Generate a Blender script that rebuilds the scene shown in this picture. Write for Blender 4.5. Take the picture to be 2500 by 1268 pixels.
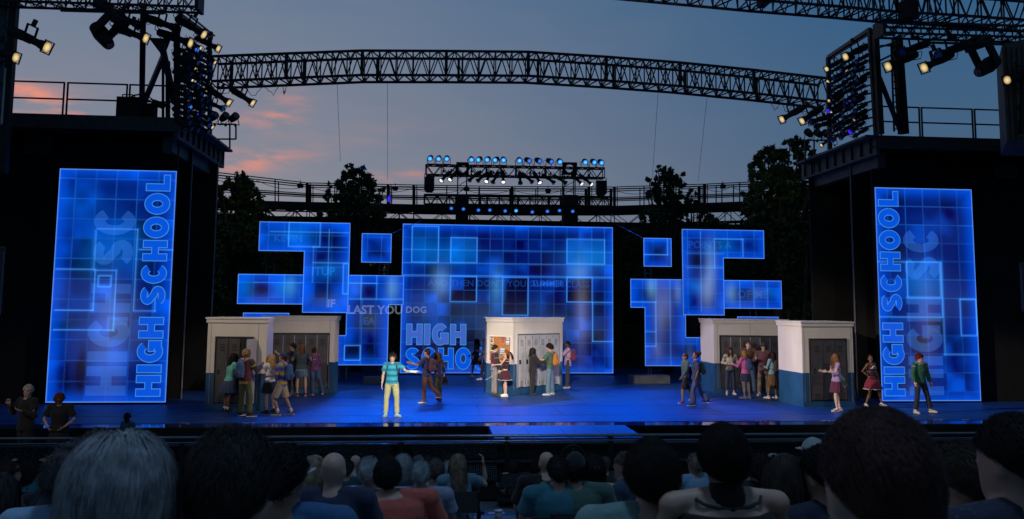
import bpy, math, random
import numpy as np
from mathutils import Vector, Matrix, noise
R=math.radians
for o in list(bpy.data.objects): bpy.data.objects.remove(o)
sc=bpy.context.scene
col=sc.collection
random.seed(7)
# ---------------------------------------------------------------- camera
FPX,TILT,YAW,ROLL,CX,CZ,SY=2014.0,.09726,.091777,.0084874,-3.41187,3.14992,-81.006
CF_=Vector((math.sin(YAW)*math.cos(TILT),math.cos(YAW)*math.cos(TILT),math.sin(TILT)))
_r=Vector((math.cos(YAW),-math.sin(YAW),0)); _u=_r.cross(CF_)
CR_=_r*math.cos(ROLL)+_u*math.sin(ROLL); CU_=-_r*math.sin(ROLL)+_u*math.cos(ROLL)
cd=bpy.data.cameras.new('camera'); cam=bpy.data.objects.new('camera',cd); col.objects.link(cam)
M=Matrix((( CR_.x,CU_.x,-CF_.x,CX),(CR_.y,CU_.y,-CF_.y,0),(CR_.z,CU_.z,-CF_.z,CZ),(0,0,0,1)))
cam.matrix_world=M
cd.sensor_width=36; cd.lens=36*FPX/2500; cd.shift_y=SY/2500; cd.clip_start=.05; cd.clip_end=600
cd.dof.use_dof=True; cd.dof.focus_distance=25; cd.dof.aperture_fstop=5.6
sc.camera=cam
def ray(px,py):
    return CF_+CR_*((px-1250)/FPX)-CU_*((py-634-SY)/FPX)
def W(px,py,Y):
    d=ray(px,py); t=Y/d.y; return Vector((CX+d.x*t,Y,CZ+d.z*t))
def F(px,py,z=0.):
    d=ray(px,py); t=(z-CZ)/d.z; return Vector((CX+d.x*t,d.y*t,z))
def pj(p):
    q=Vector(p)-Vector((CX,0,CZ)); d=q.dot(CF_); return (1250+FPX*q.dot(CR_)/d, 634+SY-FPX*q.dot(CU_)/d)
# ---------------------------------------------------------------- exposure
sc.view_settings.view_transform='Standard'; sc.view_settings.look='None'
sc.view_settings.gamma=1; sc.view_settings.exposure=0; sc.view_settings.use_curve_mapping=False
sc.render.engine='CYCLES'
sc.cycles.max_bounces=5; sc.cycles.diffuse_bounces=2; sc.cycles.glossy_bounces=2
sc.cycles.sample_clamp_indirect=3
sc.cycles.use_denoising=True
# ---------------------------------------------------------------- world: dusk sky
w=bpy.data.worlds.new('World'); sc.world=w; w.use_nodes=True
nt=w.node_tree; N=nt.nodes; Lk=nt.links
for n in list(N): N.remove(n)
def node(t,**k):
    n=N.new(t)
    for a,b in k.items(): setattr(n,a,b)
    return n
def mth(op,a,b=None,c=None,clamp=False):
    n=N.new('ShaderNodeMath'); n.operation=op; n.use_clamp=clamp
    for i,v in enumerate((a,b,c)):
        if v is None: continue
        if isinstance(v,(int,float)): n.inputs[i].default_value=v
        else: Lk.new(v,n.inputs[i])
    return n.outputs[0]
def mix(f,a,b):
    n=N.new('ShaderNodeMix'); n.data_type='RGBA'
    if isinstance(f,(int,float)): n.inputs[0].default_value=f
    else: Lk.new(f,n.inputs[0])
    for i,v in ((6,a),(7,b)):
        if isinstance(v,tuple): n.inputs[i].default_value=(*v,1)
        else: Lk.new(v,n.inputs[i])
    return n.outputs[2]
def maprange(v,a,b,c=0.,d=1.,smooth=True):
    n=N.new('ShaderNodeMapRange'); n.interpolation_type='SMOOTHSTEP' if smooth else 'LINEAR'
    Lk.new(v,n.inputs[0])
    for i,x in enumerate((a,b,c,d)): n.inputs[i+1].default_value=x
    return n.outputs[0]
tc=node('ShaderNodeTexCoord'); sx=node('ShaderNodeSeparateXYZ'); Lk.new(tc.outputs['Generated'],sx.inputs[0])
X_,Y_,Z_=sx.outputs
az=mth('ARCTAN2',X_,Y_)          # azimuth, 0 = upstage
el=mth('ARCSINE',Z_)
SUNAZ=-38.
sky=node('ShaderNodeTexSky',sky_type='NISHITA'); sky.sun_disc=False; sky.sun_elevation=R(-1.5); sky.sun_rotation=R(SUNAZ)
fa=maprange(az,-.30,.60); fe=maprange(el,.10,.36,smooth=False)
low=mix(fa,(.235,.240,.300),(.060,.122,.215)); high=mix(fa,(.130,.190,.290),(.022,.100,.225))
grad=mix(fe,low,high)
# thin pink clouds near the sunset, placed by direction
def adir(px,py):
    d=ray(px,py).normalized(); return math.atan2(d.x,d.y),math.asin(d.z)
mp=node('ShaderNodeMapping'); mp.inputs['Scale'].default_value=(4,4,17); Lk.new(tc.outputs['Generated'],mp.inputs[0])
mp.inputs['Rotation'].default_value=(0,R(14),0)
nz=node('ShaderNodeTexNoise'); nz.inputs['Scale'].default_value=2.6; nz.inputs['Detail'].default_value=7; nz.inputs['Roughness'].default_value=.55; Lk.new(mp.outputs[0],nz.inputs[0])
nzv=maprange(nz.outputs[0],.40,.68)
tot=None
for (px,py,sxp,syp,amp,rot) in [(150,262,190,30,1.0,.12),(60,232,110,24,.7,.15),(640,290,95,16,.75,0),(705,262,60,34,.5,-.6),(600,398,110,22,.9,-.1),(650,375,90,14,.5,-.05),(1010,425,45,12,.55,-.05),(930,432,26,10,.6,.3),(820,340,300,50,.10,0)]:
    a0,e0=adir(px,py); sa=sxp/FPX; se=syp/FPX
    da=mth('SUBTRACT',az,a0); de=mth('SUBTRACT',el,e0)
    u_=mth('DIVIDE',mth('ADD',mth('MULTIPLY',da,math.cos(rot)),mth('MULTIPLY',de,-math.sin(rot))),sa)
    v_=mth('DIVIDE',mth('ADD',mth('MULTIPLY',da,math.sin(rot)),mth('MULTIPLY',de,math.cos(rot))),se)
    g=mth('MULTIPLY',mth('EXPONENT',mth('MULTIPLY',mth('ADD',mth('MULTIPLY',u_,u_),mth('MULTIPLY',v_,v_)),-1.)),amp)
    tot=g if tot is None else mth('ADD',tot,g)
cl=mth('MULTIPLY',tot,nzv,clamp=True)
mp2=node('ShaderNodeMapping'); mp2.inputs['Scale'].default_value=(2,2,9); Lk.new(tc.outputs['Generated'],mp2.inputs[0])
nz2=node('ShaderNodeTexNoise'); nz2.inputs['Scale'].default_value=2.2; nz2.inputs['Detail'].default_value=4; Lk.new(mp2.outputs[0],nz2.inputs[0])
grad=mix(mth('MULTIPLY',maprange(nz2.outputs[0],.35,.7,0,.22),mth('SUBTRACT',1.,fa)),grad,(.24,.23,.27))
grad=mix(cl,grad,(.78,.27,.19))
# the sky away from the sunset (overhead and behind the audience) is nearly night
dk=maprange(el,.36,.75); bk=maprange(Y_,-.1,.55,1.,0.)
skym=mix(.05,grad,sky.outputs[0])
nightc=(.030,.060,.105)
cc=mix(dk,skym,nightc); cc=mix(bk,cc,nightc)
gnd=maprange(el,-.02,.0,1.,0.); cc=mix(gnd,cc,(.004,.005,.008))
bg=node('ShaderNodeBackground'); bg.inputs[1].default_value=1.0; Lk.new(cc,bg.inputs[0])
out=node('ShaderNodeOutputWorld'); Lk.new(bg.outputs[0],out.inputs[0])
# the sun has set: only a trace of its glow
sd=bpy.data.lights.new('sun','SUN'); so=bpy.data.objects.new('sun',sd); col.objects.link(so); sd.energy=.02; sd.angle=R(10); sd.color=(1,.6,.45)
so.rotation_euler=Vector((math.sin(R(SUNAZ)),math.cos(R(SUNAZ)),.05)).to_track_quat('Z','Y').to_euler()
# ---------------------------------------------------------------- stage lamps, plus added fills for the audience and trees
def spot(loc,aim,power,color,size=20,blend=.5,rad=.15,name='stage_lamp'):
    d=bpy.data.lights.new(name,'SPOT'); d.energy=power; d.color=color; d.spot_size=R(size); d.spot_blend=blend; d.shadow_soft_size=rad
    o=bpy.data.objects.new(name,d); col.objects.link(o); o.location=loc
    o.rotation_euler=(Vector(aim)-Vector(loc)).to_track_quat('-Z','Y').to_euler(); return o
BLUE=(.0,.13,1.); WARM=(1,.80,.58); LAV=(.80,.66,1.)
CENTRE_LIGHTS=True
for (x,y,z,ax,ay,P,s) in [(-7,40.2,10.4,-5.5,26.5,6500,38),(-3,40.2,10.4,-2,27,6500,40),(1.5,40.2,10.4,2,27.5,5800,40),(5.5,40.2,10.4,6,27.5,5800,38),(-1,31,12.2,-1,24,2600,48),(4,31,12.2,4.5,24,2600,46),(-6,31,12.2,-5,25,2200,46)]:
    spot((x,y,z),(ax,ay,0),P*.9,BLUE,s,.8,.3)
spot((-11.5,30,11),(-6.2,23.6,0),4200,(.02,.25,1),24,.5)
spot((12.5,29,11),(8,24,0),1500,(.1,.18,1),26,.6)
spot((4,12,14),(-1,23.2,0),2600,(.16,.20,1),20,.9)
spot((9,33,11.5),(5.5,25.2,0),2600,(.16,.22,1),16,.8)
# warm key from the left and right gantries
spot((-17.,16.5,11.5),W(720,850,27.5),3800,WARM,22,.6)
spot((-17.,16.5,11.5),W(1290,900,29),13000,WARM,13,.4)
spot((-17.,16.5,11.5),W(1820,880,30),14000,(1,.84,.62),17,.5)
spot((-17.,16.5,11.5),W(2060,930,26),13520,(1,.82,.62),14,.5)
spot((-17.,16.5,11.5),W(2190,930,25),10920,(1,.86,.74),12,.5)
spot((17.8,16.5,11.5),W(640,910,25.2),7500,(1,.78,.5),13,.5)
spot((17.8,16.8,11.3),W(770,880,29.3),9880,(1,.80,.58),10,.5)
spot((17.8,17.2,11.6),W(1230,880,29),9360,(1,.8,.62),10,.5)
# lavender side light that strikes the side walls of the locker units
spot((13.4,28.5,9.8),W(662,880,25.6),10000,LAV,9,.5)
spot((13.4,30.5,9.8),W(822,880,29.5),7000,LAV,8,.5)
spot((-12.4,28.5,9.8),W(1942,880,27),6200,LAV,9,.5)
spot((-12.4,30.5,9.8),W(1735,880,31),7000,LAV,9,.5)
# front of house
spot((-6,-6,13),W(1300,860,29),52000,(1,.88,.74),8.6,.5)
spot((4,-6,13),W(1340,860,29),15000,(.86,.70,1),4.6,.6)
spot((-2,-8,13),W(650,870,26),3300,(1,.85,.70),14,.8)
spot((2,-8,13),W(1950,880,28),6500,(1,.85,.72),15,.8)
spot((-3.5,-9,10),W(962,945,24.3),52000,(.92,1,.84),3.0,.25,.06,'follow_spot')
spot((1.,8,13),W(1055,930,26),5200,(.9,.8,1),14,.6)
spot((-2.5,2.5,16),(-2,7,.5),1350,(.40,.64,1.),62,.6,1.2,'audience_fill')  # added fill above the audience, not a lamp of the venue
spot((-2.,14,14),W(1950,620,38),900,(.9,1,.6),22,1.)  # added weak fill on the right tree, in place of stray stage light
spot((2.,14,14),W(590,620,38),700,(.9,1,.6),22,1.)  # matching added fill for the left tree
# ---------------------------------------------------------------- materials
MC={}
def mat(name,color=(.5,.5,.5),rough=.6,metal=0.,var=.12,vs=6.,bump=0.,bs=30.,emit=None,es=1.,spec=.5,coord='Object',sheen=0.,trans=0.):
    if name in MC: return MC[name]
    m=bpy.data.materials.new(name); m.use_nodes=True; t=m.node_tree; b=t.nodes['Principled BSDF']
    b.inputs['Roughness'].default_value=rough; b.inputs['Metallic'].default_value=metal
    b.inputs['Specular IOR Level'].default_value=spec
    if sheen: b.inputs['Sheen Weight'].default_value=sheen
    c=t.nodes.new('ShaderNodeTexCoord')
    if var>0:
        n=t.nodes.new('ShaderNodeTexNoise'); n.inputs['Scale'].default_value=vs; n.inputs['Detail'].default_value=5
        t.links.new(c.outputs[coord],n.inputs[0])
        r=t.nodes.new('ShaderNodeValToRGB'); t.links.new(n.outputs[0],r.inputs[0])
        r.color_ramp.elements[0].position=.3; r.color_ramp.elements[1].position=.7
        r.color_ramp.elements[0].color=(*[max(0,x*(1-var)) for x in color],1); r.color_ramp.elements[1].color=(*[min(1,x*(1+var)) for x in color],1)
        t.links.new(r.outputs[0],b.inputs['Base Color'])
    else: b.inputs['Base Color'].default_value=(*color,1)
    if bump>0:
        n2=t.nodes.new('ShaderNodeTexNoise'); n2.inputs['Scale'].default_value=bs; n2.inputs['Detail'].default_value=4
        t.links.new(c.outputs[coord],n2.inputs[0]); bp=t.nodes.new('ShaderNodeBump'); bp.inputs['Strength'].default_value=bump; bp.inputs['Distance'].default_value=.02
        t.links.new(n2.outputs[0],bp.inputs['Height']); t.links.new(bp.outputs[0],b.inputs['Normal'])
    if emit: b.inputs['Emission Color'].default_value=(*emit,1); b.inputs['Emission Strength'].default_value=es
    MC[name]=m; return m
def ramp_tex(m,kind,scale,cols,coord='Object',stretch=(1,1,1),detail=4):
    """replace the base colour by a procedural pattern"""
    t=m.node_tree; b=t.nodes['Principled BSDF']; c=t.nodes.new('ShaderNodeTexCoord'); mp=t.nodes.new('ShaderNodeMapping'); mp.inputs['Scale'].default_value=stretch
    t.links.new(c.outputs[coord],mp.inputs[0])
    if kind=='noise': n=t.nodes.new('ShaderNodeTexNoise'); n.inputs['Scale'].default_value=scale; n.inputs['Detail'].default_value=detail; o=n.outputs[0]
    elif kind=='voronoi': n=t.nodes.new('ShaderNodeTexVoronoi'); n.inputs['Scale'].default_value=scale; o=n.outputs[0]
    elif kind=='wave': n=t.nodes.new('ShaderNodeTexWave'); n.bands_direction='Z'; n.inputs['Scale'].default_value=scale; n.inputs['Distortion'].default_value=.4; o=n.outputs[0]
    t.links.new(mp.outputs[0],n.inputs[0]); r=t.nodes.new('ShaderNodeValToRGB'); t.links.new(o,r.inputs[0])
    e=r.color_ramp.elements
    while len(e)<len(cols): e.new(.5)
    for i,(p,cc_) in enumerate(cols): e[i].position=p; e[i].color=(*cc_,1)
    t.links.new(r.outputs[0],b.inputs['Base Color']); return m
steel=mat('black_steel',(.018,.018,.02),.55,.4,.4,8,.1)
blackp=mat('black_paint',(.012,.012,.014),.8,0,.4,3,.2)
masking=mat('masking_black',(.006,.006,.007),.95,0,.4,1.5,.2,12)
greysteel=mat('grey_steel',(.10,.10,.11),.45,.6,.25,10)
glossblk=mat('gloss_black',(.006,.007,.01),.06,0,.2,3,spec=.9)
glass_off=mat('dark_lens',(.02,.02,.03),.08,0,0,spec=1)
E_warm=mat('lens_warm',(.1,.1,.1),.2,0,0,emit=(1.0,.66,.20),es=.85)
E_white=mat('lens_white',(.1,.1,.1),.2,0,0,emit=(1,.93,.88),es=1.6)
E_cyan=mat('lens_light_blue',(.02,.02,.1),.2,0,0,emit=(.05,.45,1.),es=1.1)
E_blue=mat('lens_blue',(.02,.02,.1),.2,0,0,emit=(.03,.10,1.),es=.8)
E_deep=mat('lens_deep_blue',(.02,.02,.1),.2,0,0,emit=(.05,.02,1.),es=.9)
def lens_glow(m,c0,c1):
    t=m.node_tree; b=t.nodes['Principled BSDF']; c=t.nodes.new('ShaderNodeTexCoord'); p=t.nodes.new('ShaderNodeMapping'); p.inputs['Location'].default_value=(-.5,0,-.5)
    q=t.nodes.new('ShaderNodeMapping'); q.inputs['Scale'].default_value=(1.9,0,1.9); g=t.nodes.new('ShaderNodeTexGradient'); g.gradient_type='SPHERICAL'; r=t.nodes.new('ShaderNodeValToRGB')
    t.links.new(c.outputs['Generated'],p.inputs[0]); t.links.new(p.outputs[0],q.inputs[0]); t.links.new(q.outputs[0],g.inputs[0]); t.links.new(g.outputs[0],r.inputs[0])
    r.color_ramp.elements[0].position=.05; r.color_ramp.elements[0].color=(*c1,1); r.color_ramp.elements[1].position=.7; r.color_ramp.elements[1].color=(*c0,1); t.links.new(r.outputs[0],b.inputs['Emission Color'])
lens_glow(E_warm,(1,.80,.38),(.38,.22,.05)); lens_glow(E_cyan,(.12,.68,1.),(.0,.10,.75)); lens_glow(E_blue,(.08,.34,1.),(.0,.03,.55))
# ---------------------------------------------------------------- mesh building
class MB:
    def __init__(s): s.v=[]; s.f=[]; s.m=[]
    def add(s,vs,fs,mi=0):
        n=len(s.v); s.v+= [tuple(p) for p in vs]; s.f+=[tuple(i+n for i in f) for f in fs]; s.m+=[mi]*len(fs); return s
    def box(s,c,d,rot=None,mi=0):
        x,y,z=[a/2 for a in d]; P=[Vector((i*x,j*y,k*z)) for i in(-1,1) for j in(-1,1) for k in(-1,1)]
        if rot is not None: P=[rot@p for p in P]
        c=Vector(c); return s.add([p+c for p in P],[(0,1,3,2),(4,6,7,5),(0,4,5,1),(2,3,7,6),(0,2,6,4),(1,5,7,3)],mi)
    def bar(s,a,b,w,h=None,mi=0,up=(0,0,1)):
        a=Vector(a); b=Vector(b); h=h or w; d=b-a; L=d.length
        if L<1e-6: return s
        q=frame(d,up); return s.box((a+b)/2,(w,L,h),q,mi)
    def tube(s,pts,rad,n=8,mi=0,cap=True,up=(0,0,1)):
        """closed tube along pts; rad number, or list of r or (rx,ry)"""
        pts=[Vector(p) for p in pts]; k=len(pts)
        if not isinstance(rad,(list,tuple)): rad=[rad]*k
        V_=[]
        for i,p in enumerate(pts):
            d=(pts[min(i+1,k-1)]-pts[max(i-1,0)]); q=frame(d,up)
            r=rad[i]; rx,ry=(r if isinstance(r,(tuple,list)) else (r,r))
            for j in range(n):
                a=2*math.pi*j/n; V_.append(p+q@Vector((rx*math.cos(a),0,ry*math.sin(a))))
        fs=[]
        for i in range(k-1):
            for j in range(n): fs.append((i*n+j,i*n+(j+1)%n,(i+1)*n+(j+1)%n,(i+1)*n+j))
        if cap: fs.append(tuple(range(n))[::-1]); fs.append(tuple((k-1)*n+j for j in range(n)))
        # outward orientation
        return s.add(V_,[f[::-1] for f in fs],mi)
    def ell(s,c,r,n=10,m=7,rot=None,mi=0):
        c=Vector(c); V_=[]; fs=[]
        for i in range(m+1):
            t=math.pi*i/m
            for j in range(n):
                a=2*math.pi*j/n; p=Vector((r[0]*math.sin(t)*math.cos(a),r[1]*math.sin(t)*math.sin(a),r[2]*math.cos(t)))
                if rot is not None: p=rot@p
                V_.append(c+p)
        for i in range(m):
            for j in range(n): fs.append((i*n+j,(i+1)*n+j,(i+1)*n+(j+1)%n,i*n+(j+1)%n))
        return s.add(V_,fs,mi)
    def prism(s,pts,dv,mi=0):
        """flat polygon pts extruded by vector dv"""
        pts=[Vector(p) for p in pts]; n=len(pts); dv=Vector(dv)
        V_=pts+[p+dv for p in pts]
        fs=[tuple(range(n)),tuple(range(2*n-1,n-1,-1))]+[(i,i+n,(i+1)%n+n,(i+1)%n) for i in range(n)]
        return s.add(V_,fs,mi)
    def build(s,name,mats,parent=None,smooth=False,label=None,recalc=True):
        me=bpy.data.meshes.new(name); me.from_pydata(s.v,[],s.f)
        if not isinstance(mats,(list,tuple)): mats=[mats]
        for m in mats: me.materials.append(m)
        if len(mats)>1: me.polygons.foreach_set('material_index',s.m)
        if recalc:
            import bmesh
            bm=bmesh.new(); bm.from_mesh(me); bmesh.ops.recalc_face_normals(bm,faces=bm.faces); bm.to_mesh(me); bm.free()
        if smooth: me.polygons.foreach_set('use_smooth',[True]*len(me.polygons))
        me.update()
        o=bpy.data.objects.new(name,me); col.objects.link(o)
        if parent: o.parent=parent
        if label: o['label']=label
        return o
def frame(d,up=(0,0,1)):
    """rotation whose Y axis runs along d"""
    y=Vector(d).normalized(); u=Vector(up)
    if abs(y.dot(u))>.97: u=Vector((0,1,0)) if abs(y.y)<.9 else Vector((1,0,0))
    x=y.cross(u).normalized(); z=x.cross(y); return Matrix((x,y,z)).transposed()
def tag(o,label=None,cat=None,group=None,kind=None):
    if label: o['label']=label
    if cat: o['category']=cat
    if group: o['group']=group
    if kind: o['kind']=kind
    return o
def empty(name,loc=(0,0,0),rot=None,label=None,cat=None,group=None):
    o=bpy.data.objects.new(name,None); col.objects.link(o); o.location=loc; o.empty_display_size=.2
    if rot is not None: o.rotation_euler=rot
    return tag(o,label,cat,group)
def copy_tree(o,parent=None):
    c=o.copy(); col.objects.link(c); c.parent=parent
    for ch in o.children: copy_tree(ch,c)
    return c
NUM=['first','second','third','fourth','fifth','sixth','seventh','eighth','ninth','tenth','eleventh','twelfth','thirteenth','fourteenth','fifteenth','sixteenth','seventeenth','eighteenth','nineteenth','twentieth','twenty-first','twenty-second','twenty-third','twenty-fourth']
def ch(mb,name,mt,par,**k):
    o=mb.build(name,mt,None,**k); o.parent=par; o.matrix_parent_inverse=Matrix.Translation(-par.location); return o
# ================================================================ THE SETTING
# ground sheet
g=MB(); g.add([(-150,-60,-.62),(150,-60,-.62),(150,300,-.62),(-150,300,-.62)],[(0,1,2,3)])
tag(g.build('ground',mat('ground_dark',(.02,.021,.02),.9,0,.4,.5)),kind='structure')
# stage floor : painted deck that receives the blue wash
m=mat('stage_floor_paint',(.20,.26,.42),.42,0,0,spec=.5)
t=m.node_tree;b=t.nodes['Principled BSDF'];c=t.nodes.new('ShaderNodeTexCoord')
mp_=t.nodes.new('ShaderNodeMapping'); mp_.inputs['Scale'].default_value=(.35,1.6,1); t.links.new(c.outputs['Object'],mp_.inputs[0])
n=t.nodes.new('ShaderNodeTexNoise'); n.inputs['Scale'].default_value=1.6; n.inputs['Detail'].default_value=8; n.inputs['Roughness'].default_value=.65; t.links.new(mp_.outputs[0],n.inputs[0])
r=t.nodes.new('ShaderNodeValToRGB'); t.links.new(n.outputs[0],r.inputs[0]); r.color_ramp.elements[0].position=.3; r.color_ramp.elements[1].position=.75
r.color_ramp.elements[0].color=(.003,.034,.15,1); r.color_ramp.elements[1].color=(.018,.105,.42,1); t.links.new(r.outputs[0],b.inputs['Base Color'])  # strong mottling also puts uneven pools of light into the paint
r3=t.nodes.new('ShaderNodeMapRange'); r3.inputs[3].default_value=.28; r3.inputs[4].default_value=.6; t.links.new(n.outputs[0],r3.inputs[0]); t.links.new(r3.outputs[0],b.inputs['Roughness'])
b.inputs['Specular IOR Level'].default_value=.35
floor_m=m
YF=22.98; YE=22.32
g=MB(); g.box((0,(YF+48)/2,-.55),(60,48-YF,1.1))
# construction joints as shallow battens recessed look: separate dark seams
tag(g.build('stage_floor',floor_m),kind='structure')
g=MB()
for yy in (24.4,26.8,29.2,31.6,34.,36.4): g.box((0,yy,.002),(59,.012,.004))
for k in range(-11,12):
    g.box((k*2.44+.4,25.6,.0045),(.012,2.2,.003)); g.box((k*2.44+1.6,28.,.0045),(.012,2.2,.003)); g.box((k*2.44+.4,30.4,.0045),(.012,2.2,.003))
tag(g.build('floor_seams',mat('seam',(.02,.03,.06),.6,0,0)),kind='structure')
edge_m=mat('edge_gloss_blue',(.02,.05,.14),.07,0,.3,2,spec=1)
g=MB(); g.box((0,(YE+YF)/2,-.555),(60,YF-YE,1.09)); tag(g.build('stage_edge',[edge_m]),kind='structure')
g=MB(); g.box((0,YE-.02,-.56),(60,.03,1.07)); tag(g.build('stage_fascia',masking),kind='structure')
# small white spike marks and tape along the edge
random.seed(3)
k=0
for px in (145,195,330,470,620,760,900,1010,1050,1110,1180,1240,1420,1560,1660,1740,1790,1850,2010,2040,2210,2290,2360,2420):
    p=F(px,1025,0.0); p.y=YF+.02
    mb=MB()
    for j in range(random.choice((2,3,3))): mb.box((p.x+(j-1)*.10+random.uniform(-.02,.02),p.y+random.uniform(0,.05),.004),(random.uniform(.04,.09),.028,.006),Matrix.Rotation(random.uniform(-.3,.3),3,'Z'))
    mb.build('spike_mark',mat('tape_white',(.62,.68,.8),.6,0,0))
    o=bpy.data.objects['spike_mark' if k==0 else 'spike_mark.%03d'%k]
    tag(o,'white tape marks on the front stage edge, %s from the left'%NUM[k],'tape mark','tape marks along the stage edge'); k+=1
# runway in front of the stage
a=F(1190,1033); c2=F(1516,1033); Yr=20.15
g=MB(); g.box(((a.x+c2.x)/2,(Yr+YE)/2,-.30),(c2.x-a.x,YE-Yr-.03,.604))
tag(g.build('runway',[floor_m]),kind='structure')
g=MB()
for k in range(1,4):
    x=a.x+(c2.x-a.x)*k/4; g.box((x,(Yr+YE)/2,.005),(.014,YE-Yr-.1,.004))
tag(g.build('runway_seams',mat('seam')),kind='structure')
# the pit in front of the stage
g=MB(); g.box((0,19.3,-.53),(60,6.05,.16)); tag(g.build('pit_floor',mat('pit_floor',(.03,.035,.04),.7,0,.4,2)),kind='structure')
# raked auditorium floor
def gz(Y): return -.45+.14*(15.7-Y)
g=MB(); g.add([(-40,15.7,gz(15.7)),(40,15.7,gz(15.7)),(40,-14,gz(-14)),(-40,-14,gz(-14)),(-40,15.7,-.6),(40,15.7,-.6),(40,-14,-.6),(-40,-14,-.6)],[(0,1,2,3)[::-1],(0,4,5,1)[::-1],(4,7,6,5)[::-1],(3,2,6,7)[::-1],(0,3,7,4)[::-1],(1,5,6,2)[::-1]])
tag(g.build('auditorium_floor',mat('concrete_aisle',(.16,.19,.22),.5,0,.35,2.5,.15,20)),kind='structure')
# ---------------------------------------------------------------- pit rail with perforated panels and plaque
rail=empty('pit_rail',(0,16,gz(15.7)),None,'long low black pit wall with steel top pipes in front of the first row','barrier')

zt=W(1250,1064,16).z; zb=gz(15.7)-.05
mb=MB(); mb.box((0,16.12,(zt-.13+zb)/2),(56,.08,zt-.13-zb)); ch(mb,'wall_panel',blackp,rail)
mb=MB(); mb.tube([(-28,15.98,zt),(28,15.98,zt)],.028,8); mb.tube([(-28,15.95,zt-.09),(28,15.95,zt-.09)],.016,8); ch(mb,'top_rail',mat('rail_steel',(.35,.36,.38),.25,1,.2,3),rail,smooth=True)
pm=mat('perforated_metal',(.05,.06,.06),.5,.2,0)
t=pm.node_tree; b=t.nodes['Principled BSDF']; c=t.nodes.new('ShaderNodeTexCoord'); v=t.nodes.new('ShaderNodeTexVoronoi'); v.inputs['Scale'].default_value=24; v.inputs['Randomness'].default_value=.25
t.links.new(c.outputs['Object'],v.inputs[0]); r=t.nodes.new('ShaderNodeValToRGB'); t.links.new(v.outputs[0],r.inputs[0]); r.color_ramp.elements[0].position=.32; r.color_ramp.elements[1].position=.42
r.color_ramp.elements[0].color=(.13,.17,.18,1); r.color_ramp.elements[1].color=(.01,.012,.013,1); t.links.new(r.outputs[0],b.inputs['Base Color'])
for i in range(-14,14):
    x0=i*2+.1
    if i in(-1,0,1): continue
    mb=MB(); mb.box((x0+.9,16.0,zt-.30),(1.62,.02,.24)); ch(mb,'perforated_panel',pm,rail)
    mb=MB(); mb.box((x0+.9,16.02,zt-.68),(1.62,.02,.3)); ch(mb,'perforated_panel',pm,rail)
for i in range(-14,15):
    mb=MB(); mb.box((i*2,16.0,(zt+zb)/2),(.09,.10,zt-zb-.06)); ch(mb,'post',blackp,rail)
mb=MB(); mb.box((0,15.98,zt-.47),(56,.05,.045)); mb.box((0,15.98,zt-.14),(56,.05,.03)); ch(mb,'middle_rail',greysteel,rail)
# round plaque fixed to the pit wall
pc=W(1398,1116,15.9)
mb=MB(); mb.tube([(pc.x,15.86,pc.z),(pc.x,15.90,pc.z)],.235,40); pl=mb.build('round_plaque',mat('plaque_dark',(.015,.015,.018),.4,.3,.2))
tag(pl,'round dark plaque with thin brass rim on the pit wall','plaque')
mb=MB()
for k in range(48):
    a0=2*math.pi*k/48; a1=2*math.pi*(k+1)/48; mb.bar((pc.x+.23*math.cos(a0),15.85,pc.z+.23*math.sin(a0)),(pc.x+.23*math.cos(a1),15.85,pc.z+.23*math.sin(a1)),.012,.01)
mb.build('rim',mat('brass',(.5,.38,.16),.35,1,.1),pl)
mb=MB()
random.seed(4)
for zz,wd in ((.05,.14),(.0,.10),(-.045,.16)):
    x=-wd
    while x<wd:
        L=random.uniform(.012,.028); mb.box((pc.x+x,15.852,pc.z+zz),(L*.6,.006,.018)); x+=L
mb.box((pc.x,15.852,pc.z+.15),(.03,.006,.03),Matrix.Rotation(.78,3,'Y'))
mb.build('lettering',mat('plaque_letters',(.25,.2,.12),.5,.5,0),pl)
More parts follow.
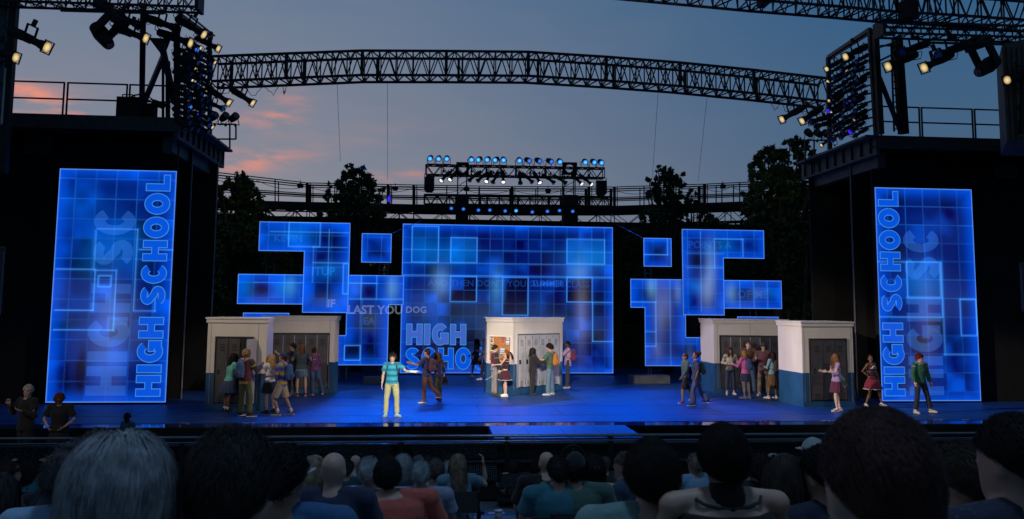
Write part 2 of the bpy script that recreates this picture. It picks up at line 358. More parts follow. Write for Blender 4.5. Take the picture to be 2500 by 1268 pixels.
# orchestra cover slab seen dark between rail and stage
# ================================================================ TOWERS (gantries left and right)
def tower(side):
    # side -1 left, +1 right ; built from measured corners
    name='scenery_tower'
    lab='black scenery tower on the left carrying a lighting deck' if side<0 else 'black scenery tower on the right carrying a lighting deck'
    Y0=26.6;Y1=32.3
    cx=W(430,290,Y0).x if side<0 else W(2143,333,Y0).x
    zd=W(430,290,Y0).z if side<0 else W(2143,333,Y0).z
    if side<0: zs=zd
    xo=side*30
    e=empty(name,(cx,27.5,0),None,lab,'tower')
    sgn=side
    # deck slab
    mb=MB(); mb.box(((cx+xo)/2,(Y0+Y1)/2,zd-.17),(abs(xo-cx),Y1-Y0,.3)); ch(mb,'deck',steel,e)
    mb=MB(); mb.box(((cx+xo)/2,Y0-.06,zd-.2),(abs(xo-cx)+.1,.12,.42)); mb.box((cx-sgn*.02,(Y0+Y1)/2,zd-.32),(.14,Y1-Y0+.1,.62))
    mb.box((cx-sgn*.22,(Y0+Y1)/2-.2,zd-.02),(.5,Y1-Y0-.2,.08)); mb.box(((cx+xo)/2-sgn*.4,Y0-.09,zd-.40),(abs(xo-cx),.1,.05))
    ch(mb,'edge_beam',mat('beam_grey',(.07,.08,.09),.6,.3,.3,3),e)
    for k in range(9): 
        yy=Y0+.3+k*(Y1-Y0-.6)/8; mb=MB(); mb.box((cx-sgn*.13,yy,zd-.3),(.06,.05,.5)); ch(mb,'stiffener',steel,e)
    # front wall below deck (carries the screen)
    xw=W(432,400,27.5).x if side<0 else W(2132,450,27.5).x
    mb=MB(); mb.box(((xw+xo)/2,27.62,(zd-.35)/2-.0),(abs(xo-xw),.12,zd-.35)); ch(mb,'front_wall',masking,e)
    # masking legs stepping upstage
    if side<0: legs=[(F(460,968).x,28.9,.55),(F(520,950).x,31.6,.9)]
    else: legs=[(W(2083,700,28.9).x,28.9,1.0),(W(1999,600,32).x,32.,1.4)]
    for (lx,ly,lw) in legs:
        mb=MB(); mb.box((lx+side*lw/2,ly,(zd-.4)/2),(lw,.1,zd-.42)); mb.box((lx+side*lw*1.0,ly+.4,(zd-.4)/2-.01),(.06,.8,zd-.46)); ch(mb,'masking_leg',masking,e)
        mb=MB(); mb.box((lx,ly-.06,(zd-.5)/2),(.035,.03,zd-.5)); ch(mb,'corner_trim',mat('trim_light',(.22,.24,.28),.5,.2,.3,2),e)
    mb=MB(); mb.box((cx+side*2.2,31.9,(zd-.4)/2),(4.4,.1,zd-.44)); ch(mb,'side_wall',masking,e)
    # bracket under the deck corner
    mb=MB(); xb=cx+side*.35
    mb.box((xb,(Y0+Y1)/2,zd-.75),(.3,Y1-Y0-.8,.5)); ch(mb,'bracket',mat('beam_grey'),e)
    # railing
    for (xa,xb_) in ([(-30,W(155,250,Y0).x-.06),(W(155,250,Y0).x+.05,W(305,250,Y0).x),(W(312,250,Y0).x,cx+.2)] if side<0 else [(cx+.2,W(2250,300,Y0).x),(W(2256,300,Y0).x,W(2380,300,Y0).x),(W(2386,300,Y0).x,30)]):
        mb=MB(); lo,hi=xa,xb_
        for zz in (1.08,.55): mb.bar((lo,Y0+.12,zd+zz),(hi,Y0+.12,zd+zz),.045)
        mb.bar((lo,Y0+.12,zd-.02),(lo,Y0+.12,zd+1.10),.045,up=(0,1,0)); mb.bar((hi,Y0+.12,zd),(hi,Y0+.12,zd+1.10),.045,up=(0,1,0))
        if hi-lo>2.5:
            nn=int((hi-lo)/1.5)
            for q in range(1,nn): x=lo+(hi-lo)*q/nn; mb.bar((x,Y0+.12,zd-.02),(x,Y0+.12,zd+1.08),.035,up=(0,1,0))
        ch(mb,'railing',steel,e)
    # loudspeaker grille recess faintly seen
    p=W(95,355,27.5) if side<0 else W(2455,415,27.5)
    mb=MB(); mb.box((p.x,27.5,p.z),(.9,.08,.62)); ch(mb,'grille',mat('grille',(.03,.04,.04),.7,.2,.8,12),e)
    return e,cx,zd
TL,cxl,zdl=tower(-1); TR,cxr,zdr=tower(1)
# ---------------------------------------------------------------- lattice helper
def lattice(mb,P0,P1,wv,hv,n,r=.03,rd=.018,diag=True):
    """box truss from P0 to P1 : P is the lower near chord; wv, hv the section vectors"""
    P0=Vector(P0);P1=Vector(P1);wv=Vector(wv);hv=Vector(hv)
    for o in (Vector(),wv,hv,wv+hv): mb.bar(P0+o,P1+o,r*2)
    for k in range(n+1):
        p=P0.lerp(P1,k/n)
        if k in (0,n) or k%2==0:
            mb.bar(p,p+hv,rd*2.2,up=(1,0,0)); mb.bar(p+wv,p+wv+hv,rd*2.2,up=(1,0,0)); mb.bar(p,p+wv,rd*2); mb.bar(p+hv,p+hv+wv,rd*2)
        if k<n:
            q=P0.lerp(P1,(k+1)/n); a,b_=(p,q+hv) if k%2 else (p+hv,q)
            mb.bar(a,b_,rd*2); mb.bar(a+wv,b_+wv,rd*2)
            a,b_=(p,q+wv) if k%2 else (p+wv,q)
            mb.bar(a,b_,rd*2); mb.bar(a+hv,b_+hv,rd*2)
    return mb
# ---------------------------------------------------------------- the arched bridge
br=empty('lighting_bridge',W(1250,203,31),None,'long arched black lattice truss bridge spanning between the two towers','truss')
pts=[(516,138),(700,131),(885,124),(1090,125),(1290,127),(1480,139),(1660,153),(1840,171),(2024,192)]
Pw=[W(x,y,31.) for x,y in pts]
H=Vector((0,0,-.95)); 
for i in range(len(Pw)-1):
    mb=MB(); lattice(mb,Pw[i],Pw[i+1],(0,1.0,0),H,10,.042,.02)
    p=Pw[i]; mb.box(p+Vector((0,0,-.475)),(.12,.1,.95)); mb.box(p+Vector((.5,1.,-.475)),(.10,.1,.95))
    ch(mb,'truss_section',steel,br)
# hanging wires
for (x0,y0,x1,y1,Y) in [(823,204,831,395,31.3),(946,204,946,440,31.3),(1607,225,1592,440,31.3),(1726,240,1704,446,31.3)]:
    mb=MB(); mb.tube([W(x0,y0,Y),W(x1,y1,Y+9)],.008,5); tag(mb.build('guy_wire',steel),{823:'thin wire hanging from the bridge above the left tree',946:'thin vertical wire hanging beside the left tree top',1607:'thin slanting wire hanging above the small right tree',1726:'thin slanting wire hanging left of the big right tree'}[x0],'wire')
# ---------------------------------------------------------------- overhead left and right box trusses
ovl=empty('overhead_truss',W(240,20,23.5),None,'flat black box truss crossing the top left corner above the lamps','truss')
mb=MB(); a=W(-60,0,23.5); b_=W(482,17,23.5); lattice(mb,a,b_,(0,.5,0),(0,0,.46),22,.03,.015); ch(mb,'lattice',steel,ovl)
mb=MB(); mb.box(b_+Vector((-.02,.25,.23)),(.10,.6,.56)); ch(mb,'end_plate',steel,ovl)
mb=MB(); mb.bar(W(148,26,23.3),W(400,33,23.3),.06); mb.box(W(245,8,23.4),(.25,.4,.3)); ch(mb,'pipe',steel,ovl)
ovr=empty('overhead_truss',W(2330,90,23.5),None,'flat black box truss near the top right corner under the big bridge','truss')
mb=MB(); a=W(2158,80,23.5); b_=W(2560,93,23.5); lattice(mb,a,b_,(0,.5,0),(0,0,.36),18,.03,.015); ch(mb,'lattice',steel,ovr)
mb=MB(); mb.box(a+Vector((0,.25,.18)),(.10,.6,.50)); ch(mb,'end_plate',steel,ovr)
mb=MB(); mb.bar(W(2250,104,23.3),W(2500,110,23.3),.06); ch(mb,'pipe',steel,ovr)
bg_=empty('lighting_bridge',W(2200,40,20.),None,'large black lattice truss cutting across the top right corner','truss')
pts=[(1395,-16),(1640,7),(1860,28),(2060,44),(2190,56),(2330,64),(2560,80)]
Pw=[W(x,y-27,20.) for x,y in pts]
for i in range(len(Pw)-1):
    mb=MB(); lattice(mb,Pw[i],Pw[i+1],(0,.8,0),(0,0,.85),7 if i<5 else 8,.03,.015); ch(mb,'truss_section',steel,bg_)
mb=MB(); mb.box(W(2217,26,19.9),(.34,.4,.5)); ch(mb,'hoist_box',blackp,bg_)
mb=MB(); mb.box(W(1862,2,19.9),(.2,.3,.3)); ch(mb,'hoist_box',blackp,bg_)
for (px_,py_,l_) in ((2190,52,.5),(2345,64,.7)):
    mb=MB(); mb.ell(W(px_,py_,19.9),(l_,.12,.06)); ch(mb,'cable_bundle',blackp,bg_)
rc=random.Random(31)
def droop(par,A,B,n_,sag,rad=.012):
    A=Vector(A);B=Vector(B); t0=0
    while t0<1:
        t1=min(1,t0+rc.uniform(.06,.16)*n_); P_=[A.lerp(B,t0+(t1-t0)*j/10)+Vector((0,-.03,-sag*rc.uniform(.5,1)*(1-(j/5-1)**2))) for j in range(11)]
        mb=MB(); mb.tube(P_,rad,5); ch(mb,'cable',blackp,par); t0=t1+rc.uniform(0,.05)
droop(ovl,W(20,4,23.45),W(470,18,23.45),1.,.12); droop(ovr,W(2170,82,23.45),W(2480,91,23.45),1.,.15); droop(br,W(530,206,30.9),W(700,205,30.9),2.,.5)
droop(br,W(1880,245,30.9),W(2015,262,30.9),2.5,.5)
# vertical gantry frames (ladders that carry the lamps)
def gantry(name,label,cat,bars,w=.09,mt=steel):
    mb=MB()
    for (p,q,ww) in bars: mb.bar(p,q,ww)
    o=mb.build(name,mt); tag(o,label,cat); return o
# left rack: recedes from (452,30)@24 to (520,95)@29
bars=[(W(350,10,24.2),W(346,285,26.6),.16),(W(402,130,25.2),W(352,250,26.4),.13),(W(395,110,25),W(425,245,26.8),.16),
 (W(410,150,27),W(410,300,27),.12),(W(432,60,25.6),W(432,300,27),.18),(W(512,95,30),W(512,330,30),.14),(W(398,160,27),W(398,290,27),.07)]
for k in range(9): 
    y=118+k*22; bars.append((W(432,y,26.2),W(512,y+12,30),.05))
bars+=[(W(440,38,24.5),W(516,92,30),.12),(W(452,30,24.5),W(524,88,30),.05)]
lr=gantry('lamp_ladder','dense black ladder frame crowded with lamps on the left tower','lighting frame',bars)
mb=MB(); mb.add([W(362,92,25.5),W(418,95,25.5),W(400,142,25.5),W(418,95,25.6),W(362,92,25.6),W(400,142,25.6)],[(0,1,2),(3,4,5)[::1],(0,2,5,4),(1,3,5,2),(0,4,3,1)])
tag(mb.build('gusset_plate',steel),'black triangular steel plate bracing the left lighting gantry','plate')
bars=[(W(2022,140,30),W(2026,365,30),.14),(W(2124,72,25.4),W(2140,330,25.4),.14),(W(2137,85,25.2),W(2150,328,25.2),.17),(W(2022,140,30),W(2124,72,25.4),.12),(W(2024,146,30),W(2128,80,25.4),.05),
 (W(2190,95,25.6),W(2206,328,26.2),.26),(W(2147,190,25.5),W(2200,325,26.2),.12),(W(2140,118,25.3),W(2192,102,25.4),.06),(W(2150,112,25.5),W(2188,112,25.5),.05),(W(2145,150,25.3),W(2190,128,25.5),.06),(W(2135,86,25.3),W(2185,86,25.5),.05)]
for k in range(9):
    y=160+k*20; bars.append((W(2024,y+14,30),W(2134,y-14,25.4),.05))
gantry('lamp_ladder','dense black ladder frame crowded with lamps on the right tower','lighting frame',bars)
# access ladder on right
mb=MB()
mb.bar(W(2176,112,25.6),W(2183,322,26.2),.05); mb.bar(W(2189,112,25.6),W(2197,322,26.2),.05)
for k in range(13): mb.bar(W(2176+k*.55,118+k*16.5,25.7+k*.04),W(2190+k*.55,116+k*16.5,25.7+k*.04),.035)
tag(mb.build('access_ladder',steel),'narrow black climbing ladder beside the right gantry column','ladder')
# outrigger frames at the deck tips
for (x0,y0,x1,y1,Y,lab) in [(530,304,576,340,30.2,'small black outrigger frame under the three lamps at the left deck tip'),(1966,343,2025,398,31.,'small black outrigger frame beside the big tree at the right deck tip')]:
    s=1 if x0<1000 else -1
    mb=MB()
    xa,xb=(x0,x1) if s>0 else (x1,x0)
    mb.bar(W(xa,y0,Y),W(xb,y0,Y),.05); mb.bar(W(xb,y0,Y),W(xb,y1,Y),.05,up=(0,1,0)); mb.bar(W(xa,y1,Y),W(xb,y1,Y),.05); mb.bar(W((xa+xb)/2+8*s,y0,Y),W((xa+xb)/2+8*s,y1+22,Y),.05,up=(0,1,0))
    tag(mb.build('outrigger',steel),lab,'frame')
# equipment on the left deck: road case with fan
p=W(318,276,26.8)
fc=empty('equipment_case',(p.x,27,zdl),None,'black equipment case with carrying handle on the left deck','case')
mb=MB(); mb.box((p.x-.05,27,zdl+.36),(.75,.5,.68)); ch(mb,'body',blackp,fc)
mb=MB(); 
for (u,v2) in (((-.3,.68),(-.3,.80)),((-.3,.80),(.02,.80)),((.02,.80),(.02,.68))): mb.bar((p.x+u[0],26.9,zdl+u[1]),(p.x+v2[0],26.9,zdl+v2[1]),.03,up=(0,1,0))
ch(mb,'handle',steel,fc)
p2=W(342,262,26.8)
mb=MB()
for k in range(12):
    a0=math.pi*2*k/12; mb.bar((p2.x,26.8,zdl+.5),(p2.x+.42*math.cos(a0),26.8,zdl+.5+.30*math.sin(a0)),.03,up=(0,1,0))
    a1=math.pi*2*(k+1)/12; mb.bar((p2.x+.42*math.cos(a0),26.8,zdl+.5+.30*math.sin(a0)),(p2.x+.42*math.cos(a1),26.8,zdl+.5+.30*math.sin(a1)),.04,up=(0,1,0))
mb.box((p2.x,26.9,zdl+.25),(.9,.4,.5)); mb.tube([(p2.x+.4,26.8,zdl+.55),(p2.x+.75,26.7,zdl+.42)],.11,10)
tag(mb.build('ventilator',blackp),'black round spoked fan housing beside the case on the left deck','fan')
# buildings at far left and far right edge
mb=MB(); pL=W(14,150,24); mb.box((pL.x-2.05,24.1,pL.z-1.0),(4,.2,6)); 
bl=mb.build('side_building',mat('teal_wall',(.05,.09,.10),.7,0,.4,2)); tag(bl,'dark teal clad building edge at the far left of the frame','building')
mb=MB()
for k in range(5): mb.box((pL.x-.02,23.97,pL.z-2.8+k*.7),(.5,.04,.05),Matrix.Rotation(.5 if k%2 else -.5,3,'Y'))
mb.build('lattice_trim',steel,bl)
mb=MB(); mb.box((pL.x+.18,23.9,pL.z-.6),(.20,.2,5.2)); tag(mb.build('pillar',steel),'black vertical steel pillar standing at the left edge of the deck','pillar')
mb=MB(); mb.box((W(8,230,23.8).x+.02,23.8,W(8,235,23.8).z),(.05,.05,1.6)); tag(mb.build('light_tube',mat('frost',(.6,.6,.62),.5,0,.1)),'pale grey vertical pipe at the far left edge','pipe')
pR=W(2446,110,23); 
mb=MB(); z0=W(2458,345,23).z; mb.prism([(pR.x,23,z0),(pR.x,23,pR.z),(pR.x+1.2,23,pR.z+.35),(pR.x+4,23,pR.z+.35),(pR.x+4,23,z0)],(1.4,2.2,0))
br2=mb.build('side_building',mat('board_brown',(.14,.11,.09),.8,0,.3,3)); tag(br2,'brown boarded gable tower at the far right of the frame','building')
mb=MB()
for k in range(8): mb.box((pR.x+.12+k*.17,22.985,(z0+pR.z)/2-.02),(.02,.03,pR.z-z0-.1))
mb.build('batten',mat('board_dark',(.05,.04,.04),.8),br2)
mb=MB(); mb.box((pR.x+.62,22.95,z0+1.0),(.5,.06,1.7)); mb.build('window',mat('far_window',(.35,.22,.15),.3,0,.5,4),br2)
mb=MB()
for k in range(4): mb.bar((pR.x+.35,22.9,z0+.4+k*.6),(pR.x+.9,22.9,z0+.8+k*.6*.8),.05)
mb.bar((pR.x+.40,22.88,z0+.2),(pR.x+.55,22.88,pR.z-.9),.12); mb.bar((pR.x+.2,22.86,z0+1.9),(pR.x+1.1,22.86,z0+2.3),.16); mb.build('scaffold',steel,br2)
# roadside objects: pale posts at far left/right mid height
for (px,py0,py1,lab) in ((5,612,770,'weathered pale post with leafy top at the far left edge'),(2496,650,760,'weathered pale post at the far right edge')):
    mb=MB(); p0=W(px,py0,24); p1=W(px,py1,24); mb.box((p0.x,24,(p0.z+p1.z)/2),(.12,.12,p0.z-p1.z)); mb.ell((p0.x,24,p0.z+.05),(.10,.08,.07)); tag(mb.build('post',mat('pale_stone',(.10,.09,.08),.8)),lab,'post')
# ================================================================ CATWALK at the back
cw=empty('catwalk',(0,44,0),None,'long black railed catwalk curving behind the stage above the trees','catwalk')
cp=[(500,418,487,39.2),(750,447,494,42.5),(1010,452,500,44),(1250,456,504,44.3),(1500,457,504,44),(1720,450,497,42.6),(1850,444,492,41.),(2060,432,482,38.5)]
for i in range(len(cp)-1):
    (xa,ya,da,Ya),(xb,yb,db,Yb)=cp[i],cp[i+1]
    A=W(xa,ya,Ya);B=W(xb,yb,Yb); DA=W(xa,da,Ya); DB=W(xb,db,Yb)
    mb=MB(); off=Vector((0,.9,0))
    L=(B-A).length
    for o in (Vector(),off):
        for f in (0,.10,.55,.62): mb.bar(A.lerp(DA,f*1.)+o,B.lerp(DB,f)+o,.045)
        nn=max(3,int(L/1.35))
        for k in range(nn+1):
            p=A.lerp(B,k/nn); q=DA.lerp(DB,k/nn); mb.bar(p+o,q+o,.05 if k%3 else .14,up=(0,1,0))
            if k%3==0: mb.bar(p+o+Vector((.16,0,0)),q+o+Vector((.16,0,0)),.04,up=(0,1,0))
    ch(mb,'railing',steel,cw)
    mb=MB(); d_=Vector((0,0,-.16)); mb.bar(DA+d_+off*.5,DB+d_+off*.5,1.1,.34); ch(mb,'deck',blackp,cw)
    mb=MB(); lattice(mb,DA+Vector((0,0,-1.0)),DB+Vector((0,0,-1.0)),(0,.9,0),(0,0,.62),max(4,int(L/.75)),.035,.018); ch(mb,'under_truss',steel,cw)
    # drooping cable
    mb=MB(); K=14
    for (s0,s1) in ((0,.5),(.5,1)):
        mb.tube([A.lerp(B,s0+(s1-s0)*j/K)+Vector((0,-.05,-.18-.5*(1-(2*j/K-1)**2)*.5)) for j in range(K+1)],.014,4)
    ch(mb,'cable',steel,cw)
for (px,py,Y,lab) in [(733,454,42.3,'leftmost of the small black junction boxes hung on the catwalk rail'),(965,461,43.7,'small black junction box on the catwalk rail right of the left tree'),(1139,462,43.7,'small black junction box on the catwalk rail beneath the lamp rig left column'),(1338,467,43.7,'small black junction box on the catwalk rail beneath the lamp rig right side'),(1765,456,42.0,'rightmost small black junction box hung on the catwalk rail'),(615,452,40.,'small black horn loudspeaker on the catwalk rail beside the far left tree')]:
    p=W(px,py,Y-.15); mb=MB(); mb.box(p,(.24,.15,.22)); mb.ell(p+Vector((0,-.02,.02)),(.17,.08,.12)); mb.bar(p,p+Vector((0,0,.3)),.03,up=(0,1,0)); tag(mb.build('junction_box',blackp),lab,'box')
# black masking wall under the catwalk and the warm lit berm wall behind the trees
bw_=MB(); zz=W(1250,538,46.5).z; bw_.box((0,46.6,zz/2),(44,.2,zz)); tag(bw_.build('back_wall',masking),'tall black masking wall behind the trees under the catwalk','wall')
mb=MB(); mb.box((0,44.,1.15),(40,.2,2.3)); tag(mb.build('boundary_wall',mat('ochre_wall',(.10,.06,.03),.9,0,.5,1.2)),'low ochre wall behind the trees glimpsed between the screens','wall')
spot((2.2,41.5,6),(2.6,44,1.0),120,(1,.62,.3),60,1,.3); spot((-6.4,41.5,6),(-5.9,44,1.0),90,(1,.62,.3),60,1,.3)
# ================================================================ CENTRE LAMP RIG
rig=empty('lamp_rig',(0,41,0),None,'black lamp rig of two trusses on square towers above the centre screen','lighting rig')
def twotruss(P0,P1,hh,n,seg,par):
    P0=Vector(P0);P1=Vector(P1)
    for k in range(seg):
        mb=MB(); lattice(mb,P0.lerp(P1,k/seg),P0.lerp(P1,(k+1)/seg),(0,.5,0),(0,0,hh),n,.032,.018)
        p=P0.lerp(P1,k/seg); mb.box(p+Vector((0,0,hh/2)),(.09,.06,hh)); ch(mb,'truss_section',steel,par)
twotruss(W(1040,426,41),W(1476,434,41),.50,4,6,rig)
twotruss(W(1036,498,41.2),W(1490,503,41.2),.48,5,6,rig)
for (xa,xb) in ((1118,1140),(1377,1404)):
    mb=MB(); A=W(xa,425,41);B=W(xb,425,41); zlo=W(xa,560,41).z
    for X in (A.x,B.x):
        for yy in (41.,41.5): mb.bar((X,yy,zlo),(X,yy,A.z+.4),.05)
    for k in range(8):
        z=zlo+k*.36; mb.bar((A.x,41,z),(B.x,41,z+.3),.03)
    ch(mb,'column',steel,rig)
    mb=MB(); c_=(A+B)/2; zc=W(xa,412,41).z
    wd=(B.x-A.x)+.16
    for s in (-1,1): mb.box((c_.x+s*wd*.42,40.95,zc),(wd*.2,.08,.62)); mb.box((c_.x,40.95,zc+s*.26),(wd,.08,.12))
    for s in (-1,1):
        for u in (-1,1): mb.box((c_.x+s*wd*.28,40.95,zc+u*.16),(wd*.28,.08,.10),Matrix.Rotation(s*u*.78,3,'Y'))
    ch(mb,'corner_block',blackp,rig)
    mb=MB(); z5=W(xa,478,41).z; mb.box((c_.x,40.9,(z5+zlo)/2),(wd*1.02,.6,z5-zlo)); ch(mb,'motor_box',blackp,rig)
    mb=MB(); z6=W(xa,560,41).z; mb.box((c_.x,41.3,z6/2),(.4,.4,z6)); ch(mb,'mast',steel,rig)
for (px,lab) in ((1048,'black tall loudspeaker hanging at the left end of the centre lamp rig'),(1468,'black tall loudspeaker hanging at the right end of the centre lamp rig')):
    y0,y1=(433,470) if px<1200 else (442,479)
    a=W(px-12,y0,40.7); b_=W(px+12,y1,40.7); sp=empty('loudspeaker',((a.x+b_.x)/2,40.7,b_.z),None,lab,'loudspeaker')
    mb=MB(); x0,x1=a.x,b_.x; mb.prism([(x0,40.5,a.z),(x1,40.5,a.z),(x1,40.5,b_.z+.12),(x1-.12,40.5,b_.z),(x0+.12,40.5,b_.z),(x0,40.5,b_.z+.12)],(0,.4,0)); ch(mb,'cabinet',blackp,sp)
    mb=MB(); mb.bar((x0,40.7,a.z+.16),(x1,40.7,a.z+.16),.03); mb.bar((x0,40.7,a.z),(x0,40.7,a.z+.16),.03,up=(0,1,0)); mb.bar((x1,40.7,a.z),(x1,40.7,a.z+.16),.03,up=(0,1,0)); ch(mb,'bracket',steel,sp)
# ================================================================ GLOWING BLUE SCREENS
GL={}
def strip(cen,th):
    """thick polyline -> list of quads (centre points, thickness pairs (normal offset))"""
    L=[];Rr=[]
    for i,p in enumerate(cen):
        a=cen[max(0,i-1)];b=cen[min(len(cen)-1,i+1)]; d=(b[0]-a[0],b[1]-a[1]); l=math.hypot(*d) or 1; nx,ny=-d[1]/l,d[0]/l
        t=th(i/(len(cen)-1)) if callable(th) else th
        L.append((p[0]+nx*t/2,p[1]+ny*t/2)); Rr.append((p[0]-nx*t/2,p[1]-ny*t/2))
    return [[L[i],L[i+1],Rr[i+1],Rr[i]] for i in range(len(cen)-1)]
def rect(x0,y0,x1,y1): return [[(x0,y0),(x1,y0),(x1,y1),(x0,y1)]]
def arc(cx,cy,a,b,t0,t1,n=20): return [(cx+a*math.cos(R(t0+(t1-t0)*i/n)),cy+b*math.sin(R(t0+(t1-t0)*i/n))) for i in range(n+1)]
def glyph(c,g=0.):
    w={'H':.86,'I':.30,'G':.90,'S':.80,'C':.84,'O':.90,'L':.68}[c]; s=.28
    if c=='H': q=rect(-g,-g,s+g,1+g)+rect(w-s-g,-g,w+g,1+g)+rect(s,.37-g,w-s,.63+g)
    elif c=='I': q=rect(-g,-g,w+g,1+g)
    elif c=='L': q=rect(-g,-g,s+g,1+g)+rect(s,-g,w+g,.24+g)
    elif c=='O': q=strip(arc(w/2,.5,w/2-.145,.385,0,360,36),.28+2*g)
    elif c=='C': q=strip(arc(w/2,.5,w/2-.145,.385,38,322,30),.28+2*g)
    elif c=='G': q=strip(arc(w/2,.5,w/2-.145,.385,40,345,30),.28+2*g)+rect(w*.52-g,.34-g,w+g,.56+g)+rect(w-.24-g,.04-g,w+g,.40)
    elif c=='S':
        cen=arc(.40,.72,.25,.155,20,250,18)[:-1]+arc(.40,.285,.26,.165,80,-160,18)
        q=strip(cen,.25+2*g)
    return w,q
def layout(txt,g=0.,limit=None):
    x=0;o=[]
    for i,c in enumerate(txt):
        if c==' ': x+=.42; continue
        w,q=glyph(c,g); o+= [[(px+x,py) for px,py in poly] for poly in q]; x+=w+.14
    return o
def snap(P):
    n=len(P); P=[[p.x,p.z] for p in P]
    for i in range(n):
        a,b=P[i],P[(i+1)%n]; k=0 if abs(a[0]-b[0])<abs(a[1]-b[1]) else 1
        m_=(a[k]+b[k])/2; a[k]=b[k]=m_
    return P
disp_m=bpy.data.materials.new('display_glow'); disp_m.use_nodes=True
t=disp_m.node_tree; b=t.nodes['Principled BSDF']; b.inputs['Base Color'].default_value=(.02,.02,.05,1); b.inputs['Roughness'].default_value=.5
at_=t.nodes.new('ShaderNodeAttribute'); at_.attribute_name='picture'; t.links.new(at_.outputs['Color'],b.inputs['Emission Color']); b.inputs['Emission Strength'].default_value=1.; b.inputs['Specular IOR Level'].default_value=.08; b.inputs['Base Color'].default_value=(.004,.004,.01,1)
SCREEN_GAIN=1.0
def display(name,label,outline,Y,step,gx,gz_,cell,blobs=(),boxes=(),lines=(),seed=1,glow=.42,base=(.0,.004,.115)):
    """outline etc. in picture positions on the vertical plane at depth Y, turned into metres"""
    P=snap([W(x,y,Y) for x,y in outline]); xs=[p[0] for p in P]; zs=[p[1] for p in P]
    x0,x1,z0,z1=min(xs),max(xs),min(zs),max(zs)
    def ax(a,b,extra):
        v=list(np.linspace(a,b,max(2,int((b-a)/step)+1)))+list(extra)
        for e in extra: v+= [min(b,max(a,e+d)) for d in (-.035,.035)]
        return np.unique(np.round(v,4))
    gx_=ax(x0,x1,xs); gzz=ax(z0,z1,zs); nx,nz_=len(gx_),len(gzz)
    X,Z=np.meshgrid(gx_,gzz)
    def seg(ax_,az_,bx,bz):
        dx,dz=bx-ax_,bz-az_; tt=np.clip(((X-ax_)*dx+(Z-az_)*dz)/max(dx*dx+dz*dz,1e-9),0,1); return np.hypot(X-ax_-tt*dx,Z-az_-tt*dz)
    D=np.full(X.shape,9.)
    for i in range(len(P)): D=np.minimum(D,seg(*P[i],*P[(i+1)%len(P)]))
    rng=np.random.RandomState(seed)
    C=np.zeros(X.shape+(3,)); C+=np.array(base)
    O=W(gx,gz_,Y); ci=np.floor((X-O.x)/cell).astype(int); cj=np.floor((Z-O.z)/cell).astype(int)
    tab=rng.rand(64,64); tv=tab[ci%64,cj%64]
    # soft dark/light cells
    fx=np.abs(((X-O.x)/cell)%1-.5); fz=np.abs(((Z-O.z)/cell)%1-.5); inn=np.clip((.5-np.maximum(fx,fz))/.09,0,1)
    def vnoise(sc_,sd_):
        rg=np.random.RandomState(sd_+seed*7).rand(64,64); u=(X-x0)/sc_+3.3; v=(Z-z0)/sc_+7.7; iu=np.floor(u).astype(int); iv=np.floor(v).astype(int); fu=u-iu; fv=v-iv; fu=fu*fu*(3-2*fu); fv=fv*fv*(3-2*fv)
        return (rg[iu%64,iv%64]*(1-fu)+rg[(iu+1)%64,iv%64]*fu)*(1-fv)+(rg[iu%64,(iv+1)%64]*(1-fu)+rg[(iu+1)%64,(iv+1)%64]*fu)*fv
    nn=.62*vnoise(.95,1)+.38*vnoise(.42,2)
    br_=(.75*np.clip((nn-.46)/.34,0,1)**1.2+.15)*(.08+1.5*tv**1.6)*(.55+.45*inn)
    C+= br_[...,None]*np.array((.0,.052,.40))
    C*= (1-.75*(inn*(tv<.22)*np.clip(1.3-2*nn,0,1)))[...,None]
    C+= (np.clip(vnoise(1.5,5)-.55,0,1)*np.clip((z1-Z)/(z1-z0),0,1))[...,None]*np.array((.05,.07,.10))
    for (px,py,sx_,sy_,cc_) in blobs:
        p=W(px,py,Y); s1=sx_*Y/FPX; s2=sy_*Y/FPX
        C+= (.68*np.exp(-((X-p.x)/s1)**2-((Z-p.z)/s2)**2))[...,None]*np.array(cc_)
    for (xa,ya,xb,yb,cc_) in boxes:
        a,b_=W(xa,ya,Y),W(xb,yb,Y); ins=(np.clip((X-a.x)/.06,0,1)*np.clip((b_.x-X)/.06,0,1)*np.clip((a.z-Z)/.06,0,1)*np.clip((Z-b_.z)/.06,0,1))
        C+= ins[...,None]*np.array(cc_)
        d=np.minimum.reduce([seg(a.x,a.z,b_.x,a.z),seg(a.x,b_.z,b_.x,b_.z),seg(a.x,a.z,a.x,b_.z),seg(b_.x,a.z,b_.x,b_.z)])
        C+= (np.exp(-(d/.018)**2))[...,None]*np.array((.045,.24,.62))+ (np.exp(-d/.08)*.25)[...,None]*np.array((0,.08,.5))
    C=np.clip(C,0,None)
    # lighting cue lines of the grid
    gl=np.minimum(.5-fx,.5-fz)*cell
    C+= (np.exp(-(gl/.016)**2)*(.25+.9*np.clip(np.interp(Z,[z0,(z0+z1)/2,z1],[.15,.6,.8]),0,1)*(.4+.6*tab[(ci*3)%64,(cj*5)%64])))[...,None]*np.array((.01,.085,.30))
    for (xa,ya,xb,yb,s_) in lines:
        a,b_=W(xa,ya,Y),W(xb,yb,Y)
        if abs(a.x-b_.x)<abs(a.z-b_.z): a.x=b_.x=(a.x+b_.x)/2
        else: a.z=b_.z=(a.z+b_.z)/2
        d=seg(a.x,a.z,b_.x,b_.z)
        C+= (np.exp(-(d/.018)**2)*s_)[...,None]*np.array((.06,.27,.66))+(np.exp(-d/.07)*.2*s_)[...,None]*np.array((0,.10,.5))
    C+= (np.exp(-(D/(glow*.72))**2))[...,None]*np.array((.0,.052,.45))
    C+= (np.exp(-(D/.022)**2))[...,None]*np.array((.13,.30,.45))
